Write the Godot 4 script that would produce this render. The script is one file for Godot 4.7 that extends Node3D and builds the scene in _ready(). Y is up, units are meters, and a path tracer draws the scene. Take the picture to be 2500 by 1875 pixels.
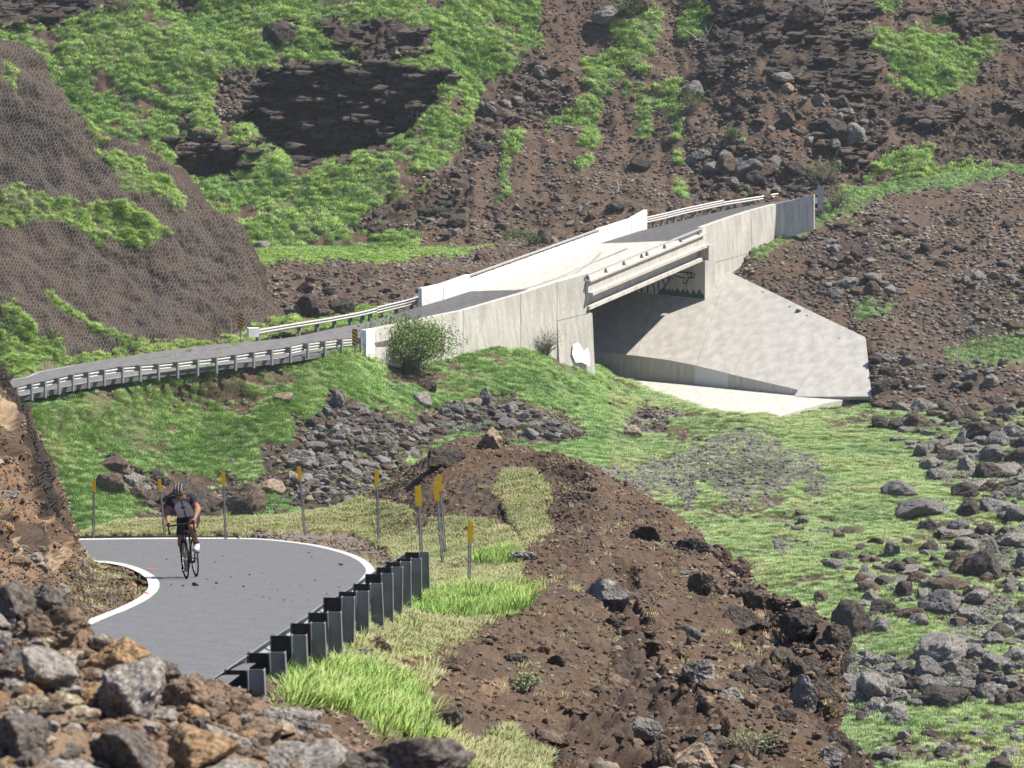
extends Node3D
# A photograph measured 2500 x 1875; pt() turns one of its pixels and a distance along the lens axis into a place.
const F := 8000.0
var cb: Basis
var rng := RandomNumberGenerator.new()
var nA := FastNoiseLite.new()
var nB := FastNoiseLite.new()
var nC := FastNoiseLite.new()
var nR := FastNoiseLite.new()
var nP := FastNoiseLite.new()
var M := {}
var S := {}
var counts := {}
var bare := 9.0   # how much of the grass of the next sheet is worn through

func pt(px: float, py: float, d: float) -> Vector3:
	return cb * Vector3((px - 1250.0) / F * d, (937.5 - py) / F * d, -d)

func by_drop(py: float, drop: float) -> float:   # distance at which the ray through row py lies drop metres under the lens
	return drop / -((cb * Vector3(0, (937.5 - py) / F, -1)).y)

func road_d(py: float) -> float:
	var t := [1318.0, 75.0, 1335.0, 72.0, 1355.0, 68.5, 1373.0, 65.0, 1395.0, 60.5, 1417.0, 55.8, 1450.0, 50.5, 1500.0, 43.4, 1560.0, 37.2, 1640.0, 31.3, 1750.0, 25.7, 1900.0, 20.7, 2100.0, 16.5]
	for i in range(0, t.size() - 2, 2):
		if py <= t[i + 2]:
			return lerpf(t[i + 1], t[i + 3], clampf((py - t[i]) / (t[i + 2] - t[i]), 0.0, 1.0))
	return 16.5

func zz(ox: float, oy: float, a: Array) -> PackedVector2Array:
	var r := PackedVector2Array()
	for i in range(0, a.size(), 2):
		r.append(Vector2(ox + a[i] / 2.4578, oy + a[i + 1] / 2.4578))
	return r

func numbered(called: String) -> String:
	counts[called] = counts.get(called, 0) + 1
	return called if counts[called] == 1 else "%s_%03d" % [called, counts[called] - 1]

func tag(o: Node, label: String, category: String, group := "", kind := ""):
	if label: o.set_meta("label", label)
	if category: o.set_meta("category", category)
	if group: o.set_meta("group", group)
	if kind: o.set_meta("kind", kind)
	return o

func thing(called: String, label: String, category: String, at := Vector3.ZERO, group := "") -> Node3D:
	var o := Node3D.new()
	o.name = numbered(called)
	add_child(o)
	o.position = at
	tag(o, label, category, group)
	return o

func put(called: String, mesh: Mesh, m: Material, parent: Node = null) -> MeshInstance3D:
	var o := MeshInstance3D.new()
	o.mesh = mesh
	o.material_override = m
	if parent:
		o.name = called
		parent.add_child(o, true)
	else:
		o.name = numbered(called)
		add_child(o)
	return o

# ---------- shapes ----------
class Geo:
	var v := PackedVector3Array()
	var n := PackedVector3Array()
	var c := PackedColorArray()
	var tint := Color.WHITE
	func tri(a: Vector3, b: Vector3, d: Vector3):
		var m := (d - a).cross(b - a).normalized()
		v.append(a); v.append(b); v.append(d)
		n.append(m); n.append(m); n.append(m)
		c.append(tint); c.append(tint); c.append(tint)
	func trin(a: Vector3, b: Vector3, d: Vector3, na: Vector3, nb: Vector3, nd: Vector3):
		v.append(a); v.append(b); v.append(d)
		n.append(na); n.append(nb); n.append(nd)
		c.append(tint); c.append(tint); c.append(tint)
	func quad(a: Vector3, b: Vector3, d: Vector3, e: Vector3):
		tri(a, b, d); tri(a, d, e)
	# eight corners: bottom a b c d around, top e f g h above them
	func hexa(p: Array):
		var mid := Vector3.ZERO
		for q in p: mid += q
		mid /= 8.0
		for f in [[0, 1, 2, 3], [4, 5, 6, 7], [0, 1, 5, 4], [1, 2, 6, 5], [2, 3, 7, 6], [3, 0, 4, 7]]:
			var m: Vector3 = (p[f[2]] - p[f[0]]).cross(p[f[1]] - p[f[0]])
			var out: Vector3 = (p[f[0]] + p[f[2]]) * 0.5 - mid
			if m.dot(out) >= 0.0: quad(p[f[0]], p[f[1]], p[f[2]], p[f[3]])
			else: quad(p[f[3]], p[f[2]], p[f[1]], p[f[0]])
	func box(o: Vector3, x: Vector3, y: Vector3, z: Vector3):   # centre and half axes
		hexa([o - x - y - z, o + x - y - z, o + x - y + z, o - x - y + z, o - x + y - z, o + x + y - z, o + x + y + z, o - x + y + z])
	func tube(path: Array, r0: float, r1: float, k := 6, caps := true):
		var rings := []
		var up := Vector3.UP
		for i in path.size():
			var t: Vector3 = (path[mini(i + 1, path.size() - 1)] - path[maxi(i - 1, 0)]).normalized()
			var a := t.cross(up)
			if a.length() < 0.1: a = t.cross(Vector3.RIGHT)
			a = a.normalized()
			var b := t.cross(a).normalized()
			up = -b if b.y < 0 else b
			up = a.cross(t).normalized()
			var r := lerpf(r0, r1, float(i) / maxf(1, path.size() - 1))
			var ring := []
			for j in k:
				var w := TAU * j / k
				var d := a * cos(w) + b * sin(w)
				ring.append([path[i] + d * r, d])
			rings.append(ring)
		for i in path.size() - 1:
			for j in k:
				var q := (j + 1) % k
				var A = rings[i][j]; var B = rings[i][q]; var C = rings[i + 1][q]; var D = rings[i + 1][j]
				trin(A[0], C[0], B[0], A[1], C[1], B[1])
				trin(A[0], D[0], C[0], A[1], D[1], C[1])
		if caps:
			for e in [0, path.size() - 1]:
				for j in range(1, k - 1):
					tri(rings[e][0][0], rings[e][j][0], rings[e][j + 1][0])
	# a cross section (2D points: side, up) swept along a path, flat shaded, both ends closed
	func sweep(path: Array, prof: Array, side: Array, closed := true):
		for i in path.size() - 1:
			for j in (prof.size() if closed else prof.size() - 1):
				var a: Vector2 = prof[j]; var b: Vector2 = prof[(j + 1) % prof.size()]
				quad(path[i] + side[i] * a.x + Vector3.UP * a.y, path[i + 1] + side[i + 1] * a.x + Vector3.UP * a.y, path[i + 1] + side[i + 1] * b.x + Vector3.UP * b.y, path[i] + side[i] * b.x + Vector3.UP * b.y)
		if closed:
			for e in [0, path.size() - 1]:
				for j in range(1, prof.size() - 1):
					var q := []
					for w in [0, j, j + 1]: q.append(path[e] + side[e] * prof[w].x + Vector3.UP * prof[w].y)
					tri(q[0], q[1], q[2])
	func mesh() -> ArrayMesh:
		var a := []
		a.resize(Mesh.ARRAY_MAX)
		a[Mesh.ARRAY_VERTEX] = v
		a[Mesh.ARRAY_NORMAL] = n
		a[Mesh.ARRAY_COLOR] = c
		var m := ArrayMesh.new()
		m.add_surface_from_arrays(Mesh.PRIMITIVE_TRIANGLES, a)
		return m

func noise(seed_: int, freq: float, oct: int, kind := FastNoiseLite.TYPE_SIMPLEX_SMOOTH) -> FastNoiseLite:
	var n := FastNoiseLite.new()
	n.seed = seed_
	n.frequency = freq
	n.noise_type = kind
	n.fractal_octaves = oct
	return n

func ntex(seed_: int, freq: float, oct: int, lo: Color, hi: Color, normal := false, bump := 4.0, kind := FastNoiseLite.TYPE_SIMPLEX_SMOOTH) -> NoiseTexture2D:
	var t := NoiseTexture2D.new()
	t.width = 512
	t.height = 512
	t.seamless = true
	t.noise = noise(seed_, freq, oct, kind)
	if normal:
		t.as_normal_map = true
		t.bump_strength = bump
	else:
		var g := Gradient.new()
		g.set_color(0, lo)
		g.set_color(1, hi)
		g.set_offset(0, 0.2)
		g.set_offset(1, 0.8)
		t.color_ramp = g
	return t

# colour given as linear values
func mat(called: String, c: Color, rough := 0.9, metal := 0.0, tex: Texture2D = null, nrm: Texture2D = null, size := 1.0, nscale := 1.0) -> StandardMaterial3D:
	var m := StandardMaterial3D.new()
	m.resource_name = called
	m.albedo_color = c.linear_to_srgb()
	m.roughness = rough
	m.metallic = metal
	m.metallic_specular = 0.3
	m.cull_mode = BaseMaterial3D.CULL_DISABLED
	if tex or nrm:
		m.uv1_triplanar = true
		m.uv1_world_triplanar = true
		m.uv1_scale = Vector3.ONE / size
	if tex: m.albedo_texture = tex
	if nrm:
		m.normal_enabled = true
		m.normal_texture = nrm
		m.normal_scale = nscale
	M[called] = m
	return m

func vcol(m: StandardMaterial3D) -> StandardMaterial3D:
	m.vertex_color_use_as_albedo = true
	return m

# ---------- terrain sheets ----------
class Sheet:
	var nu := 0
	var nv := 0
	var x0 := 0.0
	var dx := 1.0
	var V := PackedVector3Array()
	var N := PackedVector3Array()
	var K := PackedInt32Array()
	var PY := PackedFloat32Array()
	func row_at(i: int, py: float) -> float:   # first row (from the near end) where the sheet reaches height py in the picture
		for j in nv - 1:
			var a := PY[i * nv + j]
			var b := PY[i * nv + j + 1]
			if (a >= py and b <= py) or (j == 0 and py > a):
				return j + clampf((a - py) / maxf(a - b, 0.001), 0.0, 1.0)
		return -1.0
	func at(px: float, py: float) -> Array:   # [place, normal, kind] or []
		var f := (px - x0) / dx
		var i := int(floor(f))
		if i < 0 or i >= nu - 1: return []
		var t := f - i
		var ja := row_at(i, py)
		var jb := row_at(i + 1, py)
		if ja < 0.0 or jb < 0.0: return []
		var a := i * nv + mini(int(ja), nv - 2)
		var b := (i + 1) * nv + mini(int(jb), nv - 2)
		var p := V[a].lerp(V[a + 1], ja - int(ja)).lerp(V[b].lerp(V[b + 1], jb - int(jb)), t)
		return [p, N[a], K[a]]

# cols: [px, [py, d, py, d ...]] near end first; segs: cells in each interval; polys: [[kind, polygon] ...]; shape: Callable(p, nrm, kind, px, py) -> offset along a vector
func make_sheet(cols: Array, segs: Array, step: float, polys: Array, base_kind: int, shape: Callable, warp := 14.0) -> Sheet:
	var s := Sheet.new()
	s.x0 = cols[0][0]
	s.nu = int((cols[-1][0] - s.x0) / step) + 1
	s.dx = (cols[-1][0] - s.x0) / (s.nu - 1)
	s.nv = 1
	for q in segs: s.nv += q
	var R: int = segs.size() + 1
	var total := s.nu * s.nv
	s.V.resize(total); s.N.resize(total); s.K.resize(total); s.PY.resize(total)
	var D := PackedFloat32Array()
	D.resize(total)
	var ci := 0
	var boxes := []
	for p in polys:
		var r := Rect2(p[1][0], Vector2.ZERO)
		for q in p[1]: r = r.expand(q)
		boxes.append(r.grow(warp + 2.0))
	var cy := PackedFloat32Array(); cy.resize(R)
	var cd := PackedFloat32Array(); cd.resize(R)
	for i in s.nu:
		var px := s.x0 + s.dx * i
		while ci < cols.size() - 2 and px > cols[ci + 1][0]: ci += 1
		var A: Array = cols[maxi(ci - 1, 0)]
		var B: Array = cols[ci]
		var C: Array = cols[ci + 1]
		var E: Array = cols[mini(ci + 2, cols.size() - 1)]
		var t: float = clampf((px - B[0]) / (C[0] - B[0]), 0.0, 1.0)
		var tc: float = C[0] - B[0]
		for r in R:
			for w in 2:
				var b: float = B[1][r * 2 + w]
				var c: float = C[1][r * 2 + w]
				# limited slopes keep the curve between its neighbours
				var m0: float = 0.0 if ci == 0 else (c - A[1][r * 2 + w]) / (C[0] - A[0]) * tc
				var m1: float = 0.0 if ci + 2 >= cols.size() else (E[1][r * 2 + w] - b) / (E[0] - B[0]) * tc
				var d1 := c - b
				m0 = clampf(m0, minf(0, 2 * d1), maxf(0, 2 * d1))
				m1 = clampf(m1, minf(0, 2 * d1), maxf(0, 2 * d1))
				var t2 := t * t
				var t3 := t2 * t
				var val := (2 * t3 - 3 * t2 + 1) * b + (t3 - 2 * t2 + t) * m0 + (-2 * t3 + 3 * t2) * c + (t3 - t2) * m1
				if w == 0: cy[r] = val
				else: cd[r] = val
		var j := 0
		for r in R - 1:
			for q in segs[r]:
				var w: float = float(q) / segs[r]
				s.PY[i * s.nv + j] = cubic_interpolate(cy[r], cy[r + 1], cy[maxi(r - 1, 0)], cy[mini(r + 2, R - 1)], w) if absf(cy[r] - cy[r + 1]) > 12.0 else lerpf(cy[r], cy[r + 1], w)
				D[i * s.nv + j] = lerpf(cd[r], cd[r + 1], w)
				j += 1
		s.PY[i * s.nv + j] = cy[R - 1]
		D[i * s.nv + j] = cd[R - 1]
	for i in s.nu:
		var px := s.x0 + s.dx * i
		for j in s.nv:
			s.V[i * s.nv + j] = pt(px, s.PY[i * s.nv + j], D[i * s.nv + j])
	normals(s)
	var moved := s.V.duplicate()
	for i in s.nu:
		var px := s.x0 + s.dx * i
		for j in s.nv:
			var k := i * s.nv + j
			var py := s.PY[k]
			var wx := px + warp * (nP.get_noise_2d(px, py) + 0.6 * nP.get_noise_2d(px * 3.1, py * 3.1 + 900.0))
			var wy := py + warp * (nP.get_noise_2d(px + 4000.0, py) + 0.6 * nP.get_noise_2d(px * 3.1 + 700.0, py * 3.1))
			var kind := base_kind
			var w := Vector2(wx, wy)
			for q in range(polys.size() - 1, -1, -1):
				if boxes[q].has_point(w) and Geometry2D.is_point_in_polygon(w, polys[q][1]):
					kind = polys[q][0]
					break
			if kind == 1 and bare < 5.0 and nB.get_noise_3dv(s.V[k] * 0.22) + 0.55 * nB.get_noise_3dv(s.V[k] * 0.9) > bare: kind = 0
			s.K[k] = kind
			moved[k] = s.V[k] + shape.call(s.V[k], s.N[k], kind, px, py)
	s.V = moved
	normals(s)
	return s

func normals(s: Sheet) -> void:
	for i in s.nu:
		var ia := maxi(i - 1, 0) * s.nv
		var ib := mini(i + 1, s.nu - 1) * s.nv
		for j in s.nv:
			var a := s.V[ib + j] - s.V[ia + j]
			var b := s.V[i * s.nv + mini(j + 1, s.nv - 1)] - s.V[i * s.nv + maxi(j - 1, 0)]
			s.N[i * s.nv + j] = a.cross(b).normalized()

func sheet_mesh(s: Sheet, colour: Callable) -> ArrayMesh:
	var c := PackedColorArray()
	c.resize(s.V.size())
	for i in s.nu:
		for j in s.nv:
			var k := i * s.nv + j
			c[k] = colour.call(s.V[k], s.K[k])
	var idx := PackedInt32Array()
	idx.resize((s.nu - 1) * (s.nv - 1) * 6)
	var w := 0
	for i in s.nu - 1:
		for j in s.nv - 1:
			var a := i * s.nv + j
			var b := a + s.nv
			idx[w] = a; idx[w + 1] = a + 1; idx[w + 2] = b + 1
			idx[w + 3] = a; idx[w + 4] = b + 1; idx[w + 5] = b
			w += 6
	var arr := []
	arr.resize(Mesh.ARRAY_MAX)
	arr[Mesh.ARRAY_VERTEX] = s.V
	arr[Mesh.ARRAY_NORMAL] = s.N
	arr[Mesh.ARRAY_COLOR] = c
	arr[Mesh.ARRAY_INDEX] = idx
	var m := ArrayMesh.new()
	m.add_surface_from_arrays(Mesh.PRIMITIVE_TRIANGLES, arr)
	return m

func _ready() -> void:
	rng.seed = 7
	# ---- camera, sky, sun, exposure ----
	cb = Basis(Vector3.RIGHT, -atan(0.115))
	var cam := Camera3D.new()
	cam.name = "camera"
	cam.transform = Transform3D(cb, Vector3.ZERO)
	cam.fov = rad_to_deg(2.0 * atan(937.5 / F))
	cam.near = 0.5
	cam.far = 900.0
	cam.current = true
	var lens := CameraAttributesPhysical.new()
	lens.frustum_focal_length = 12.0 / (937.5 / F)
	lens.frustum_near = 0.5
	lens.frustum_far = 900.0
	lens.frustum_focus_distance = 75.0
	lens.exposure_aperture = 5.0
	cam.attributes = lens
	add_child(cam)
	print("fov ", cam.fov, " ", rad_to_deg(2.0 * atan(937.5 / F)))
	var env := Environment.new()
	env.background_mode = Environment.BG_SKY
	var sky := Sky.new()
	var sm := ProceduralSkyMaterial.new()
	sm.sky_top_color = Color(0.38, 0.50, 0.70)
	sm.sky_horizon_color = Color(0.78, 0.82, 0.86)
	sm.ground_bottom_color = Color(0.25, 0.22, 0.18)
	sm.ground_horizon_color = Color(0.60, 0.62, 0.62)
	sm.sun_angle_max = 1.0
	sky.sky_material = sm
	env.sky = sky
	env.background_energy_multiplier = 0.62
	env.tonemap_mode = Environment.TONE_MAPPER_LINEAR
	env.tonemap_exposure = 2.1
	env.fog_enabled = true
	env.fog_density = 0.00012
	env.fog_light_color = Color(0.82, 0.86, 0.90)
	env.sdfgi_enabled = true
	env.ssao_enabled = true
	env.ssil_enabled = true
	var we := WorldEnvironment.new()
	we.name = "world_environment"
	we.environment = env
	add_child(we)
	var sun := DirectionalLight3D.new()
	sun.name = "sun"
	sun.light_energy = 1.6
	sun.light_color = Color(1.0, 0.967, 0.915)
	sun.light_angular_distance = 0.55
	sun.shadow_enabled = true
	add_child(sun)
	var to_sun := Vector3(0.65, 0.95, -0.06).normalized()
	sun.basis = Basis.looking_at(-to_sun, Vector3.UP)
	nA = noise(11, 0.09, 4)
	nB = noise(12, 0.55, 3)
	nC = noise(13, 1.8, 2)
	nR = noise(14, 0.35, 2, FastNoiseLite.TYPE_CELLULAR)
	nR.cellular_return_type = FastNoiseLite.RETURN_DISTANCE2_SUB
	nR.cellular_jitter = 0.9
	nP = noise(15, 0.012, 2)
	materials()
	var t0 := Time.get_ticks_msec()
	terrain()
	print("terrain ", Time.get_ticks_msec() - t0)
	roads()
	bridge()
	print("built ", Time.get_ticks_msec() - t0)
	furniture()
	vegetation()
	print("plants ", Time.get_ticks_msec() - t0)
	rocks()
	print("rocks ", Time.get_ticks_msec() - t0)
	cyclist()
	print("done ", Time.get_ticks_msec() - t0)

func materials() -> void:
	var grain := ntex(21, 0.02, 5, Color(0.72, 0.72, 0.72), Color(1, 1, 1))
	var rough_n := ntex(22, 0.03, 5, Color.BLACK, Color.WHITE, true, 10.0)
	var fine_n := ntex(23, 0.06, 4, Color.BLACK, Color.WHITE, true, 6.0)
	vcol(mat("earth", Color(1.03, 0.98, 0.93), 0.95, 0.0, grain, rough_n, 1.3, 1.0))
	vcol(mat("near_earth", Color(1.12, 1.05, 0.99), 0.95, 0.0, grain, rough_n, 0.35, 1.0))
	mat("asphalt", Color(0.120, 0.123, 0.129), 0.85, 0.0, ntex(35, 0.012, 7, Color(0.91, 0.91, 0.91), Color(1, 1, 1)), fine_n, 2.6, 0.5)
	mat("old_asphalt", Color(0.145, 0.143, 0.141), 0.9, 0.0, ntex(25, 0.012, 5, Color(0.86, 0.86, 0.87), Color(1, 1, 1)), fine_n, 6.0, 0.3)
	mat("bridge_asphalt", Color(0.096, 0.095, 0.096), 0.9, 0.0, ntex(25, 0.012, 5, Color(0.86, 0.86, 0.87), Color(1, 1, 1)), fine_n, 5.0, 0.3)
	mat("line_paint", Color(0.72, 0.72, 0.70), 0.7, 0.0, ntex(26, 0.03, 6, Color(0.55, 0.55, 0.54), Color(1, 1, 1)), null, 0.6)
	var conc := ntex(27, 0.012, 6, Color(0.86, 0.855, 0.84), Color(1.0, 0.995, 0.98))
	mat("concrete", Color(0.50, 0.487, 0.458), 0.9, 0.0, ntex(36, 0.012, 6, Color(0.83, 0.82, 0.80), Color(1.0, 0.995, 0.985)), fine_n, 5.0, 0.2)
	M.concrete.uv1_scale = Vector3(0.42, 0.045, 0.42)   # rain streaks run down the walls
	mat("paving_concrete", Color(0.445, 0.432, 0.405), 0.9, 0.0, conc, fine_n, 7.0, 0.2)
	mat("deck_concrete", Color(0.445, 0.432, 0.405), 0.9, 0.0, conc, fine_n, 6.0, 0.2)
	mat("floor_concrete", Color(0.445, 0.432, 0.405), 0.9, 0.0, conc, fine_n, 6.0, 0.2)
	mat("white_paint", Color(0.82, 0.82, 0.80), 0.7, 0.0, ntex(28, 0.01, 5, Color(0.86, 0.86, 0.84), Color(1, 1, 1)), null, 4.0)
	mat("galvanised", Color(0.55, 0.56, 0.58), 0.5, 0.75, ntex(29, 0.03, 4, Color(0.75, 0.75, 0.75), Color(1, 1, 1)), null, 0.8)
	mat("rail_steel", Color(0.60, 0.60, 0.60), 0.55, 0.4, ntex(30, 0.02, 5, Color(0.80, 0.78, 0.75), Color(1, 1, 1)), null, 1.2)
	mat("post_steel", Color(0.24, 0.25, 0.27), 0.55, 0.35, ntex(31, 0.008, 3, Color(0.88, 0.88, 0.88), Color(1, 1, 1)), null, 1.5)
	mat("black_block", Color(0.022, 0.022, 0.024), 0.6)
	mat("yellow_plate", Color(0.72, 0.43, 0.015), 0.5)
	mat("dark_wire", Color(0.035, 0.033, 0.032), 0.7, 0.2)
	mat("net_wire", Color(0.24, 0.22, 0.20), 0.6, 0.2)
	mat("rust_stain", Color(0.40, 0.28, 0.16), 0.95)
	mat("stain", Color(0.20, 0.19, 0.17), 0.95)
	mat("tyre_print", Color(0.24, 0.232, 0.215), 0.95)
	mat("graffiti_white", Color(0.55, 0.55, 0.55), 0.85)
	mat("graffiti_black", Color(0.02, 0.02, 0.02), 0.85)
	mat("graffiti_green", Color(0.035, 0.075, 0.045), 0.85)
	mat("red_mark", Color(0.5, 0.06, 0.05), 0.8)
	# rocks: five tints of lava stone, with a mottle of their own and small pits
	var mott := ntex(32, 0.012, 6, Color(0.55, 0.53, 0.50), Color(1, 1, 1))
	var pits := ntex(33, 0.035, 5, Color.BLACK, Color.WHITE, true, 14.0)
	mat("rock_grey", Color(0.27, 0.258, 0.244), 0.95, 0.0, mott, pits, 1.2, 1.0)
	mat("rock_blue", Color(0.20, 0.195, 0.190), 0.9, 0.0, mott, pits, 1.2, 1.0)
	mat("rock_dark", Color(0.092, 0.080, 0.071), 0.95, 0.0, mott, pits, 1.2, 1.0)
	mat("rock_brown", Color(0.150, 0.115, 0.090), 0.95, 0.0, mott, pits, 1.2, 1.0)
	mat("rock_tan", Color(0.36, 0.29, 0.215), 0.95, 0.0, mott, pits, 1.2, 1.0)
	var mott2 := ntex(34, 0.010, 6, Color(0.50, 0.47, 0.43), Color(1, 1, 1))
	mat("near_grey", Color(0.32, 0.302, 0.282), 0.95, 0.0, mott2, pits, 0.30, 1.2)
	mat("near_dark", Color(0.165, 0.148, 0.138), 0.95, 0.0, mott2, pits, 0.30, 1.2)
	mat("near_brown", Color(0.265, 0.200, 0.150), 0.95, 0.0, mott2, pits, 0.30, 1.2)
	mat("near_ochre", Color(0.36, 0.25, 0.145), 0.95, 0.0, mott2, pits, 0.30, 1.2)
	mat("near_pale", Color(0.42, 0.36, 0.27), 0.95, 0.0, mott2, pits, 0.30, 1.2)
	for g in [["leaf_green", Color(1, 1, 1)], ["blade_green", Color(1, 1, 1)]]:
		var m := vcol(mat(g[0], g[1], 0.75))
		m.backlight_enabled = true
		m.backlight = Color(0.42, 0.46, 0.18)
	vcol(mat("stone_bits", Color(0.80, 0.79, 0.78), 0.95))
	vcol(mat("loose_rock", Color(1, 1, 1), 0.95, 0.0, mott, pits, 0.8, 1.0))
	vcol(mat("twigs", Color(1, 1, 1), 0.9))

const SOIL := [
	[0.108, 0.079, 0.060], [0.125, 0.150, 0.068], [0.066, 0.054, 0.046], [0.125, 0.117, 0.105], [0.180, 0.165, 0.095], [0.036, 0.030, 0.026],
	[0.094, 0.070, 0.053], [0.075, 0.058, 0.047], [0.130, 0.105, 0.085], [0.066, 0.052, 0.043], [0.165, 0.152, 0.142], [0.260, 0.200, 0.140], [0.170, 0.122, 0.085], [0.072, 0.055, 0.045]]

func soil(p: Vector3, k: int) -> Color:
	var a: Array = SOIL[k]
	var m := 1.0 + 0.30 * nB.get_noise_3dv(p * 0.7) + 0.22 * nC.get_noise_3dv(p * 1.6)
	var w := 0.10 * nA.get_noise_3dv(p * 1.7)
	return Color(a[0] * m * (1.0 + w), a[1] * m, a[2] * m * (1.0 - w))

func near_soil(p: Vector3, k: int) -> Color:
	var a: Array = SOIL[13 if k == 2 else k]
	var m := 1.0 + 0.30 * nB.get_noise_3dv(p * 2.5) + 0.28 * nC.get_noise_3dv(p * 5.0)
	var w := 0.14 * nA.get_noise_3dv(p * 6.0)
	return Color(a[0] * m * (1.0 + w), a[1] * m, a[2] * m * (1.0 - w))

func poly(a: Array) -> PackedVector2Array:
	var r := PackedVector2Array()
	for i in range(0, a.size(), 2): r.append(Vector2(a[i], a[i + 1]))
	return r

func hill_shape(p: Vector3, n: Vector3, k: int, px: float, py: float) -> Vector3:
	var a := nA.get_noise_3dv(p)
	var b := nB.get_noise_3dv(p)
	var c := nC.get_noise_3dv(p)
	var off := n * (1.2 * a + 0.26 * b + 0.12 * c)
	match k:
		1: off = n * (1.2 * a + 0.32 * b + 0.05 * c)
		2, 5:
			var lay: float = (p.y + 0.5 * b) * 1.25
			var q := floorf(lay)
			var frac := lay - q
			var jut := nA.get_noise_2d(q * 41.0, p.x * 3.2) * 1.5 + nB.get_noise_2d(q * 37.0, p.x * 1.1) * 0.6
			off = n * (1.2 * a) + Vector3(0, 0, 1) * (jut * 0.8 + 0.5 * nR.get_noise_3dv(p * 1.3) + 0.28 * b + 0.16 * c)
			off += Vector3(0, 0, 1) * (0.22 * nC.get_noise_3dv(p * 2.3))
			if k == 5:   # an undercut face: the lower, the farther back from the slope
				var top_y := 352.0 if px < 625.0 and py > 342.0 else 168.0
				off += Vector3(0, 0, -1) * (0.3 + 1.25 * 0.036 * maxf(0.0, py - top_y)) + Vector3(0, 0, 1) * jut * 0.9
			else: off += Vector3(0, 0, 1) * 0.9
		0:
			if px > 1150.0:   # runnels down the slide
				off += n * 0.35 * nA.get_noise_2d(p.x * 4.0 + 2.0 * b, p.y * 1.1)
			off += n * 0.16 * nR.get_noise_3dv(p * 3.0)
		7: off += n * (0.45 * nR.get_noise_3dv(p * 1.2) + 0.35 * b + 0.2 * c)
	return off

func soft_shape(p: Vector3, n: Vector3, k: int, _px: float, _py: float) -> Vector3:
	var a := nA.get_noise_3dv(p)
	var b := nB.get_noise_3dv(p)
	var c := nC.get_noise_3dv(p)
	if k == 8: return Vector3.ZERO
	if k == 0 or k == 7: return n * (0.25 * a + 0.22 * b + 0.10 * c + 0.10 * nR.get_noise_3dv(p * 3.0))
	return n * (0.25 * a + 0.12 * b + 0.03 * c)

func cliff_shape(p: Vector3, n: Vector3, k: int, _px: float, _py: float) -> Vector3:
	if k == 8: return Vector3.ZERO
	var a := nA.get_noise_3dv(p * 1.3)
	var b := nB.get_noise_3dv(p * 0.8)
	return n * (1.1 * a + 0.50 * b + 0.50 * (nR.get_noise_3dv(p * 0.9) + 0.7) + 0.10 * nC.get_noise_3dv(p))

func near_shape(p: Vector3, n: Vector3, k: int, _px: float, _py: float) -> Vector3:
	if k == 8: return Vector3(0, -0.20, 0)
	var a := nA.get_noise_3dv(p * 2.2)
	var b := nB.get_noise_3dv(p * 2.2)
	var c := nC.get_noise_3dv(p * 3.2)
	match k:
		10: return Vector3(0, -0.05, 0) + n * (0.02 * a + 0.02 * b + 0.012 * c)
		1, 4: return n * (0.04 * a + 0.03 * b + 0.012 * c)
		2, 11:
			var r := nR.get_noise_3dv(p * 3.4)
			return n * (0.24 * a + 0.22 * b + 0.60 * (r + 0.7) + 0.10 * c + 0.16 * nR.get_noise_3dv(p * 7.0))
	return n * (0.20 * a + 0.11 * b + 0.05 * c + 0.06 * nR.get_noise_3dv(p * 8.0))

func face_shape(p: Vector3, n: Vector3, k: int, px: float, py: float) -> Vector3:
	if px > 200.0: return near_shape(p, n, k, px, py) * 0.4 - Vector3(0, 0.02, 0)
	if k == 0 or py > 1390.0: return near_shape(p, n, k, px, py)
	var r := nR.get_noise_3dv(p * Vector3(3.0, 1.6, 3.0))
	var q := nR.get_noise_3dv(p * 6.5)
	return n * (0.30 * nA.get_noise_3dv(p * 3.0) + 0.12 * nB.get_noise_3dv(p * 2.5) + (0.55 if k == 2 or k == 11 else (0.10 if k == 5 else 0.25)) * (r + 0.6) + 0.16 * q + 0.05 * nC.get_noise_3dv(p * 3.0))

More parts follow.
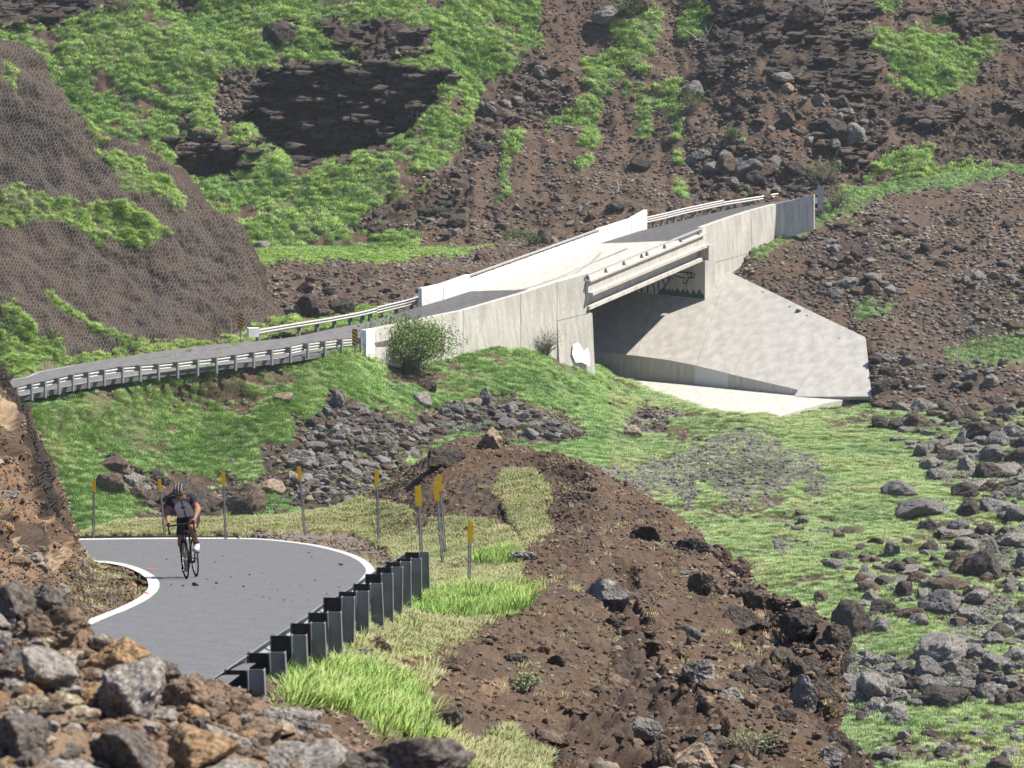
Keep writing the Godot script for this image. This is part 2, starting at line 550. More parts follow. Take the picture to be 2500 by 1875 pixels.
func terrain() -> void:
	# ---- far hillside ----
	var rows := [
		[-250, [900, 262, 700, 268, 500, 280, 300, 293, 100, 306, -60, 318, -250, 332]],
		[250, [880, 264, 700, 268, 500, 280, 300, 292, 100, 306, -60, 318, -250, 332]],
		[620, [800, 266, 660, 270, 560, 276, 400, 288, 200, 300, 0, 314, -200, 328]],
		[1000, [760, 264, 640, 270, 560, 277, 420, 288, 220, 300, 0, 314, -200, 328]],
		[1200, [740, 264, 600, 274, 520, 282, 400, 293, 220, 306, 0, 320, -200, 334]],
		[1450, [700, 266, 560, 280, 480, 288, 380, 297, 220, 309, 0, 323, -200, 336]],
		[1650, [640, 270, 520, 283, 460, 290, 360, 299, 200, 310, 0, 323, -200, 336]],
		[1900, [620, 275, 500, 287, 440, 291, 340, 296, 180, 304, 0, 315, -200, 330]],
		[2150, [600, 278, 480, 290, 420, 294, 320, 301, 170, 311, 0, 322, -200, 334]],
		[2450, [580, 280, 470, 292, 400, 298, 300, 306, 150, 317, 0, 327, -200, 338]],
		[2800, [570, 282, 460, 294, 390, 300, 290, 308, 140, 319, 0, 329, -200, 340]]]
	for c in rows:
		for i in range(1, c[1].size(), 2): c[1][i] = 280.0 + (c[1][i] + 12.0 - 280.0) * 0.78
	var hp := [
		[0, poly([1100, -60, 2600, -60, 2600, 600, 1000, 760])],
		[1, poly([20, 75, 130, 62, 220, 45, 330, 5, 400, -80, 1330, -80, 1317, 0, 1325, 94, 1268, 146, 1207, 191, 1178, 228, 1162, 285, 1121, 334, 1101, 386, 1064, 419, 1020, 456, 955, 427, 914, 452, 841, 492, 800, 513, 750, 545, 690, 560, 640, 545, 590, 510, 530, 480, 480, 455, 380, 470, -260, 700, -260, 120])],
		[1, poly([660, 605, 740, 565, 850, 540, 900, 548, 1000, 562, 985, 590, 860, 600, 760, 625, 640, 640])],
		[1, zz(800, 0, [1750, 80, 1980, 60, 1990, 250, 1900, 400, 1940, 560, 1760, 560, 1640, 560, 1610, 700, 1620, 850, 1600, 950, 1560, 1030, 1480, 1000, 1440, 900, 1420, 720, 1500, 620, 1540, 520, 1510, 420, 1560, 340, 1700, 290, 1690, 180])],
		[1, zz(800, 0, [1850, 540, 2080, 480, 2130, 620, 2100, 780, 2130, 1000, 2090, 1000, 2060, 700, 1990, 640, 1930, 700, 1930, 830, 1850, 830, 1840, 640])],
		[1, zz(800, 0, [1030, 870, 1160, 800, 1150, 920, 1080, 980, 1090, 1180, 1040, 1200, 1040, 1050])],
		[1, zz(800, 0, [1330, 700, 1380, 680, 1420, 820, 1330, 830])],
		[1, zz(800, 0, [2060, 1100, 2150, 1060, 2160, 1200, 2090, 1200])],
		[1, zz(1600, 0, [190, 0, 350, 0, 300, 120, 220, 220, 140, 260, 130, 180])],
		[7, zz(800, 0, [560, 1120, 760, 1050, 800, 820, 940, 760, 1000, 850, 940, 930, 860, 980, 840, 1200, 500, 1400, 300, 1420, 120, 1340, 220, 1240])],
		[7, zz(800, 0, [900, 560, 1200, 560, 1480, 560, 1500, 640, 1340, 690, 1220, 720, 1130, 760, 900, 760])],
		[7, zz(800, 0, [1000, 460, 1260, 250, 1320, 300, 1280, 460, 1180, 560, 1000, 560])],
		[2, zz(1600, 0, [280, 0, 1300, 0, 1230, 180, 1290, 330, 1400, 560, 1300, 600, 1200, 560, 1000, 520, 880, 520, 700, 420, 660, 380, 560, 350, 400, 430, 290, 460, 270, 350, 330, 150])],
		[2, zz(1600, 0, [940, 700, 1150, 640, 1300, 620, 1400, 740, 1300, 900, 1180, 1000, 1000, 880])],
		[7, zz(1600, 0, [120, 450, 340, 460, 350, 560, 260, 600, 140, 560])],
		[7, zz(1600, 0, [360, 640, 540, 600, 660, 660, 600, 760, 370, 760])],
		[7, zz(1600, 0, [180, 960, 400, 880, 620, 900, 760, 960, 1080, 1060, 1060, 1130, 700, 1170, 300, 1190, 200, 1120])],
		[7, zz(1600, 0, [1300, 560, 1700, 600, 2300, 500, 2300, 1000, 1900, 940, 1650, 920, 1450, 800])],
		[2, zz(1600, 0, [1480, 60, 2300, 40, 2300, 220, 1850, 190, 1780, 120])],
		[2, zz(1600, 0, [1500, 640, 1900, 660, 1700, 760, 1500, 740])],
		[2, zz(1600, 0, [2050, 620, 2300, 560, 2300, 680, 2120, 680])],
		[1, zz(1600, 0, [1240, 190, 1480, 180, 1720, 100, 1780, 200, 1850, 270, 2000, 240, 2050, 300, 1950, 420, 1880, 520, 1640, 590, 1460, 530, 1410, 460, 1370, 330, 1260, 280])],
		[1, zz(1600, 0, [1290, -40, 1520, -40, 1440, 50, 1330, 60])],
		[7, zz(1600, 0, [1060, 1130, 1240, 980, 1450, 880, 1640, 880, 1780, 800, 1900, 800, 1880, 930, 2300, 960, 2300, 1200, 1060, 1300])],
		[1, zz(1600, 0, [1080, 1130, 1240, 1050, 1450, 900, 1640, 900, 1650, 980, 1800, 1000, 2300, 1000, 2300, 1200, 1080, 1300])],
		[2, poly([-60, -80, 320, -80, 275, 15, 200, 38, 130, 58, 0, 72, -60, 80])],
		[2, poly([655, 60, 700, 40, 715, 70, 700, 100, 665, 100])],
		[2, poly([400, -20, 470, -40, 480, 20, 430, 25])],
		[2, poly([765, 45, 850, 55, 960, 62, 1040, 75, 1047, 125, 1000, 135, 930, 140, 880, 125, 800, 95])],
		[7, poly([810, 118, 880, 127, 1000, 137, 960, 158, 900, 163, 840, 150])],
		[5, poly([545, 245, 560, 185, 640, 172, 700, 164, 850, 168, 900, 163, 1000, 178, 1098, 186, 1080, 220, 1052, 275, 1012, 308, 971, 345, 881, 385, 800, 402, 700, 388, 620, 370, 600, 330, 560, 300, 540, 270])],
		[7, poly([530, 180, 620, 165, 640, 190, 600, 240, 560, 330, 520, 300])],
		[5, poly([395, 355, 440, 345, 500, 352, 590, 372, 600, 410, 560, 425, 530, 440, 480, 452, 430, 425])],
		[7, poly([440, 285, 460, 280, 480, 350, 430, 345])],
	]
	bare = 0.36
	var h := make_sheet(rows, [8, 28, 36, 46, 46, 8], 5.0, hp, 1, hill_shape, 16.0)
	S.hill = h
	tag(put("hillside", sheet_mesh(h, soil), M.earth), "", "", "", "structure")
	# ---- bank and grass flat behind the far road ----
	rows = [
		[480, [860, 246, 810, 254, 755, 258, 705, 262, 655, 269, 638, 274, 605, 284, 575, 296]],
		[700, [815, 246, 775, 254, 735, 258, 690, 262, 652, 268, 638, 274, 605, 284, 585, 294]],
		[900, [785, 246, 755, 254, 720, 258, 680, 262, 650, 268, 638, 274, 605, 284, 585, 294]],
		[1050, [752, 252, 728, 257, 702, 261, 673, 264, 652, 268, 638, 274, 605, 284, 583, 294]],
		[1150, [730, 256, 706, 260, 688, 263, 669, 266, 650, 270, 630, 276, 600, 286, 575, 296]],
		[1300, [682, 264, 666, 267, 653, 270, 638, 273, 622, 277, 605, 281, 580, 289, 555, 298]],
		[1480, [622, 274, 610, 277, 602, 280, 592, 283, 579, 286, 563, 290, 540, 296, 515, 303]],
		[1650, [578, 282, 566, 285, 558, 288, 549, 291, 541, 293, 530, 296, 510, 301, 490, 307]],
		[1850, [535, 290, 526, 293, 519, 295, 513, 297, 506, 299, 500, 302, 488, 306, 470, 312]],
		[2080, [505, 298, 497, 301, 492, 303, 487, 305, 482, 307, 476, 309, 466, 313, 450, 318]]]
	var bp := [
		[1, poly([600, 648, 700, 642, 850, 640, 980, 640, 1100, 630, 1280, 600, 1400, 565, 1400, 500, 600, 560])],
		[4, poly([620, 645, 700, 640, 850, 638, 980, 640, 1080, 636, 1060, 615, 900, 618, 640, 622])],
		[0, poly([1060, 660, 1120, 625, 1300, 580, 1420, 545, 1500, 510, 2100, 440, 2100, 560, 1300, 720])],
		[4, poly([560, 900, 560, 815, 700, 788, 800, 775, 900, 755, 960, 735, 960, 800, 700, 900])],
		[1, poly([1560, 575, 1700, 535, 1830, 510, 1960, 490, 1960, 520, 1700, 570, 1560, 600])],
	]
	bare = 9.0
	S.bank = make_sheet(rows, [6, 8, 8, 10, 6, 8, 8], 5.0, bp, 0, soft_shape)
	tag(put("stream_bank", sheet_mesh(S.bank, soil), M.earth), "", "", "", "structure")
	# ---- netted cliff beside the far road ----
	rows = []
	for c in [[-250, 935, 218, -60, 240], [0, 912, 221, 87, 243], [60, 905, 222, 116, 244], [120, 897, 223.5, 185, 244], [185, 884, 225, 298, 243], [285, 864, 228, 334, 245], [366, 849, 230, 366, 246], [407, 843, 231, 391, 246], [472, 834, 233, 443, 247], [510, 828, 234, 497, 247], [570, 817, 236, 547, 247.5], [610, 807, 238, 603, 248], [626, 803, 239, 645, 248.5], [660, 794, 240.5, 716, 248.5], [702, 784, 242.5, 761, 248], [735, 778, 244, 776, 247]]:
		var yb: float = c[1]; var db: float = c[2]; var ys: float = c[3]; var ds: float = c[4]
		rows.append([c[0], [yb + 30, db - 7.5, yb, db, lerpf(yb, ys, 0.2), lerpf(db, ds, 0.2), lerpf(yb, ys, 0.5), lerpf(db, ds, 0.47), lerpf(yb, ys, 0.8), lerpf(db, ds, 0.75), ys, ds, ys + 8, ds + 5, ys + 90, ds + 22]])
	var cp := [
		[4, poly([-260, 1000, -260, 905, 0, 905, 122, 890, 346, 846, 468, 832, 650, 790, 740, 770, 740, 900, 0, 1000])],
		[1, poly([-260, 1000, -260, 860, 0, 815, 60, 820, 130, 840, 180, 880, 330, 862, 300, 880, 100, 930])],
		[1, zz(0, 600, [0, 380, 80, 330, 130, 420, 200, 480, 220, 560, 340, 560, 420, 680, 300, 730, 0, 760])],
		[1, zz(0, 600, [250, 300, 300, 280, 380, 350, 540, 460, 730, 560, 830, 640, 830, 700, 680, 700, 740, 620, 600, 540, 440, 440, 320, 380])],
		[1, zz(0, 0, [0, 1150, 120, 1120, 280, 1200, 400, 1160, 560, 1220, 560, 1300, 640, 1420, 620, 1460, 480, 1380, 260, 1300, 60, 1350, 0, 1340])],
		[1, zz(0, 0, [560, 1220, 680, 1210, 800, 1260, 900, 1330, 1020, 1390, 940, 1460, 860, 1510, 780, 1520, 680, 1440, 600, 1320])],
		[1, zz(0, 0, [570, 870, 720, 890, 860, 960, 1000, 1080, 1080, 1130, 1150, 1250, 1060, 1270, 900, 1180, 720, 1170, 700, 1080])],
		[1, zz(0, 0, [0, 340, 60, 400, 120, 560, 60, 540, 0, 500])],
		[1, zz(0, 0, [450, 720, 560, 780, 660, 840, 600, 840, 500, 780])],
		[5, zz(0, 0, [0, 600, 120, 600, 300, 700, 400, 800, 400, 1080, 200, 1160, 0, 1120])],
		[5, zz(0, 0, [300, 1330, 420, 1360, 560, 1470, 600, 1530, 440, 1500])],
		[5, zz(0, 0, [440, 980, 640, 940, 700, 1020, 560, 1120])],
		[5, zz(0, 600, [880, 160, 1060, 120, 1200, 200, 1000, 280])],
		[5, zz(0, 600, [440, 520, 560, 560, 740, 620, 560, 620])],
		[8, poly([-260, 1000, -260, 960, 0, 935, 122, 912, 447, 862, 692, 835, 814, 815, 814, 900])],
	]
	S.cliff = make_sheet(rows, [5, 26, 40, 50, 40, 6, 8], 4.0, cp, 9, cliff_shape, 9.0)
	tag(put("roadside_slope", sheet_mesh(S.cliff, soil), M.earth), "", "", "", "structure")
	# ---- valley: slope under the far road, stream bed ----
	rows = []
	for c in [
		[-250, [1015, 25.6, 1045, 26.15, 1080, 26.95, 1150, 28.7, 1230, 30.6, 1300, 31.8, 1400, 33.2, 1550, 34.8, 1700, 36]],
		[61, [970, 24.75, 1010, 25.5, 1070, 26.9, 1150, 28.8, 1230, 30.6, 1300, 31.8, 1400, 33.2, 1550, 34.8, 1700, 36]],
		[216, [941, 24.3, 1000, 25.6, 1080, 27.6, 1160, 29.2, 1240, 30.7, 1300, 31.7, 1400, 33, 1550, 34.5, 1700, 35.5]],
		[480, [904, 23.95, 1000, 26.5, 1100, 28.7, 1200, 30.7, 1280, 31.8, 1350, 32.6, 1450, 33.5, 1600, 34.5, 1750, 35.5]],
		[708, [879, 23.85, 960, 25.8, 1050, 27.8, 1120, 29.2, 1180, 30, 1250, 31, 1350, 32, 1500, 33.5, 1700, 35]],
		[866, [851, 23.65, 930, 25.5, 1010, 27.2, 1080, 28.6, 1150, 29.8, 1220, 30.7, 1330, 31.8, 1500, 33.3, 1700, 35]],
		[960, [842, 24.2, 920, 25.9, 990, 27.2, 1055, 28.5, 1120, 29.7, 1200, 30.6, 1320, 31.7, 1500, 33.2, 1700, 35]],
		[1085, [842, 24.7, 900, 26, 960, 27.2, 1030, 28.5, 1100, 29.6, 1180, 30.5, 1300, 31.6, 1500, 33.2, 1700, 35]],
		[1207, [838, 24.9, 890, 26, 950, 27.2, 1020, 28.4, 1090, 29.4, 1170, 30.3, 1300, 31.5, 1500, 33, 1700, 34.8]],
		[1309, [850, 25.6, 900, 26.6, 950, 27.5, 1010, 28.5, 1080, 29.4, 1160, 30.2, 1300, 31.4, 1500, 33, 1700, 34.6]],
		[1390, [885, 26.9, 920, 27.6, 958, 28.3, 1010, 29, 1075, 29.7, 1160, 30.4, 1300, 31.4, 1500, 33, 1700, 34.5]],
		[1455, [915, 28.1, 935, 28.5, 965, 28.9, 1010, 29.4, 1070, 29.9, 1160, 30.6, 1300, 31.5, 1500, 33, 1700, 34.5]],
		[1510, [922, 30.5, 930, 29.7, 962, 29.6, 1005, 29.8, 1065, 30.2, 1155, 30.7, 1300, 31.5, 1500, 32.9, 1700, 34.2]],
		[1600, [930, 30.9, 950, 30.7, 964, 30.1, 1000, 30.15, 1060, 30.5, 1150, 30.9, 1300, 31.6, 1500, 32.8, 1700, 34]],
		[1714, [960, 30.9, 990, 30.7, 1007, 30.05, 1030, 30.15, 1080, 30.4, 1160, 30.8, 1300, 31.5, 1500, 32.6, 1700, 33.8]],
		[1844, [980, 30.9, 1005, 30.7, 1018, 30.1, 1040, 30.15, 1090, 30.4, 1170, 30.8, 1300, 31.4, 1500, 32.4, 1750, 33.5]],
		[1901, [985, 30.9, 1005, 30.75, 1019, 30.5, 1045, 30.5, 1095, 30.6, 1170, 30.8, 1300, 31.4, 1500, 32.3, 1850, 33.4]],
		[2007, [965, 30.9, 978, 30.8, 992, 30.55, 1030, 30.5, 1080, 30.6, 1160, 30.9, 1300, 31.4, 1500, 32.2, 1920, 33.2]],
		[2127, [930, 29.6, 950, 29.9, 972, 30.45, 1010, 30.45, 1070, 30.6, 1150, 30.9, 1300, 31.3, 1550, 32.2, 2000, 33.2]],
		[2300, [860, 28.2, 900, 29.2, 940, 29.9, 1000, 30.4, 1070, 30.6, 1150, 30.9, 1300, 31.3, 1600, 32.2, 2000, 33.2]],
		[2500, [820, 27.6, 870, 28.6, 920, 29.5, 990, 30.2, 1070, 30.6, 1150, 30.9, 1300, 31.3, 1600, 32.2, 2000, 33.0]],
		[2800, [800, 27.3, 860, 28.4, 910, 29.4, 980, 30.1, 1060, 30.6, 1150, 30.9, 1300, 31.3, 1600, 32.2, 2000, 33.0]]]:
		var a := []
		var q: Array = c[1]
		for i in range(q.size() - 2, -1, -2):
			a.append(q[i]); a.append(by_drop(q[i], q[i + 1]))
		a.append(q[0] - 22.0); a.append(by_drop(q[0] - 22.0, q[1] + 0.5))
		rows.append([c[0], a])
	var vp := [
		[1, poly([-260, 900, 900, 820, 1480, 820, 2200, 960, 2600, 960, 2600, 2000, 1000, 2000, -260, 2000])],
		[7, zz(0, 600, [640, 1240, 800, 1330, 960, 1370, 1100, 1380, 1300, 1400, 1560, 1400, 1620, 1280, 1500, 1180, 1700, 1200, 1750, 1060, 2100, 950, 2300, 1700, 640, 1700, 900, 1560, 700, 1440])],
		[0, zz(0, 600, [990, 820, 1140, 900, 1280, 990, 1220, 1000, 1100, 920, 1000, 860])],
		[0, zz(0, 600, [440, 1140, 560, 1180, 640, 1260, 620, 1300, 520, 1220])],
		[0, zz(0, 600, [680, 1040, 800, 1100, 840, 1140, 760, 1120])],
		[1, zz(0, 600, [1560, 1440, 1740, 1560, 1800, 1640, 1480, 1660])],
		[7, zz(800, 600, [0, 860, 130, 920, 260, 1000, 400, 1060, 540, 1010, 700, 960, 800, 900, 1100, 900, 1400, 1000, 1600, 1130, 1560, 1190, 1200, 1180, 800, 1100, 560, 1260, 0, 1700])],
		[7, zz(800, 600, [1780, 1050, 1880, 980, 2130, 1000, 2160, 1050, 1960, 1110, 1800, 1150, 1700, 1130])],
		[0, zz(800, 600, [660, 780, 720, 680, 760, 700, 900, 820, 880, 840, 760, 770, 680, 780])],
		[0, zz(800, 600, [130, 630, 200, 640, 290, 710, 240, 720])],
		[3, zz(1600, 600, [-560, 1340, -420, 1290, -300, 1330, -100, 1330, 40, 1290, 260, 1180, 500, 1090, 600, 1110, 760, 1200, 940, 1310, 1080, 1430, 1000, 1480, 860, 1420, 700, 1500, 600, 1460, 520, 1540, 400, 1480, 300, 1400, 240, 1560, 100, 1500, 0, 1560, -160, 1480, -300, 1440, -460, 1420])],
		[3, zz(1600, 1200, [650, 320, 740, 290, 820, 330, 760, 370])],
		[3, zz(1600, 1200, [960, 180, 1080, 200, 1200, 240, 1100, 270, 980, 230])],
		[3, zz(1600, 1200, [430, 60, 560, 20, 640, 60, 540, 100])],
		[0, zz(1600, 600, [960, 1060, 1140, 1000, 1300, 1010, 1360, 1090, 1200, 1080, 1000, 1080])],
		[3, zz(1600, 600, [1600, 1180, 1900, 1120, 2300, 1180, 2300, 1500, 1900, 1460, 1640, 1420])],
		[1, zz(1600, 600, [1960, 1200, 2060, 1150, 2300, 1150, 2300, 1210, 2100, 1220])],
		[1, zz(1600, 600, [1250, 1560, 1480, 1430, 1500, 1600, 1300, 1700])],
		[3, zz(1600, 1200, [1080, 1000, 1300, 980, 1560, 1040, 1800, 900, 2000, 880, 2080, 940, 1900, 1080, 1820, 1200, 1500, 1250, 1260, 1380, 1080, 1300])],
		[3, zz(1600, 1200, [1900, 250, 2300, 230, 2300, 420, 2120, 440, 2060, 520, 1900, 500])],
		[3, zz(1600, 1200, [1780, 640, 2020, 640, 2300, 740, 2300, 900, 2000, 940, 1760, 830])],
		[0, zz(1600, 1200, [1960, 560, 2300, 540, 2300, 600, 2000, 620])],
	]
	bare = 0.25
	S.valley = make_sheet(rows, [40, 44, 36, 28, 28, 26, 24, 20, 6], 5.0, vp, 1, soft_shape, 24.0)
	tag(put("valley_floor", sheet_mesh(S.valley, soil), M.earth), "", "", "", "structure")
	# ---- right bank ----
	rows = [
		[1728, [735, 273.5, 700, 275.5, 670, 277.5, 640, 279, 610, 281.5, 580, 283, 555, 285, 535, 289]],
		[1785, [692, 273.6, 668, 275.6, 652, 277, 630, 278.5, 607, 280.5, 580, 283, 545, 286, 525, 292]],
		[1834, [700, 271.6, 670, 273.5, 640, 276, 610, 278.3, 590, 280, 565, 282, 536, 286, 515, 295]],
		[1940, [757, 266.4, 720, 269, 680, 272, 640, 275.5, 600, 278.8, 560, 282.3, 525, 286.5, 500, 298]],
		[2030, [797, 262.7, 750, 266.5, 700, 270.5, 650, 274.5, 600, 278.3, 555, 282, 500, 287, 465, 302]],
		[2112, [962, 253.6, 880, 257.9, 826, 260.4, 720, 268.5, 630, 275.5, 560, 281.5, 490, 288, 450, 303]],
		[2138, [985, 250.5, 880, 256.9, 822, 260.3, 720, 268, 630, 275, 560, 281, 485, 288, 445, 303]],
		[2300, [1000, 248, 860, 259.5, 780, 265, 690, 271.5, 600, 278.5, 530, 284, 455, 291, 422, 305]],
		[2500, [990, 248, 830, 261, 740, 268, 650, 274.5, 560, 281.5, 490, 287, 425, 294, 402, 307]],
		[2800, [985, 249, 810, 263, 710, 270.5, 620, 276.5, 530, 283, 460, 289, 410, 296, 390, 309]]]
	var rp := [
		[0, zz(1600, 0, [560, 1540, 720, 1380, 900, 1330, 1000, 1250, 1200, 1200, 1400, 1110, 1900, 1060, 2300, 980, 2300, 1060, 1940, 1200, 1800, 1290, 1500, 1270, 1300, 1290, 1200, 1350, 1000, 1420, 940, 1500, 760, 1600, 640, 1560])],
		[1, zz(1600, 0, [560, 1540, 720, 1400, 900, 1350, 1000, 1290, 1060, 1130, 1900, 1010, 2300, 950, 2300, 1020, 1940, 1090, 1700, 1120, 1300, 1200, 1200, 1290, 1000, 1330, 940, 1400, 800, 1450, 640, 1540])],
		[7, zz(1600, 600, [880, 80, 1200, 40, 1500, 260, 1440, 400, 1180, 380, 1000, 280])],
		[7, zz(1600, 0, [940, 1500, 1200, 1300, 1500, 1290, 1500, 1500, 1300, 1640, 1000, 1660])],
		[7, zz(1600, 600, [1800, 200, 2300, 150, 2300, 560, 1900, 560, 1820, 420])],
		[1, zz(1600, 600, [1170, 340, 1260, 330, 1300, 380, 1440, 350, 1400, 400, 1220, 440])],
		[1, zz(1600, 600, [1700, 640, 1900, 560, 2300, 500, 2300, 700, 2000, 740, 1800, 720])],
		[7, zz(1600, 600, [1290, 640, 1700, 700, 2000, 720, 2000, 820, 1700, 860, 1290, 900])],
	]
	bare = 9.0
	S.right = make_sheet(rows, [18, 18, 18, 18, 14, 14, 8], 5.0, rp, 0, soft_shape)
	tag(put("scree_bank", sheet_mesh(S.right, soil), M.earth), "", "", "", "structure")
	# ---- near ground: road bench, mound, rocky edge ----
	rows = [
		[-300, [1950, 20, 1800, 24.3, 1640, 31.3, 1500, 43.4, 1417, 55.8, 1370, 65.6, 1335, 72, 1318, 75, 1290, 77.5, 1270, 79.5, 1285, 84, 1400, 97]],
		[190, [1950, 20, 1800, 24.3, 1640, 31.3, 1500, 43.4, 1417, 55.8, 1370, 65.6, 1335, 72, 1320, 75, 1312, 76.5, 1303, 78.5, 1315, 83, 1420, 97]],
		[300, [1950, 20, 1800, 24.3, 1640, 31.3, 1500, 43.4, 1417, 55.8, 1370, 65.6, 1335, 72, 1318, 75, 1295, 77.5, 1277, 79.5, 1290, 84, 1400, 97]],
		[600, [1950, 20.3, 1800, 24.6, 1680, 30, 1510, 43, 1417, 55.8, 1370, 65.4, 1335, 71.5, 1317, 74, 1290, 76.5, 1268, 78.5, 1280, 83, 1400, 95]],
		[760, [1950, 22, 1800, 27.5, 1665, 34, 1510, 43.5, 1425, 54.6, 1380, 63.7, 1350, 69.5, 1322, 74.4, 1290, 77, 1255, 79.5, 1268, 83, 1400, 95]],
		[900, [1950, 25.5, 1780, 32, 1590, 40, 1490, 46, 1425, 54.6, 1388, 62.2, 1352, 69.3, 1320, 74.7, 1265, 78, 1205, 81, 1212, 85, 1400, 95]],
		[1040, [1950, 28.5, 1750, 36, 1600, 43, 1500, 49, 1455, 53, 1400, 59.5, 1340, 67, 1280, 72.5, 1180, 77, 1105, 81, 1112, 85, 1400, 96]],
		[1150, [1950, 31, 1750, 38, 1600, 44.5, 1500, 50, 1440, 54.5, 1380, 60.5, 1310, 67, 1230, 73, 1130, 78, 1056, 82, 1062, 86, 1350, 100]],
		[1300, [1950, 33, 1750, 40, 1600, 46, 1500, 51, 1430, 55.5, 1360, 61, 1290, 66.5, 1210, 72, 1145, 76.5, 1097, 80, 1103, 84, 1350, 99]],
		[1450, [1950, 35, 1780, 40.5, 1640, 46, 1530, 51, 1450, 55, 1380, 59, 1310, 63, 1240, 67, 1180, 70.5, 1136, 73.5, 1146, 77, 1350, 94]],
		[1560, [1950, 37, 1800, 41.5, 1680, 46, 1570, 50.5, 1490, 54.5, 1420, 58, 1360, 61.5, 1300, 65, 1245, 68, 1197, 71, 1210, 75, 1400, 90]],
		[1700, [1950, 39, 1820, 42.5, 1710, 46.5, 1620, 50, 1550, 53, 1490, 56, 1440, 58.5, 1390, 61, 1342, 64, 1297, 67, 1315, 71, 1500, 84]],
		[1800, [1950, 40.5, 1840, 43, 1740, 46.5, 1660, 49.5, 1600, 52, 1545, 54.5, 1500, 56.5, 1450, 59, 1405, 61.5, 1365, 64, 1390, 68, 1560, 80]],
		[1856, [1950, 41, 1850, 43.5, 1760, 46.5, 1690, 49, 1630, 51.5, 1580, 53.5, 1540, 55.5, 1500, 57.7, 1465, 59.5, 1430, 61.3, 1460, 65, 1620, 76]],
		[1960, [1950, 42.5, 1870, 44.5, 1800, 46.5, 1740, 48.5, 1690, 50, 1640, 51.5, 1590, 53, 1545, 55, 1505, 56.5, 1468, 58, 1495, 61, 1660, 71]],
		[2035, [1960, 43.5, 1900, 45, 1840, 46.5, 1790, 48, 1740, 49.2, 1690, 50.5, 1640, 51.8, 1585, 53.2, 1540, 54.5, 1505, 55.5, 1540, 58, 1720, 67]],
		[2062, [1980, 44, 1940, 45, 1900, 46, 1870, 46.6, 1850, 47.1, 1835, 47.5, 1822, 47.9, 1810, 48.3, 1800, 48.7, 1792, 49, 1815, 51, 1960, 59]],
		[2180, [2010, 45, 1990, 45.4, 1970, 45.8, 1950, 46.2, 1935, 46.5, 1922, 46.8, 1910, 47.1, 1902, 47.4, 1896, 47.7, 1890, 48, 1910, 50, 2050, 57]],
		[2350, [2100, 45, 2080, 45.4, 2060, 45.8, 2045, 46.2, 2035, 46.5, 2025, 46.8, 2015, 47.1, 2008, 47.4, 2004, 47.7, 2000, 48, 2020, 50, 2100, 57]]]
	var np := [
		[4, poly([-300, 1420, -300, 1240, 300, 1240, 690, 1235, 860, 1205, 1000, 1240, 1010, 1330, 930, 1420, 600, 1420])],
		[4, zz(800, 1200, [-100, 260, 300, 240, 520, 260, 640, 160, 900, 150, 1050, 200, 1180, 330, 1150, 520, 1000, 780, 800, 900, 560, 1020, 200, 1100, 0, 1060])],
		[4, zz(800, 600, [980, 1480, 1060, 1330, 1240, 1350, 1330, 1480, 1290, 1600, 1340, 1720, 1200, 1800, 1130, 1700, 1060, 1560])],
		[4, zz(800, 1200, [400, 1060, 700, 1060, 620, 1180, 660, 1400, 900, 1500, 1100, 1380, 1180, 1500, 1400, 1560, 1300, 1800, 900, 1750, 600, 1500])],
		[10, zz(0, 1200, [1300, 260, 1800, 240, 2100, 260, 2320, 330, 2400, 480, 2340, 520, 2212, 400, 1900, 310, 1500, 290])],
		[1, zz(800, 1200, [-300, 1250, -260, 1120, 0, 1060, 300, 1080, 480, 1130, 580, 1250, 620, 1400, 680, 1500, 560, 1500, 300, 1420, 100, 1350])],
		[1, zz(800, 1200, [430, 700, 560, 620, 700, 600, 860, 560, 1000, 590, 1180, 580, 1300, 620, 1200, 700, 1000, 760, 760, 760, 560, 720])],
		[1, zz(800, 1200, [860, 440, 960, 360, 1120, 350, 1100, 430, 920, 460])],
		[2, zz(1600, 1200, [240, 130, 400, 200, 520, 320, 640, 440, 640, 560, 560, 640, 480, 560, 380, 460, 320, 360])],
		[2, zz(1600, 1200, [660, 640, 900, 640, 1120, 660, 1140, 960, 1000, 1200, 820, 1020, 700, 860, 560, 900, 480, 800, 640, 760])],
		[2, zz(1600, 1200, [820, 1000, 1000, 1240, 1250, 1450, 1500, 1760, 1000, 1760, 1100, 1560, 900, 1320, 600, 1200, 480, 1060, 640, 1000])],
		[2, zz(1600, 1200, [-250, 560, -100, 640, -20, 800, 60, 1040, 240, 1160, 400, 1320, 520, 1480, 700, 1760, -700, 1760, -600, 1500, -500, 1320, -300, 1180, -250, 900])],
		[2, zz(800, 1200, [1500, 560, 1660, 460, 1800, 620, 1900, 760, 1840, 840, 1620, 700])],
		[2, zz(800, 1200, [1720, 350, 1840, 440, 1880, 540, 1820, 600, 1740, 480])],
		[11, zz(1600, 1200, [520, 620, 660, 640, 680, 800, 580, 720])],
		[12, zz(800, 1200, [900, 1150, 1100, 1120, 1080, 1230, 960, 1250])],
		[8, poly([-400, 1306, 190, 1306, 440, 1305, 600, 1305, 690, 1313, 770, 1326, 840, 1342, 884, 1360, 912, 1378, 922, 1400, 906, 1424, 868, 1452, 770, 1520, 660, 1606, 565, 1676, 420, 1790, 270, 1960, -400, 1960])],
	]
	S.near = make_sheet(rows, [56, 74, 66, 54, 42, 36, 32, 32, 30, 4, 6], 4.4, np, 6, near_shape, 7.0)
	tag(put("road_bench", sheet_mesh(S.near, near_soil), M.near_earth), "", "", "", "structure")
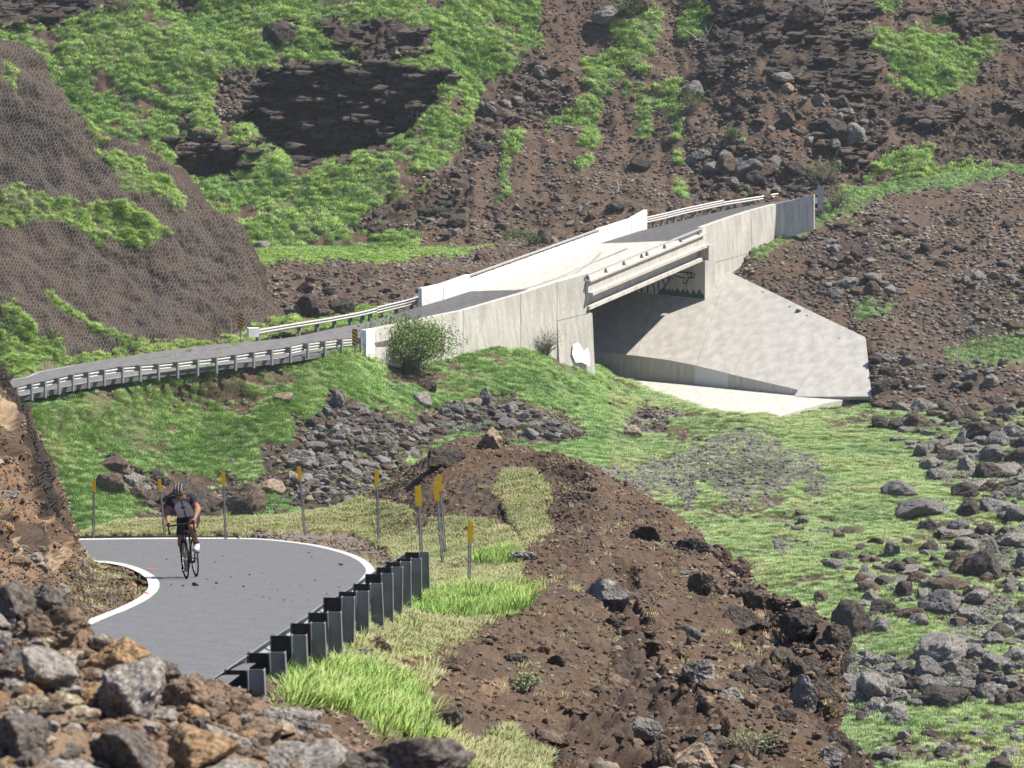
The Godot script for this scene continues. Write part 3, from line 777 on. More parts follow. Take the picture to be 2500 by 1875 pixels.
	# ---- rock face and talus on the inside of the bend ----
	rows = [
		[-250, [1700, 36, 1600, 40, 1500, 44, 1400, 47, 1300, 50, 1100, 54, 900, 57, 700, 60, 690, 64, 800, 80]],
		[0, [1620, 38, 1540, 42, 1470, 46, 1400, 49, 1330, 51.5, 1200, 54.5, 1050, 57.5, 885, 60.5, 895, 65, 1100, 85]],
		[24, [1610, 38.8, 1534, 42.7, 1466, 46.5, 1400, 49.4, 1333, 51.9, 1214, 54.9, 1075, 57.7, 917, 61, 927, 65.5, 1130, 85]],
		[60, [1590, 40, 1520, 44, 1460, 47.5, 1400, 50, 1340, 52.5, 1240, 55.5, 1120, 58, 985, 61.5, 997, 66, 1200, 85]],
		[110, [1560, 42, 1510, 45, 1460, 48.5, 1410, 51, 1360, 53.5, 1280, 56.5, 1180, 59, 1060, 62.5, 1080, 67, 1250, 85]],
		[150, [1540, 43.5, 1500, 46.5, 1460, 49.5, 1420, 52, 1370, 54.5, 1320, 57, 1260, 60, 1178, 63, 1200, 67, 1300, 82]],
		[180, [1520, 44.7, 1490, 47, 1455, 50, 1420, 53, 1385, 55.5, 1350, 58, 1325, 61, 1290, 63.5, 1300, 67, 1340, 76]],
		[192, [1517, 44.9, 1488, 47.2, 1455, 50.2, 1422, 53.3, 1390, 56, 1362, 58.6, 1345, 61.5, 1335, 63.5, 1340, 66, 1360, 72]],
		[240, [1505, 45.7, 1480, 48, 1455, 51, 1430, 54, 1410, 57, 1395, 60.5, 1383, 63, 1376, 64.5, 1378, 66, 1384, 67]],
		[300, [1485, 47.8, 1468, 50, 1450, 52, 1433, 54.5, 1418, 57.5, 1405, 60, 1396, 62, 1388, 63, 1389, 63.5, 1394, 64]],
		[358, [1452, 53.2, 1447, 54, 1442, 54.8, 1437, 55.5, 1432, 56.3, 1428, 57, 1426, 57.5, 1424, 58, 1425, 58.2, 1428, 58.5]]]
	for c in rows:
		for i in range(0, c[1].size(), 2):
			if c[1][i] > 1376: c[1][i + 1] = minf(c[1][i + 1], road_d(c[1][i]) - 0.25)
	var gp := [
		[12, poly([-250, 1400, -250, 1090, 50, 1090, 100, 1180, 130, 1280, 190, 1340, 380, 1400, 380, 1480, 200, 1520, -250, 1700])],
		[11, zz(0, 600, [-600, 700, 0, 860, 80, 900, 100, 1080, 40, 1020, 0, 960, -600, 900])],
		[5, zz(0, 600, [-600, 300, 0, 680, 120, 850, 260, 1100, 340, 1330, 420, 1660, 330, 1620, 280, 1480, 220, 1300, 160, 1160, 120, 1060, 90, 880, 0, 800])],
		[2, zz(0, 600, [-600, 1100, 0, 1150, 170, 1170, 150, 1240, 0, 1220])],
		[2, zz(0, 1200, [-600, 60, 0, 80, 160, 100, 340, 180, 380, 330, 300, 410, 240, 330, 160, 380, 0, 260, -600, 300])],
		[11, zz(0, 1200, [150, 180, 200, 200, 230, 330, 170, 360])],
		[11, zz(0, 1200, [280, 100, 350, 150, 350, 230, 300, 180])],
		[11, zz(0, 1200, [330, 330, 440, 290, 470, 380, 400, 410, 330, 400])],
		[0, poly([190, 1345, 250, 1375, 310, 1400, 350, 1430, 340, 1455, 290, 1480, 215, 1497, 150, 1450])],
	]
	S.face = make_sheet(rows, [16, 16, 18, 22, 30, 34, 36, 4, 8], 3.5, gp, 6, face_shape, 6.0)
	tag(put("rock_face", sheet_mesh(S.face, near_soil), M.near_earth), "", "", "", "structure")
	# ---- rubble berm in front ----
	rows = []
	for c in [[-250, 1465], [0, 1470], [110, 1462], [160, 1480], [200, 1520], [225, 1560], [330, 1600], [420, 1655], [540, 1685], [620, 1722], [700, 1762], [800, 1790], [900, 1815], [1000, 1845], [1150, 1900], [1300, 1970]]:
		var y: float = c[1]
		var b := 2050.0
		rows.append([c[0], [b, 15.2, lerpf(b, y, 0.3), 16.8, lerpf(b, y, 0.6), 18.8, lerpf(b, y, 0.85), 21, y, 22.6, y + 12, 24.2, y + 220, 29]])
	S.rubble = make_sheet(rows, [10, 14, 14, 10, 4, 6], 8.0, [], 12, near_shape, 6.0)
	tag(put("rubble_berm", sheet_mesh(S.rubble, near_soil), M.near_earth), "", "", "", "structure")

func ribbon(a: Array, b: Array, m: Material, called: String, parent: Node = null, sub := 4, thick := 0.0) -> MeshInstance3D:
	var g := Geo.new()
	for i in a.size() - 1:
		for k in sub:
			var t0 := float(k) / sub
			var t1 := float(k + 1) / sub
			g.quad(a[i].lerp(b[i], t0), a[i].lerp(b[i], t1), a[i + 1].lerp(b[i + 1], t1), a[i + 1].lerp(b[i + 1], t0))
	if thick > 0.0:
		for e in [a, b]:
			for i in e.size() - 1:
				g.quad(e[i], e[i + 1], e[i + 1] - Vector3.UP * thick, e[i] - Vector3.UP * thick)
	return put(called, g.mesh(), m, parent)

func stripe(path: Array, width: float, up: Vector3, m: Material, called: String, parent: Node = null, rough := 0.0) -> MeshInstance3D:
	var a := []
	var b := []
	for i in path.size():
		var t: Vector3 = (path[mini(i + 1, path.size() - 1)] - path[maxi(i - 1, 0)]).normalized()
		var s := t.cross(up).normalized() * width * 0.5
		var j := 1.0 + rough * nC.get_noise_3dv(path[i] * 9.0)
		a.append(path[i] - s * j)
		b.append(path[i] + s * j)
	return ribbon(a, b, m, called, parent, 1)

func smooth_path(a: Array, n: int) -> Array:   # [px, py] pairs through a Catmull-Rom curve
	var r := []
	for i in a.size() - 1:
		var p0: Vector3 = a[maxi(i - 1, 0)]; var p1: Vector3 = a[i]; var p2: Vector3 = a[i + 1]; var p3: Vector3 = a[mini(i + 2, a.size() - 1)]
		for k in n: r.append(p1.cubic_interpolate(p2, p0, p3, float(k) / n))
	r.append(a[-1])
	return r

func pts(a: Array) -> Array:
	var r := []
	for i in range(0, a.size(), 3): r.append(pt(a[i], a[i + 1], a[i + 2]))
	return r

func roads() -> void:
	# near bend
	var g := Geo.new()
	var right := [[1312, 560], [1316, 640], [1322, 690], [1330, 755], [1345, 830], [1360, 875], [1374, 900], [1388, 918], [1402, 921], [1420, 908], [1450, 872], [1505, 795], [1572, 700], [1648, 595], [1770, 440], [1900, 270], [1990, 150]]
	var left := [[1312, -400], [1373, -400], [1374, 236], [1381, 298], [1396, 338], [1414, 364], [1432, 371], [1450, 364], [1470, 339], [1492, 294], [1527, 209], [1580, 94], [1680, -110], [1800, -330], [1990, -600]]
	var edge := func(t: Array, y: float) -> float:
		for i in t.size() - 1:
			if y <= t[i + 1][0]: return lerpf(t[i][1], t[i + 1][1], clampf((y - t[i][0]) / (t[i + 1][0] - t[i][0]), 0, 1))
		return t[-1][1]
	var top := 1312.0
	while top < 1985.0:
		var h := 2.0 if top < 1460 else 6.0
		var y1 := top + h
		var la: float = edge.call(left, top); var lb: float = edge.call(left, y1)
		var ra: float = edge.call(right, top); var rb: float = edge.call(right, y1)
		for k in 12:
			var t0 := k / 12.0
			var t1 := (k + 1) / 12.0
			g.quad(pt(lerpf(lb, rb, t0), y1, road_d(y1)), pt(lerpf(la, ra, t0), top, road_d(top)), pt(lerpf(la, ra, t1), top, road_d(top)), pt(lerpf(lb, rb, t1), y1, road_d(y1)))
		top = y1
	for i in g.v.size(): g.v[i].y += 0.03
	tag(put("road", g.mesh(), M.asphalt), "", "", "", "structure")
	var up := Vector3(0, 1, 0.13).normalized()
	var mk := func(a: Array) -> Array:
		var r := []
		for q in a: r.append(pt(q[0], q[1], road_d(q[1])) + up * 0.036)
		return smooth_path(r, 8)
	var l1: Array = mk.call([[100, 1322], [190, 1321], [300, 1319.5], [440, 1318.5], [600, 1319], [680, 1324], [760, 1334], [830, 1350], [876, 1368], [900, 1388], [903, 1403], [890, 1420], [863, 1450], [790, 1505], [705, 1568]])
	tag(stripe(l1, 0.16, up, M.line_paint, "edge_line", null, 0.05), "", "", "", "structure")
	var l2: Array = mk.call([[170, 1373], [238, 1375.5], [270, 1377.5], [308, 1385], [343, 1398], [368, 1415], [376, 1432], [369, 1450], [344, 1470], [300, 1492], [260, 1508], [215, 1527], [100, 1580], [-100, 1680]])
	tag(stripe(l2, 0.18, up, M.line_paint, "edge_line", null, 0.12), "", "", "", "structure")
	for q in [[362, 1394, 378, 1393], [352, 1452, 362, 1455]]:
		var a := pt(q[0], q[1], road_d(q[1])) + up * 0.042
		var b := pt(q[2], q[3], road_d(q[3])) + up * 0.042
		tag(stripe([a, a.lerp(b, 0.5), b], 0.05, up, M.red_mark, "survey_mark", null, 0.5), "", "", "", "structure")
	# far road
	var near_e := pts([-250, 1010, 206, 61, 966, 208, 216, 936, 211, 480, 899, 217, 708, 874, 222, 866, 846, 228, 960, 828, 232.5, 1020, 812, 236, 1123, 788, 240, 1218, 765, 243.5, 1313, 735, 246.5, 1380, 716, 248.6, 1430, 702, 250])
	var far_e := pts([-250, 958, 213.5, 37, 924, 216.5, 122, 900, 219.5, 447, 850, 228, 692, 826, 233, 814, 802, 237.5, 895, 786, 240, 960, 768, 242, 1041, 744, 244.5, 1080, 733, 246, 1110, 723, 248, 1130, 717, 249, 1147, 711, 250])
	var sn := smooth_path(near_e.slice(0, 8), 5)
	var sf := smooth_path(far_e.slice(0, 8), 5)
	tag(ribbon(sn, sf, M.old_asphalt, "road", null, 4, 0.3), "", "", "", "structure")
	for i in range(6, 13): near_e[i] = near_e[i].lerp(far_e[i], 0.07)
	var lifted_n := []; var lifted_f := []
	for i in range(7, 13):
		lifted_n.append(near_e[i]); lifted_f.append(far_e[i])
	tag(ribbon(lifted_n, lifted_f, M.bridge_asphalt, "road", null, 4), "", "", "", "structure")
	var rn := pts([1712, 585, 272, 1770, 566, 275, 1834, 541, 278, 1902, 523, 280.5, 1988, 500, 285, 2120, 478, 292])
	var rf := pts([1462, 595, 273, 1565, 563, 279, 1644, 544, 284, 1725, 523, 289.6, 1807, 506, 293, 1930, 484, 298])
	for i in rn.size(): rn[i] = rn[i].lerp(rf[i], 0.08)
	tag(ribbon(rn, rf, M.bridge_asphalt, "road", null, 4), "", "", "", "structure")
	var wl := []
	for i in range(0, 12): wl.append(sf[i].lerp(sn[i], 0.07) + Vector3(0, 0.02, 0))
	tag(stripe(wl, 0.13, Vector3.UP, M.line_paint, "edge_line"), "", "", "", "structure")
	wl = []
	for i in range(0, 26): wl.append(sn[i].lerp(sf[i], 0.05) + Vector3(0, 0.02, 0))
	tag(stripe(wl, 0.12, Vector3.UP, M.line_paint, "edge_line"), "", "", "", "structure")

func bar(g: Geo, a: Vector3, b: Vector3, out: Vector3, o0: float, o1: float, y0: float, y1: float):
	var u := Vector3.UP
	g.hexa([a + out * o0 + u * y0, b + out * o0 + u * y0, b + out * o1 + u * y0, a + out * o1 + u * y0, a + out * o0 + u * y1, b + out * o0 + u * y1, b + out * o1 + u * y1, a + out * o1 + u * y1])

func slab(p: Array, back: Vector3) -> ArrayMesh:   # a face of four corners given depth along back
	var g := Geo.new()
	g.hexa([p[0], p[1], p[2], p[3], p[0] + back, p[1] + back, p[2] + back, p[3] + back])
	return g.mesh()

func table(t: Array, x: float) -> Vector2:   # [x, y, d] triples
	for i in range(0, t.size() - 3, 3):
		if x <= t[i + 3]:
			var w := clampf((x - t[i]) / (t[i + 3] - t[i]), 0, 1)
			return Vector2(lerpf(t[i + 1], t[i + 4], w), lerpf(t[i + 2], t[i + 5], w))
	return Vector2(t[-2], t[-1])

func on_plane(px: float, py: float, o: Vector3, n: Vector3) -> Vector3:
	var d := pt(px, py, 1.0)
	return d * (o.dot(n) / d.dot(n))

func patch(outline: PackedVector2Array, o: Vector3, n: Vector3, m: Material, called: String, parent: Node, proud := 0.006) -> void:
	var g := Geo.new()
	var idx := Geometry2D.triangulate_polygon(outline)
	var face := n if n.z > 0 else -n
	for i in range(0, idx.size(), 3):
		var q := []
		for k in 3: q.append(on_plane(outline[idx[i + k]].x, outline[idx[i + k]].y, o, n) + face * proud)
		g.tri(q[0], q[1], q[2])
	if idx.size(): put(called, g.mesh(), m, parent)

func stroke(line: PackedVector2Array, w: float, o: Vector3, n: Vector3, m: Material, called: String, parent: Node, proud := 0.012) -> void:
	var face := n if n.z > 0 else -n
	var path := []
	for q in line: path.append(on_plane(q.x, q.y, o, n) + face * proud)
	stripe(path, w, face, m, called, parent)

func zk(ox: float, oy: float, k: float, a: Array) -> PackedVector2Array:
	var r := PackedVector2Array()
	for i in range(0, a.size(), 2): r.append(Vector2(ox + a[i] / k, oy + a[i + 1] / k))
	return r

func bridge() -> void:
	var N0 := pt(1430, 702, 250); var N1 := pt(1712, 585, 272)
	var F0 := pt(1147, 711, 250); var F1 := pt(1462, 595, 273)
	var along := (N1 - N0).normalized()
	var out := along.cross(Vector3.UP).normalized()
	var up := Vector3.UP
	var b := thing("bridge", "pale concrete road bridge with low railing over a dry stream channel", "bridge", N0)
	var inv := Transform3D(Basis(), -N0)
	var addp := func(called: String, g: Geo, m: Material):
		for i in g.v.size(): g.v[i] -= N0
		return put(called, g.mesh(), m, b)
	var g := Geo.new()
	g.hexa([N0 - up * 0.37, N1 - up * 0.37, F1 - up * 0.37, F0 - up * 0.37, N0, N1, F1, F0])
	addp.call("deck", g, M.deck_concrete)
	# near side
	g = Geo.new(); bar(g, N0, N1, out, 0.002, 0.20, -0.37, 0.397); addp.call("parapet", g, M.concrete)
	g = Geo.new(); bar(g, N0 + along * 0.02, N1 - along * 0.02, out, -0.06, 0.40, 0.40, 0.55); addp.call("parapet_cap", g, M.concrete)
	g = Geo.new(); bar(g, N0 + along * 0.03, N1 - along * 0.03, out, 0.04, 0.16, 0.90, 1.02); addp.call("hand_rail", g, M.rail_steel)
	for t in [0.012, 0.155, 0.305, 0.455, 0.50, 0.655, 0.80, 0.965]:
		var c := N0.lerp(N1, t)
		g = Geo.new()
		var p: Array = [c - along * 0.14 - out * 0.02, c + along * 0.14 - out * 0.02, c + along * 0.14 + out * 0.24, c - along * 0.14 + out * 0.24]
		var q: Array = [c - along * 0.03 + out * 0.0, c + along * 0.03 + out * 0.0, c + along * 0.03 + out * 0.10, c - along * 0.03 + out * 0.10]
		g.hexa([p[0] + up * 0.553, p[1] + up * 0.553, p[2] + up * 0.553, p[3] + up * 0.553, q[0] + up * 0.897, q[1] + up * 0.897, q[2] + up * 0.897, q[3] + up * 0.897])
		addp.call("rail_post", g, M.stain)
	g = Geo.new(); bar(g, N0, N1, out, -0.10, 0.60, -0.60, -0.373); addp.call("deck_edge", g, M.concrete)
	g = Geo.new(); bar(g, N0, N1 - along * 0.6, out, -0.38, -0.12, -1.42, -0.603); addp.call("girder", g, M.concrete)
	g = Geo.new(); bar(g, N0, N1 - along * 0.6, out, -0.60, 0.34, -1.70, -1.423); addp.call("girder_flange", g, M.concrete)
	for o in [-2.4, -4.3, -6.2]:
		g = Geo.new(); bar(g, N0, N1 - along * 0.6, out, o, o + 0.4, -1.70, -0.375); addp.call("girder", g, M.concrete)
	# far side, painted white
	g = Geo.new(); bar(g, F0, F1, out, -0.32, 0.0, -0.37, 0.92); addp.call("parapet", g, M.white_paint)
	g = Geo.new(); bar(g, F0, F1, out, -0.22, -0.08, 1.10, 1.22); addp.call("hand_rail", g, M.rail_steel)
	for k in 8:
		var c := F0.lerp(F1, 0.06 + k * 0.125)
		g = Geo.new(); g.box(c + up * 1.01 - out * 0.15, along * 0.06, up * 0.089, out * 0.06)
		addp.call("rail_post", g, M.stain)
	var blk := func(a: Vector3, c: Vector3, ha: float, hc: float, called: String):
		var gg := Geo.new()
		var o := (c - a).cross(up).normalized() * 0.36
		gg.hexa([a - up * 0.5, c - up * 0.5, c - up * 0.5 - o, a - up * 0.5 - o, a + up * ha, c + up * hc, c + up * hc - o, a + up * ha - o])
		addp.call(called, gg, M.white_paint)
	var e0 := pt(1030, 741, 244.6)
	blk.call(e0, pt(1082, 731, 246.5), 1.14, 1.18, "end_block")
	blk.call(pt(1083, 730.7, 246.5), F0 - along * 0.02, 1.18, 1.28, "end_block")
	blk.call(F1 + along * 0.02, pt(1540, 570, 278), 1.22, 1.24, "end_block")
	blk.call(pt(1541, 569.7, 278), pt(1580, 558, 280), 1.24, 1.60, "end_block")
	# near left retaining wall in panels
	var T := [894, 806, 229, 960, 795, 233, 1017, 780, 236, 1123, 760, 240, 1218, 736, 243.5, 1313, 703, 246.5, 1380, 683, 248.6, 1432, 669, 250.1]
	var L := [894, 880, 229, 1017, 905, 236, 1123, 900, 240, 1218, 895, 243.5, 1313, 915, 246.5, 1380, 935, 248.6, 1452, 960, 250.7]
	var back := -out * 0.45
	var cuts := [894, 917, 985, 1079, 1131, 1271, 1360, 1433]
	for i in cuts.size() - 1:
		var x0: float = cuts[i] + 0.5
		var x1: float = cuts[i + 1] - 0.5
		var q := []
		for x in [x0, x1]:
			var tt := table(T, x)
			q.append(pt(x, tt.x, tt.y))
		var l0 := table(L, x0); var l1 := table(L, x1)
		if i == cuts.size() - 2:
			var m0 := pt(x0, 783, table(T, x0).y); var m1 := pt(x1, 766, table(T, x1).y)
			put("wall_panel", slab([q[0] - N0, q[1] - N0, m1 - N0, m0 - N0], back), M.concrete, b)
			var n0 := pt(x0, 784.5, table(T, x0).y); var n1 := pt(1446, 764, 250.5)
			var w0 := pt(x0 + 8, l0.x + 6, l0.y); var w1 := pt(1455, 962, 250.9)
			put("wall_panel", slab([n0 - N0, n1 - N0, w1 - N0, w0 - N0], back * 2.0), M.concrete, b)
			var o2 := n0
			var nn := (n1 - n0).cross(w0 - n0).normalized()
			patch(zk(1320, 640, 5.027, [400, 1010, 450, 985, 490, 1010, 520, 1075, 545, 1080, 570, 1045, 590, 1080, 605, 1150, 610, 1290, 570, 1260, 500, 1230, 430, 1235, 400, 1170, 383, 1120]), o2, nn, M.white_paint, "paint_patch", self)
		else:
			var mm: Material = M.white_paint if i == 0 else M.concrete
			put("wall_panel", slab([q[0] - N0, q[1] - N0, pt(x1, l1.x, l1.y) - N0, pt(x0, l0.x, l0.y) - N0], back), mm, b)
			if i == 4:
				var nn2: Vector3 = (q[1] - q[0]).cross(up).normalized()
				stroke(zk(960, 440, 3.687, [857, 1268, 862, 1350, 870, 1459]), 0.16, q[0], nn2, M.stain, "stain_streak", self)
				patch(zk(960, 440, 3.687, [880, 1350, 930, 1345, 940, 1400, 935, 1440, 890, 1445, 876, 1400]), q[0], nn2, M.rust_stain, "rust_stain", self)
				patch(zk(960, 440, 3.687, [810, 1390, 845, 1360, 852, 1440, 800, 1440]), q[0], nn2, M.rust_stain, "rust_stain", self)
			if i == 5:
				var nn3: Vector3 = (q[1] - q[0]).cross(up).normalized()
				patch(zk(960, 440, 3.687, [1245, 1015, 1280, 1010, 1296, 1180, 1262, 1185]), q[0], nn3, M.stain, "stain_streak", self)
	# right retaining wall
	var RT := [1713, 555, 272, 1785, 530, 275.5, 1834, 514, 278, 1895, 498, 280.6, 1940, 487, 280.35, 1987, 475, 279.9]
	var RM := [1713, 649, 272, 1785, 630, 275.5, 1834, 616, 278, 1900, 600, 281]
	var RL := [1722, 745, 272, 1785, 680, 275.5, 1834, 640, 278, 1895, 600, 280.6, 1940, 575, 280.35, 1987, 560, 279.9]
	cuts = [1713, 1785, 1834, 1895, 1940, 1987]
	for i in cuts.size() - 1:
		var gap := 0.5 if i == 1 else 0.0
		var x0: float = cuts[i] + (0.5 if i == 2 else 0.0)
		var x1: float = cuts[i + 1] - gap
		var q := []
		for x in [x0, x1]: q.append(pt(x, table(RT, x).x, table(RT, x).y))
		var bb: Vector3 = -((q[1] - q[0]).cross(up).normalized()) * 0.45
		if i < 2:
			var m := []
			for x in [x1, x0]: m.append(pt(x, table(RM, x).x, table(RM, x).y))
			put("wall_panel", slab([q[0] - N0, q[1] - N0, m[0] - N0, m[1] - N0], bb), M.concrete, b)
			var lo := []
			for x in [x1, maxf(x0, 1718)]: lo.append(pt(x, table(RL, x).x + 14, table(RL, x).y))
			var mt := []
			for x in [maxf(x0, 1718), x1]: mt.append(pt(x, table(RM, x).x + 1.2, table(RM, x).y))
			put("wall_panel", slab([mt[0] - N0, mt[1] - N0, lo[0] - N0, lo[1] - N0], bb * 2.0), M.concrete, b)
		else:
			put("wall_panel", slab([q[0] - N0, q[1] - N0, pt(x1, table(RL, x1).x, table(RL, x1).y) - N0, pt(x0, table(RL, x0).x, table(RL, x0).y) - N0], bb), M.concrete, b)
		if i == 0 or i >= 3:
			var nn: Vector3 = (q[1] - q[0]).cross(up).normalized()
			if i == 0:
				for s in [[290, 720, 300, 900], [330, 780, 335, 950], [355, 800, 360, 900], [430, 900, 440, 1000], [270, 730, 275, 800]]:
					stroke(zk(1700, 440, 6.144, s), 0.05, q[0], nn, M.stain, "stain_streak", self)
			if i == 3:
				for s in [[1280, 380, 1285, 440], [1375, 380, 1378, 490], [1420, 400, 1425, 460], [1370, 540, 1372, 590], [1370, 575, 1440, 570], [1440, 520, 1445, 620], [1330, 540, 1325, 640], [1480, 390, 1490, 450], [1440, 400, 1480, 395]]:
					stroke(zk(1700, 440, 6.144, s), 0.09, q[0], nn, M.graffiti_black, "graffiti_mark", self)
			if i == 4:
				for s in [[1515, 300, 1530, 320], [1550, 420, 1580, 450], [1550, 480, 1650, 475], [1655, 300, 1665, 400], [1500, 395, 1510, 450], [1640, 330, 1640, 380]]:
					stroke(zk(1700, 440, 6.144, s), 0.09, q[0], nn, M.graffiti_black, "graffiti_mark", self)
	# right abutment with the mural
	var B0 := pt(1721, 731, 271.9); var B1 := pt(1440, 701, 279.3)
	var bn := (B1 - B0).cross(up).normalized()
	if bn.z < 0: bn = -bn
	var top_y := N1.y - 1.72
	g = Geo.new()
	var t0 := Vector3(B0.x, top_y, B0.z); var t1 := Vector3(B1.x, top_y - 0.1, B1.z)
	g.hexa([B0 - up * 1.5, B1 - up * 1.5, B1 - up * 1.5 - bn * 1.4, B0 - up * 1.5 - bn * 1.4, t0, t1, t1 - bn * 1.4, t0 - bn * 1.4])
	addp.call("abutment", g, M.concrete)
	g = Geo.new()
	var s0 := t0 + up * 0.004 - bn * 0.5
	var s1 := t1 + up * 0.004 - bn * 0.5
	g.hexa([s0, s1, s1 - bn * 0.8, s0 - bn * 0.8, s0 + up * 1.3, s1 + up * 1.3, s1 - bn * 0.8 + up * 1.3, s0 - bn * 0.8 + up * 1.3])
	addp.call("back_wall", g, M.concrete)
	var z := func(a: Array) -> PackedVector2Array: return zk(1320, 640, 5.027, a)
	patch(z.call([1440, 395, 1440, 370, 1490, 340, 1520, 300, 1545, 345, 1575, 320, 1600, 360, 1615, 315, 1635, 360, 1680, 315, 1720, 365, 1750, 320, 1780, 375, 1800, 325, 1840, 390, 1875, 330, 1910, 395, 1945, 320, 1985, 390, 2005, 400, 2008, 452, 1800, 432]), B0, bn, M.graffiti_green, "mural_paint", self)
	for w in [[1175, 320, 1225, 300, 1220, 370, 1180, 362], [1265, 285, 1300, 270, 1295, 380, 1255, 376], [1330, 255, 1355, 245, 1385, 330, 1385, 385, 1320, 382], [1375, 235, 1430, 215, 1445, 370, 1405, 385, 1400, 320], [1450, 210, 1490, 195, 1515, 270, 1505, 300, 1460, 345], [1500, 185, 1535, 172, 1570, 230, 1530, 275], [1550, 165, 1600, 145, 1605, 185, 1580, 215], [1640, 125, 1720, 125, 1715, 165, 1640, 160]]:
		patch(z.call(w), B0, bn, M.graffiti_white, "mural_paint", self)
	for w in [[1320, 260, 1310, 380], [1360, 240, 1395, 320, 1397, 380], [1440, 215, 1452, 360], [1490, 195, 1525, 280], [1545, 170, 1590, 225], [1600, 140, 1560, 250, 1520, 310, 1440, 385], [1250, 290, 1235, 378], [1640, 120, 1840, 125, 1895, 155, 1880, 190, 1815, 190, 1785, 265, 1745, 262, 1765, 195, 1640, 165], [1800, 125, 1810, 160], [1840, 130, 1850, 185], [1600, 190, 1630, 200], [1170, 330, 1180, 365]]:
		stroke(z.call(w), 0.13, B0, bn, M.graffiti_black, "mural_line", self)
	# left abutment
	g = Geo.new()
	var A0 := pt(1443, 770, 250.9); var A1 := A0 + (B1 - B0).normalized() * 11.0
	A0 -= out * 0.9
	A1 -= out * 0.9
	A0.y = N0.y - 1.74
	A1.y = A0.y
	g.hexa([A0 - up * 8.0, A1 - up * 8.0, A1 - up * 8.0 - out * 1.5 - along * 1.5, A0 - up * 8.0 - along * 1.8, A0, A1, A1 - out * 1.5 - along * 1.5, A0 - along * 1.8])
	addp.call("abutment", g, M.concrete)
	# tyre marks on the deck
	var dn := (N1 - N0).cross(F0 - N0).normalized()
	for w in [[1050, 1000, 1250, 960, 1500, 870, 1800, 740, 2110, 610], [1170, 985, 1400, 915, 1650, 830, 1760, 760, 1870, 650]]:
		stroke(zk(960, 440, 3.687, w), 0.16, N0 + (dn if dn.y > 0 else -dn) * 0.004, dn if dn.y > 0 else -dn, M.tyre_print, "tyre_mark", self, 0.006)
	for o in get_children():
		if o is MeshInstance3D and o.get_meta("kind", "") == "" and (str(o.name).begins_with("mural") or str(o.name).begins_with("graffiti") or str(o.name).begins_with("stain") or str(o.name).begins_with("rust") or str(o.name).begins_with("paint_patch") or str(o.name).begins_with("tyre")):
			remove_child(o)
			o.position = -N0
			o.name = str(o.name).rstrip("0123456789").trim_suffix("_")
			b.add_child(o, true)
	# ---- paved channel ----
	var c := thing("channel_paving", "pale concrete paved side slope and floor of the stream channel", "channel paving", pt(1700, 938, 262.6))
	var C0: Vector3 = c.position
	var po := pt(1634, 879, by_drop(933, 30.2))
	var pnn := (pt(1948, 951, by_drop(966, 30.2)) - po).cross(pt(1721, 731, 272) - po).normalized()
	var Bt := []; var Tp := []
	for q in [[1440, 858], [1553, 868], [1634, 879], [1700, 892], [1790, 914.5], [1870, 933], [1948, 951], [2127, 961]]: Bt.append(on_plane(q[0], q[1], po, pnn))
	for q in [[1440, 701], [1600, 718.5], [1722, 732], [1775, 661], [1880, 711], [1985, 762], [2056, 796], [2112, 823]]: Tp.append(on_plane(q[0], q[1], po, pnn))
	for i in Bt.size() - 1:
		var gg := Geo.new()
		var n := 10
		var e0b: Vector3 = Bt[i]; var e1b: Vector3 = Bt[i + 1]; var e0t: Vector3 = Tp[i]; var e1t: Vector3 = Tp[i + 1]
		if i == 6:
			e0b = on_plane(1937.5, 968, po, pnn)
			e1b = on_plane(2128, 968, po, pnn)
		var dirx := (e1b - e0b).normalized()
		e0b += dirx * 0.02; e0t += (e1t - e0t).normalized() * 0.02
		e1b -= dirx * 0.02; e1t -= (e1t - e0t).normalized() * 0.02
		var nr := (e1b - e0b).cross(e0t - e0b).normalized()
		if nr.y < 0: nr = -nr
		for k in n:
			var f0 := float(k) / n; var f1 := float(k + 1) / n
			var aa := e0b.lerp(e0t, f0); var ab := e0b.lerp(e0t, f1); var ba := e1b.lerp(e1t, f0); var bb2 := e1b.lerp(e1t, f1)
			gg.hexa([aa - nr * 0.3, ba - nr * 0.3, bb2 - nr * 0.3, ab - nr * 0.3, aa, ba, bb2, ab])
		for k in gg.v.size(): gg.v[k] -= C0
		put("slope_slab", gg.mesh(), M.paving_concrete, c)
	for i in 6:
		var a: Vector3 = Bt[i]; var e: Vector3 = Bt[i + 1]
		var fl := -30.2
		var pn := (e - a).cross(up).normalized()
		if pn.z < 0: pn = -pn
		var o3 := pn * 0.03
		var q := [a + o3, e + o3, Vector3(e.x, fl - 0.3, e.z) + o3, Vector3(a.x, fl - 0.3, a.z) + o3]
		for k in 4: q[k] -= C0
		put("low_wall", slab(q, -pn * 0.4), M.concrete, c)
		if i == 3:
			patch(zk(1320, 640, 5.027, [1590, 1205, 1640, 1203, 1800, 1245, 2000, 1290, 2230, 1345, 2300, 1365, 2300, 1560, 2000, 1510, 1700, 1465, 1565, 1435, 1553, 1330, 1570, 1250]), a + o3, pn, M.graffiti_white, "paint_patch", c, 0.006)
			c.get_child(-1).position = -C0
	var fp := PackedVector2Array()
	var fv := []
	for q in [[1380, 900], [1457, 913], [1553, 925], [1634, 932], [1700, 937], [1783, 951], [1946, 965], [2127, 963], [2007, 986], [1901, 1017], [1714, 1030], [1600, 990], [1500, 950], [1380, 930]]:
		var w := pt(q[0], q[1], by_drop(q[1], 30.2)) - C0
		fv.append(w); fp.append(Vector2(w.x, w.z))
	g = Geo.new()
	var idx := Geometry2D.triangulate_polygon(fp)
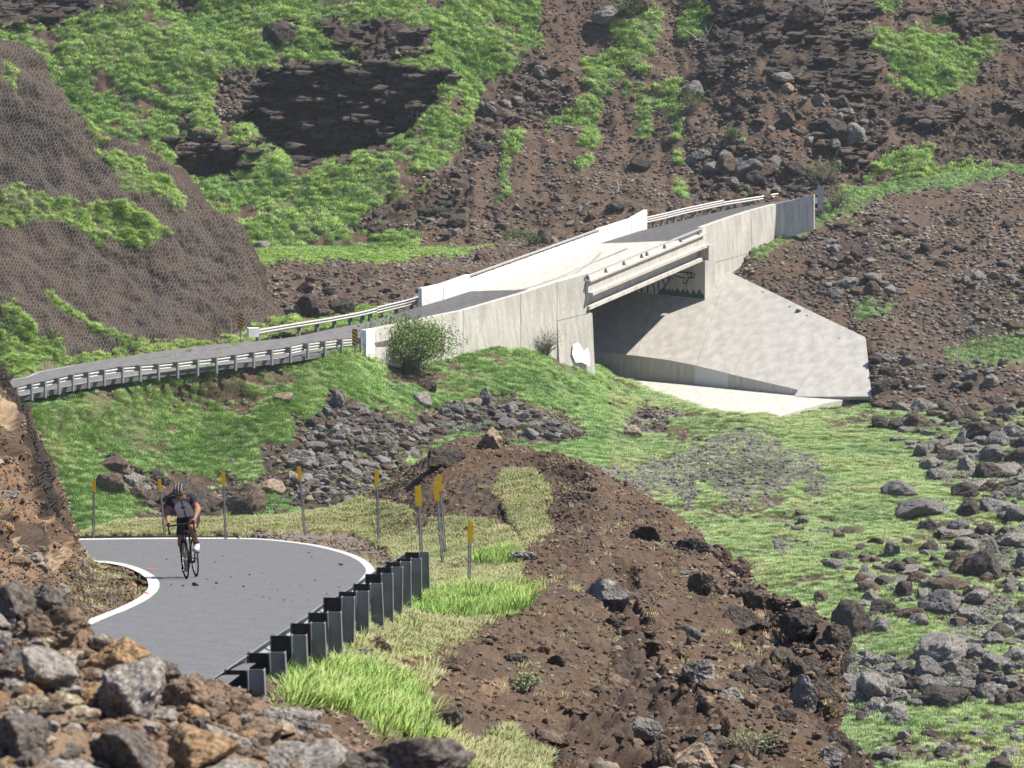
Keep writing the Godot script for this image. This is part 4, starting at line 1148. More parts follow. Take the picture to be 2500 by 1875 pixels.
	for i in range(0, idx.size(), 3): g.tri(fv[idx[i]], fv[idx[i + 1]], fv[idx[i + 2]])
	for i in fv.size():
		var w: Vector3 = fv[i]; var e: Vector3 = fv[(i + 1) % fv.size()]
		g.quad(w, e, e - up * 0.45, w - up * 0.45)
	put("channel_floor", g.mesh(), M.floor_concrete, c)

func wbeam(h := 0.31, waves := 2) -> Array:
	var a := []
	var n := waves
	var s := h / (n * 4.0 - 1.0)
	for k in n:
		var y := k * 4.0 * s
		a.append(Vector2(0.0, y)); a.append(Vector2(0.075, y + s)); a.append(Vector2(0.075, y + 2.0 * s)); a.append(Vector2(0.0, y + 3.0 * s))
	var b := []
	for i in range(a.size() - 1, -1, -1): b.append(a[i] - Vector2(0.012, 0.0))
	return a + b

func hbeam(g: Geo, foot: Vector3, out: Vector3, h: float, w := 0.05, d := 0.075, up := Vector3.UP):
	var along := out.cross(Vector3.UP).normalized()
	var c := foot + up * h * 0.5
	g.box(c, out * (d - 0.006), up * h * 0.5, along * 0.004)
	for s in [-1.0, 1.0]: g.box(c + out * d * s, out * 0.006, up * h * 0.5, along * w)

func rail(path: Array, road_side: Array, waves: int, h: float, m: Material, parent: Node, org: Vector3, called := "rail") -> void:
	var g := Geo.new()
	g.sweep(path, wbeam(h, waves), road_side)
	for i in g.v.size(): g.v[i] -= org
	put(called, g.mesh(), m, parent)

func sides(path: Array, towards: Vector3) -> Array:
	var r := []
	for i in path.size():
		var t: Vector3 = path[mini(i + 1, path.size() - 1)] - path[maxi(i - 1, 0)]
		var s := t.cross(Vector3.UP).normalized()
		r.append(s if s.dot(towards) > 0 else -s)
	return r

func furniture() -> void:
	var up := Vector3.UP
	# ---- near guard rail ----
	var tops := []
	var xy := [[625, 1634], [677, 1592], [730, 1550], [776, 1520], [816, 1494], [850, 1457], [885, 1443], [918, 1424], [945, 1400], [970, 1384], [990, 1371], [1016, 1363], [1035, 1347]]
	for i in xy.size(): tops.append(pt(xy[i][0], xy[i][1], 30.5 + 1.8 * i))
	# run the top line smoothly through the posts
	var a: Vector3 = tops[0]; var z: Vector3 = tops[-1]
	var gr := thing("guardrail", "steel guardrail on dark H posts along the outside of the near bend", "guardrail", a - up * 0.75)
	var along := (z - a).normalized()
	var left := -along.cross(up).normalized()
	var path := []
	for i in range(-3, 13):
		var q := a.lerp(z, i / 12.0)
		if i >= 0: q = tops[i].lerp(q, 0.6)
		path.append(q + left * 0.30 - up * 0.33)
	rail(path, sides(path, left), 2, 0.31, M.galvanised, gr, gr.position)
	for i in range(-1, 13):
		var t: Vector3 = a.lerp(z, i / 12.0) if i < 0 else tops[i]
		var g := Geo.new()
		var lean := (up + left * rng.randf_range(-0.02, 0.05)).normalized()
		hbeam(g, t - lean * 1.0 - gr.position, left, 1.0, 0.055, 0.075, lean)
		put("post", g.mesh(), M.post_steel, gr)
		g = Geo.new()
		hbeam(g, t + left * 0.19 - up * 0.37 - gr.position, left, 0.36, 0.055, 0.10)
		put("blockout", g.mesh(), M.black_block, gr)
	# ---- far guard rail, seen from its back ----
	var pz := [190, 825, 270, 810, 352, 790, 437, 770, 530, 755, 625, 740, 735, 722, 840, 714, 950, 706, 1065, 695, 1185, 680, 1298, 668, 1413, 652, 1522, 636, 1630, 620, 1742, 605, 1845, 582, 1948, 570, 2050, 558, 2165, 548]
	var nd := [-250, 0, 205, 61, 0, 207.3, 216, 0, 210.3, 480, 0, 216.3, 708, 0, 221.3, 895, 0, 228.6]
	var posts := [pt(-40, 966, 206.2), pt(5, 954, 206.7), pt(42, 944, 207)]
	for i in range(0, pz.size(), 2):
		var x: float = pz[i] / 2.4578
		posts.append(pt(x, 600 + pz[i + 1] / 2.4578, table(nd, x).y))
	var fg := thing("guardrail", "long steel guardrail seen from behind along the far road above grass", "guardrail", posts[4] - up * 0.75)
	var road_side := sides(posts, Vector3(0, 0, -1))
	path = []
	for i in posts.size(): path.append(posts[i] + road_side[i] * 0.30 - up * 0.40)
	rail(path.slice(0, 19), road_side.slice(0, 19), 2, 0.34, M.rail_steel, fg, fg.position)
	var p2 := []
	for q in path.slice(18): p2.append(q - up * 0.14)
	rail(p2, road_side.slice(18), 3, 0.52, M.rail_steel, fg, fg.position)
	for i in posts.size():
		var g := Geo.new()
		hbeam(g, posts[i] - up * 1.1 - fg.position, road_side[i], 1.1, 0.06, 0.08)
		put("post", g.mesh(), M.galvanised, fg)
		g = Geo.new()
		g.box(posts[i] + road_side[i] * 0.19 - up * 0.22 - fg.position, road_side[i] * 0.10, up * 0.19, road_side[i].cross(up) * 0.09)
		put("blockout", g.mesh(), M.stain, fg)
	# ---- rail on the hill side of the far road ----
	var rp := pts([618, 812, 231.5, 712, 796, 235.5, 800, 782, 239, 877, 767.5, 242, 920, 757, 243.3, 990, 740, 245, 1062, 719, 246.2])
	var hg := thing("guardrail", "weathered guardrail below the netted slope leading to the white bridge block", "guardrail", rp[0] - up * 0.6)
	var face := sides(rp, Vector3(0.3, 0, 1))
	path = []
	for q in rp: path.append(q - up * 0.17)
	rail(path.slice(0, 5), face.slice(0, 5), 2, 0.34, M.rail_steel, hg, hg.position)
	path = []
	for q in rp: path.append(q - up * 0.30)
	rail(path.slice(4), face.slice(4), 3, 0.54, M.rail_steel, hg, hg.position)
	var curve := smooth_path(rp, 4)
	for i in range(1, curve.size(), 2):
		var g := Geo.new()
		g.box(curve[i] - face[0] * 0.18 - up * 0.55 - hg.position, face[0] * 0.10, up * 0.62, Vector3(1, 0, -1).normalized() * 0.10)
		put("post", g.mesh(), M.stain, hg)
	var g2 := Geo.new()
	g2.box(rp[0] - hg.position + up * 0.02, Vector3(0.36, 0, -0.12), up * 0.32, Vector3(0.1, 0, 0.3))
	put("rail_end", g2.mesh(), M.white_paint, hg)
	# ---- rail beyond the bridge ----
	rp = pts([1566, 541, 279.5, 1620, 529, 282.5, 1671, 516, 285.5, 1766, 496, 291, 1861, 481, 295.5, 1956, 465, 299.5, 2000, 462, 301])
	var bg := thing("guardrail", "triple beam guardrail along the hill side just past the bridge", "guardrail", rp[0] - up * 0.6)
	face = sides(rp, Vector3(0.3, 0, 1))
	path = []
	for q in rp: path.append(q - up * 0.24)
	rail(path.slice(0, 4), face.slice(0, 4), 3, 0.54, M.rail_steel, bg, bg.position)
	rail(path.slice(3), face.slice(3), 2, 0.36, M.rail_steel, bg, bg.position)
	curve = smooth_path(rp, 3)
	for i in range(0, curve.size(), 1):
		var g := Geo.new()
		g.box(curve[i] - face[0] * 0.18 - up * 0.55 - bg.position, face[0] * 0.09, up * 0.55, Vector3(1, 0, -1).normalized() * 0.09)
		put("post", g.mesh(), M.stain, bg)
	# end posts by the right wall
	for q in [[1999, 452, 515, 284], [2007, 456, 514, 284.5]]:
		var g := Geo.new()
		var h: float = (q[2] - q[1]) / F * q[3]
		g.box(Vector3(0, h * 0.5, 0), Vector3(0.12, 0, 0), up * h * 0.5, Vector3(0, 0, 0.05))
		g.box(Vector3(0.0, h * 0.82, 0.06), Vector3(0.14, 0, 0), up * 0.3, Vector3(0, 0, 0.006))
		var o := put("sign_post", g.mesh(), M.galvanised)
		o.position = pt(q[0], q[2], q[3])
		tag(o, ["taller", "shorter"][int(q[0] > 2003)] + " grey metal post at the end of the right retaining wall", "post", "metal posts by the wall end")
	# ---- striped object markers ----
	var im := Image.create(64, 256, false, Image.FORMAT_RGBA8)
	for y in 256:
		for x in 64:
			var v := fposmod((y - x * 0.9) / 58.0, 1.0)
			im.set_pixel(x, y, Color(0.85, 0.62, 0.08) if v < 0.5 else Color(0.06, 0.055, 0.05))
	var sm := StandardMaterial3D.new()
	sm.resource_name = "striped_sign"
	sm.albedo_texture = ImageTexture.create_from_image(im)
	sm.roughness = 0.5
	sm.cull_mode = BaseMaterial3D.CULL_DISABLED
	var si := 0
	for q in [[587, 764, 801, 833, 234], [866.5, 803, 843, 850, 226.5]]:
		var d: float = q[4]
		var t := thing("object_marker", ["striped yellow and black marker board on a post by the rail end", "striped yellow and black marker board against the guardrail beside the bush"][si], "sign", pt(q[0], q[3], d))
		si += 1
		var w := 13.5 / F * d
		var h: float = (q[2] - q[1]) / F * d
		var y0: float = (q[3] - q[2]) / F * d
		var pm := PlaneMesh.new()
		pm.size = Vector2(w, h)
		pm.orientation = PlaneMesh.FACE_Z
		var o := put("board", pm, sm, t)
		o.position = Vector3(0, y0 + h * 0.5, 0.035)
		var g := Geo.new()
		g.box(Vector3(0, y0 + h * 0.5, 0.02), Vector3(w * 0.5, 0, 0), up * h * 0.5, Vector3(0, 0, 0.01))
		put("backing", g.mesh(), M.post_steel, t)
		g = Geo.new()
		g.box(Vector3(0, (y0 + h) * 0.5 - 0.2, -0.02), Vector3(0.035, 0, 0), up * (0.2 + (y0 + h) * 0.5), Vector3(0, 0, 0.025))
		put("post", g.mesh(), M.post_steel, t)
	# ---- yellow delineators round the bend: plate top, plate foot, ground, distance, width ----
	var dl := [
		[230, 1172, 1201, 228, 1321, 76.5, 8], [391, 1169, 1199, 403, 1314, 76, 8.5], [546, 1153, 1186, 551, 1311, 75.5, 9], [732, 1139, 1174, 745, 1304, 71.5, 10],
		[920, 1145, 1184, 925, 1325, 64.5, 11], [1022, 1186, 1235, 1032, 1400, 56.5, 15], [1067, 1178, 1222, 1081, 1376, 58.5, 13], [1074, 1159, 1198, 1088, 1354, 60.5, 12], [1148, 1273, 1322, 1145, 1432, 54.5, 14]]
	for i in dl.size():
		var q: Array = dl[i]
		var hit := S.near.at(q[3], q[4]) as Array
		var foot: Vector3 = hit[0]
		var d: float = -(cb.inverse() * foot).z
		foot = pt(q[3], q[4], d)
		var label := "yellow reflector plate on a steel post along the far edge of the bend"
		if i == 5: label = "yellow delineator rising just behind the last guardrail post"
		if i == 8: label = "shortest yellow delineator, on a perforated post standing in the grass"
		if i == 0: label = "yellow delineator standing beside the edge of the near rock face"
		if i == 1: label = "yellow delineator standing directly behind the cyclist"
		if i == 3: label = "tallest yellow delineator, in front of the pile of grey stones"
		if i == 4: label = "yellow delineator at the foot of the brown mound"
		if i == 6: label = "front one of two yellow delineators standing close together"
		if i == 7: label = "rear one of two yellow delineators standing close together"
		var t := thing("delineator", label, "road marker", foot, "yellow delineators round the near bend")
		var head := pt(q[0], q[2], d) - foot
		var tip := pt(q[0] - (q[3] - q[0]) * 0.15, q[1], d) - foot
		var g := Geo.new()
		var dir := (tip - Vector3.ZERO).normalized()
		var w := 0.026
		var side := Vector3(1, 0, 0.2).normalized()
		var bk := dir.cross(side).normalized()
		g.box(tip * 0.49 - dir * 0.15, side * 0.004, dir * (tip.length() * 0.48 + 0.15), bk * 0.018)
		for s in [-1.0, 1.0]: g.box(tip * 0.49 - dir * 0.15 + side * s * w * 0.8 - bk * 0.014, side * w * 0.3, dir * (tip.length() * 0.48 + 0.15), bk * 0.004)
		put("post", g.mesh(), M.post_steel, t)
		g = Geo.new()
		var pw: float = q[6] / F * d * 0.5
		g.box((head + tip) * 0.5 + Vector3(0, 0, 0.03), Vector3(pw, 0, 0), (tip - head) * 0.5, Vector3(0, 0, 0.004))
		put("plate", g.mesh(), M.yellow_plate, t)
		for k in [0.2, 0.8]:
			g = Geo.new()
			g.tube([head.lerp(tip, k) + Vector3(0, 0, 0.03), head.lerp(tip, k) + Vector3(0, 0, 0.042)], 0.009, 0.009)
			put("bolt", g.mesh(), M.galvanised, t)
	# ---- wire nets ----
	net("rockfall_net", "grey hexagonal wire netting draped over the brown slope by the far road", S.cliff, -60, 725, 60, 905, 8.5, 0.12, 0.011, M.net_wire, -1)
	net("rockfall_net", "dark wire netting hanging over the edge of the near rock face", S.face, -20, 192, 880, 1330, 8.0, 0.05, 0.010, M.dark_wire, 5)

func net(called: String, label: String, s: Sheet, x0: float, x1: float, y0: float, y1: float, cell: float, lift_: float, r: float, m: Material, only: int) -> void:
	var g := Geo.new()
	var cache := {}
	var node := func(i: int, j: int):
		var key := Vector2i(i, j)
		if not cache.has(key):
			var row := floorf(j / 2.0)
			var x := x0 + i * cell * 1.0 + (cell * 0.5 if int(row) % 2 == 1 else 0.0)
			var y := y1 - row * cell * 1.05 - (cell * 0.62 if j % 2 == 1 else 0.0) 
			x += cell * 0.22 * nC.get_noise_2d(x * 0.11, y * 0.11)
			y += cell * 0.22 * nC.get_noise_2d(x * 0.11 + 50.0, y * 0.11)
			var q := s.at(x, y) if x < x1 else []
			cache[key] = null if q.is_empty() or (only >= 0 and q[2] != only) else q[0] + q[1] * lift_ * (1.0 + 0.8 * nB.get_noise_2d(x, y))
		return cache[key]
	var ni := int((x1 - x0) / cell)
	var nj := int((y1 - y0) / (cell * 1.05))
	for row in nj:
		for i in ni:
			var lo = node.call(i, row * 2)
			var hi = node.call(i, row * 2 + 1)
			var edges := [[lo, hi]]
			var odd := row % 2 == 1
			edges.append([hi, node.call(i, row * 2 + 2)])
			edges.append([hi, node.call(i + (1 if odd else -1), row * 2 + 2)])
			for e in edges:
				if e[0] != null and e[1] != null and e[0].distance_to(e[1]) < 1.6:
					g.tube([e[0], e[1]], r, r, 3, false)
	tag(put(called, g.mesh(), m), label, "netting")

# a leaf whose shading normal leans to the sky or out of its clump, as a soft mass of foliage looks
func leafq(g: Geo, p: Array, soft: float, outward := Vector3.UP) -> void:
	var m: Vector3 = (p[2] - p[0]).cross(p[1] - p[0]).normalized()
	if m.dot(outward) < 0.0:
		p.reverse()
		m = -m
	var n := m.lerp(outward, soft).normalized()
	g.trin(p[0], p[1], p[2], n, n, n)
	if p.size() > 3: g.trin(p[0], p[2], p[3], n, n, n)

func tuft(seed_: int, blades: int, spread: float, width: float, droop: float) -> ArrayMesh:   # blades of unit height
	var r := RandomNumberGenerator.new()
	r.seed = seed_
	var g := Geo.new()
	for i in blades:
		var a := r.randf() * TAU
		var o := Vector3(cos(a), 0, sin(a)) * sqrt(r.randf()) * spread
		var lean := Vector3(cos(a + r.randf_range(-0.8, 0.8)), 0, sin(a + r.randf_range(-0.8, 0.8))) * r.randf_range(0.1, droop)
		var h := r.randf_range(0.55, 1.0)
		var s := Vector3(-sin(a + r.randf_range(-1, 1)), 0, cos(a)).normalized() * width * 0.5
		var m := o + Vector3.UP * h * 0.6 + lean * h * 0.35
		var t := o + Vector3.UP * h * (1.0 - 0.25 * lean.length()) + lean * h
		leafq(g, [o - s, m - s * 0.8, m + s * 0.8, o + s], 0.75)
		leafq(g, [m - s * 0.8, t, m + s * 0.8], 0.75)
	return g.mesh()

func clump(seed_: int, leaves: int, leaf: float) -> ArrayMesh:   # leafy hummock of unit radius
	var r := RandomNumberGenerator.new()
	r.seed = seed_
	var g := Geo.new()
	for i in leaves:
		var d := Vector3(r.randfn(), absf(r.randfn()) * 0.8 + 0.05, r.randfn()).normalized()
		var o := d * pow(r.randf(), 0.45) * Vector3(0.9, 0.75, 0.9)
		var t := (d + Vector3(r.randfn(), r.randfn() + 0.7, r.randfn()) * 0.7).normalized() * leaf * r.randf_range(0.7, 1.3)
		var s := t.cross(Vector3(r.randfn(), r.randfn(), r.randfn())).normalized() * leaf * r.randf_range(0.2, 0.36)
		leafq(g, [o, o + t * 0.5 - s, o + t, o + t * 0.5 + s], 0.6, d)
	return g.mesh()

# plants or stones over every cell of a sheet whose kind is in rates (copies per square metre)
func strew(called: String, label: String, category: String, mesh: Mesh, m: Material, list: Array, tints: Array, seed_: int) -> void:
	# list: [sheet, {kind: rate}, smallest, largest, flat, sink, xmin, xmax, ymin, ymax]
	var r := RandomNumberGenerator.new()
	r.seed = seed_
	var T: Array[Transform3D] = []
	var C := PackedColorArray()
	for L in list:
		var s: Sheet = L[0]
		var rates: Dictionary = L[1]
		for i in s.nu - 1:
			var px := s.x0 + s.dx * i
			if px < L[6] or px > L[7]: continue
			for j in s.nv - 1:
				var k := i * s.nv + j
				if not rates.has(s.K[k]): continue
				if s.PY[k] < L[8] or s.PY[k] > L[9]: continue
				var a := s.V[k]
				var u := s.V[k + s.nv] - a
				var v := s.V[k + 1] - a
				var want: float = u.cross(v).length() * rates[s.K[k]]
				var patchy := nB.get_noise_3dv(a * (0.35 if a.z < -120 else 1.2))
				want *= clampf(1.0 + 1.5 * patchy, 0.06, 2.0)
				var n := int(want) + (1 if r.randf() < want - int(want) else 0)
				for q in n:
					var p := a + u * r.randf() + v * r.randf()
					var sc: float = lerpf(L[2], L[3], pow(r.randf(), 2.0) if L[4] != 2.0 else r.randf())
					var nrm := s.N[k]
					var b: Basis
					if L[4] == 3.0:   # slabs of a layered face: lying flat
						b = Basis(Vector3.UP, r.randf_range(-0.5, 0.5)) * Basis(Vector3.RIGHT, r.randfn() * 0.12) * Basis.from_scale(Vector3(sc * r.randf_range(1.0, 1.9), sc * r.randf_range(0.30, 0.55), sc))
					elif L[4] == 1.0:   # stones: any turn
						b = Basis(Vector3(r.randfn(), r.randfn(), r.randfn()).normalized(), r.randf() * TAU).scaled(Vector3(sc, sc * r.randf_range(0.55, 0.9), sc * r.randf_range(0.7, 1.2)))
					else:
						var up := (Vector3.UP + nrm * 0.6 + Vector3(r.randfn(), 0, r.randfn()) * 0.12).normalized()
						var x := up.cross(Vector3(cos(r.randf() * TAU), 0.1, sin(r.randf() * TAU))).normalized()
						b = Basis(x, up, x.cross(up)) * Basis.from_scale(Vector3(sc, sc * r.randf_range(0.8, 1.2), sc))
					T.append(Transform3D(b, p - nrm * sc * float(L[5])))
					var w := clampf(0.5 + 0.7 * nA.get_noise_3dv(p * (1.0 if a.z < -120 else 3.0)) + r.randf_range(-0.35, 0.35), 0.0, 1.0) * (tints.size() - 1)
					var ia := mini(int(w), tints.size() - 2)
					var col: Color = tints[ia].lerp(tints[ia + 1], w - ia)
					var f := r.randf_range(0.72, 1.25)
					C.append(Color(col.r * f, col.g * f, col.b * f))
	var mm := MultiMesh.new()
	mm.transform_format = MultiMesh.TRANSFORM_3D
	mm.use_colors = true
	mm.mesh = mesh
	mm.instance_count = T.size()
	for i in T.size():
		mm.set_instance_transform(i, T[i])
		mm.set_instance_color(i, C[i])
	var o := MultiMeshInstance3D.new()
	o.name = numbered(called)
	o.multimesh = mm
	o.material_override = m
	add_child(o)
	tag(o, label, category, "", "stuff")
	print(called, " ", T.size())

func bush(at: Vector3, w: float, h: float, leaves: int, leaf: float, tints: Array, twigs: int, label: String, seed_: int, twig_col := Color(0.20, 0.17, 0.14)) -> void:
	var r := RandomNumberGenerator.new()
	r.seed = seed_
	var t := thing("bush", label, "bush", at)
	var g := Geo.new()
	g.tint = twig_col
	var tips := []
	for i in twigs:
		var a := r.randf() * TAU
		var rad := sqrt(r.randf())
		var e := Vector3(cos(a) * rad * w * 0.5, h * r.randf_range(0.35, 1.0) * (1.0 - 0.35 * rad * rad), sin(a) * rad * w * 0.4)
		var mid := e * 0.5 + Vector3(r.randfn() * 0.06 * w, h * 0.06, r.randfn() * 0.06 * w)
		g.tube([Vector3(e.x * 0.05, -0.2, 0), mid, e], 0.022 * h + 0.004, 0.006, 4, false)
		tips.append(e); tips.append(mid.lerp(e, 0.5))
		for k in 2:
			var e2 := e + Vector3(r.randfn() * 0.16 * w, r.randf_range(0.0, 0.2) * h, r.randfn() * 0.12 * w)
			g.tube([mid.lerp(e, 0.6), e2], 0.011, 0.005, 3, false)
			tips.append(e2)
	put("branches", g.mesh(), M.twigs, t)
	if leaves > 0:
		g = Geo.new()
		for i in leaves:
			var o: Vector3 = tips[r.randi() % tips.size()] + Vector3(r.randfn(), r.randfn() * 0.8, r.randfn()) * 0.075 * w
			if o.y < 0.02: continue
			var d := Vector3(r.randfn(), r.randfn() + 0.8, r.randfn()).normalized() * leaf * r.randf_range(0.7, 1.4)
			var s := d.cross(Vector3(r.randfn(), r.randfn(), r.randfn())).normalized() * leaf * 0.3
			var c: Color = tints[r.randi() % tints.size()]
			g.tint = c
			g.quad(o, o + d * 0.5 - s, o + d, o + d * 0.5 + s)
		put("foliage", g.mesh(), M.leaf_green, t)

func vegetation() -> void:
	var far_green := [Color(0.085, 0.165, 0.065), Color(0.16, 0.285, 0.11), Color(0.225, 0.36, 0.145), Color(0.30, 0.40, 0.165), Color(0.19, 0.33, 0.135)]
	strew("hill_grass", "dense green grass clumps covering the far hillside", "grass", clump(1, 170, 0.22), M.leaf_green, [
		[S.hill, {1: 9.0, 4: 1.5, 7: 0.12, 0: 0.03}, 0.16, 0.52, 0.0, 0.15, -60, 2600, -90, 640],
		[S.valley, {1: 0.45, 0: 0.15, 3: 0.25}, 0.10, 0.34, 0.0, 0.1, -60, 2600, 820, 1960],
		[S.bank, {1: 9.0, 4: 1.0}, 0.12, 0.32, 0.0, 0.1, 560, 2100, 400, 900],
		[S.right, {1: 6.0, 4: 3.0, 7: 0.1, 0: 0.05}, 0.15, 0.45, 0.0, 0.12, 1720, 2600, 380, 980]], far_green, 101)
	strew("slope_grass", "bright green grass on the netted slope and the flat behind the road", "grass", tuft(5, 26, 0.55, 0.10, 0.9), M.blade_green, [
		[S.cliff, {1: 26.0, 4: 14.0}, 0.18, 0.36, 2.0, 0.05, -150, 740, 60, 960],
		[S.hill, {1: 7.0}, 0.25, 0.55, 2.0, 0.05, -60, 2600, -90, 640],
		[S.bank, {1: 16.0, 4: 22.0}, 0.15, 0.30, 2.0, 0.05, 560, 2100, 400, 900]], [Color(0.16, 0.27, 0.065), Color(0.22, 0.34, 0.08), Color(0.28, 0.37, 0.12)], 102)
	strew("slope_grass", "vivid green grass on the slope between the far road and the near bend", "grass", tuft(6, 60, 1.4, 0.07, 0.55), M.blade_green, [
		[S.valley, {1: 26.0, 0: 2.5, 7: 0.8, 3: 1.0}, 0.12, 0.30, 2.0, 0.05, -100, 1480, 820, 1320]], [Color(0.09, 0.165, 0.06), Color(0.16, 0.275, 0.105), Color(0.22, 0.35, 0.14), Color(0.28, 0.385, 0.145), Color(0.19, 0.315, 0.135)], 103)
	strew("stream_grass", "pale green grass in the meadow and stream bed", "grass", tuft(9, 60, 1.4, 0.07, 0.55), M.blade_green, [
		[S.valley, {1: 26.0, 0: 2.5, 7: 0.8, 3: 4.5}, 0.10, 0.27, 2.0, 0.05, 1480, 2600, 900, 1960]], [Color(0.10, 0.16, 0.06), Color(0.185, 0.28, 0.115), Color(0.26, 0.36, 0.17), Color(0.34, 0.41, 0.21), Color(0.21, 0.31, 0.115), Color(0.36, 0.34, 0.19)], 106)
	strew("verge_grass", "short pale grass on the verge of the near bend and mound", "grass", tuft(7, 16, 0.7, 0.09, 1.3), M.blade_green, [
		[S.near, {4: 130.0, 6: 2.5, 10: 2.0, 12: 2.0}, 0.05, 0.13, 2.0, 0.05, -50, 2200, 1000, 1950],
		[S.face, {0: 8.0}, 0.05, 0.12, 2.0, 0.05, 150, 360, 1300, 1500]], [Color(0.16, 0.195, 0.08), Color(0.23, 0.245, 0.12), Color(0.31, 0.285, 0.17), Color(0.19, 0.25, 0.09)], 104)
	strew("tall_grass", "tall bright green grass beside the near guardrail posts", "grass", tuft(8, 22, 0.5, 0.045, 1.1), M.blade_green, [
		[S.near, {1: 55.0, 4: 0.5}, 0.08, 0.28, 2.0, 0.03, -50, 2200, 1000, 1950]], [Color(0.12, 0.21, 0.055), Color(0.18, 0.285, 0.075), Color(0.23, 0.32, 0.09), Color(0.29, 0.31, 0.14)], 105)
	# ---- bushes ----
	var sage := [Color(0.16, 0.24, 0.07), Color(0.20, 0.28, 0.07), Color(0.13, 0.20, 0.075), Color(0.18, 0.20, 0.12)]
	var b0: Vector3 = S.valley.at(992, 893)[0]
	bush(b0, 5.3, 3.0, 20000, 0.17, sage, 170, "large grey green bush in front of the left end of the bridge wall", 1, Color(0.17, 0.14, 0.13))
	bush(S.valley.at(1330, 868)[0], 2.2, 2.0, 260, 0.10, [Color(0.14, 0.15, 0.09)], 60, "bare twiggy grey shrub against the concrete retaining wall", 2, Color(0.17, 0.15, 0.13))
	var hb := [[1540, 55, 3.0, 2.2, "rounded dark green bush high on the dirt slide"], [1690, 280, 2.4, 2.2, "brownish green bush below the dark cliff on the slide"], [2040, 500, 2.6, 2.0, "brown dry bush just past the end of the right wall"], [1790, 350, 1.3, 1.2, "small green bush beneath the dark cliff"], [300, 35, 2.2, 1.6, "dry grey bush at the top of the grassy hill"], [2010, 440, 3.2, 2.0, "bright green bush above the end of the right wall"], [1240, 590, 2.0, 1.1, "low green bush beside the fallen rocks behind the bridge"], [1300, 600, 1.6, 0.9, "low yellow green bush behind the bridge railing"]]
	for i in hb.size():
		var q: Array = hb[i]
		var hit := S.hill.at(q[0], q[1]) as Array
		if i >= 6: hit = S.bank.at(q[0], q[1])
		if i == 2: hit = S.right.at(q[0], q[1] + 14)
		if hit.is_empty(): continue
		bush(hit[0], q[2], q[3], 700, 0.14, [Color(0.15, 0.12, 0.08), Color(0.18, 0.16, 0.08)] if i == 2 or i == 4 else [Color(0.09, 0.15, 0.05), Color(0.14, 0.20, 0.06)], 40, q[4], 10 + i)
	# small leafy plants on the near rocks
	for q in [[1285, 1690, 0.22, "small green plant with a long bare stem on the near rocks"], [1565, 1775, 0.14, "tiny green sprout at the end of a bare stem"], [1855, 1815, 0.42, "pale green leafy plant growing from the near rocks"]]:
		var hit := S.near.at(q[0], q[1]) as Array
		if hit.is_empty(): continue
		bush(hit[0], q[2] * 1.6, q[2], 420, 0.03, [Color(0.20, 0.31, 0.12), Color(0.26, 0.36, 0.17)], 20, q[3], 40 + int(q[0]))
	# dead branches
	var r := RandomNumberGenerator.new()
	r.seed = 77
	for q in [[1003, 300, 44, "hill", "forked bleached dead branch by the dark overhang"], [1462, 235, 60, "hill", "tall pale dead stem in the green strip"], [1698, 488, 34, "hill", "tangle of white dead roots behind the bridge rail"], [2045, 335, 44, "hill", "bent white dead branch below the dark cliff"], [1415, 525, 34, "hill", "pale dead stump on the scree behind the bridge"], [1500, 480, 40, "hill", "thin white twigs on the scree slope"], [2130, 90, 60, "hill", "thin pale dead trunk on the upper cliff"], [2010, 40, 40, "hill", "bleached dead branch at the top of the cliff"], [1710, 95, 50, "hill", "pale dead twig beside the green gully"], [2470, 1060, 30, "valley", "bleached driftwood stick among the stream boulders"], [2340, 890, 50, "right", "dry brown twig tangle on the right bank"], [2170, 880, 40, "right", "bare dead shrub at the foot of the right bank"]]:
		var hit: Array = S[q[3]].at(q[0], q[1])
		if hit.is_empty(): continue
		var h: float = q[2] / F * 290.0
		var g := Geo.new()
		g.tint = Color(0.42, 0.39, 0.35)
		for k in r.randi_range(2, 5):
			var e := Vector3(r.randfn() * 0.4, r.randf_range(0.5, 1.0), r.randfn() * 0.3) * h
			var mid := e * 0.5 + Vector3(r.randfn(), r.randfn(), r.randfn()) * 0.1 * h
			g.tube([Vector3(0, -0.2, 0), mid, e], 0.055, 0.02, 5)
			g.tube([mid, mid + Vector3(r.randfn() * 0.3, r.randf() * 0.4, r.randfn() * 0.2) * h], 0.03, 0.012, 4)
		var o := put("dead_branch", g.mesh(), M.twigs)
		o.position = hit[0]
		tag(o, q[4], "branch")

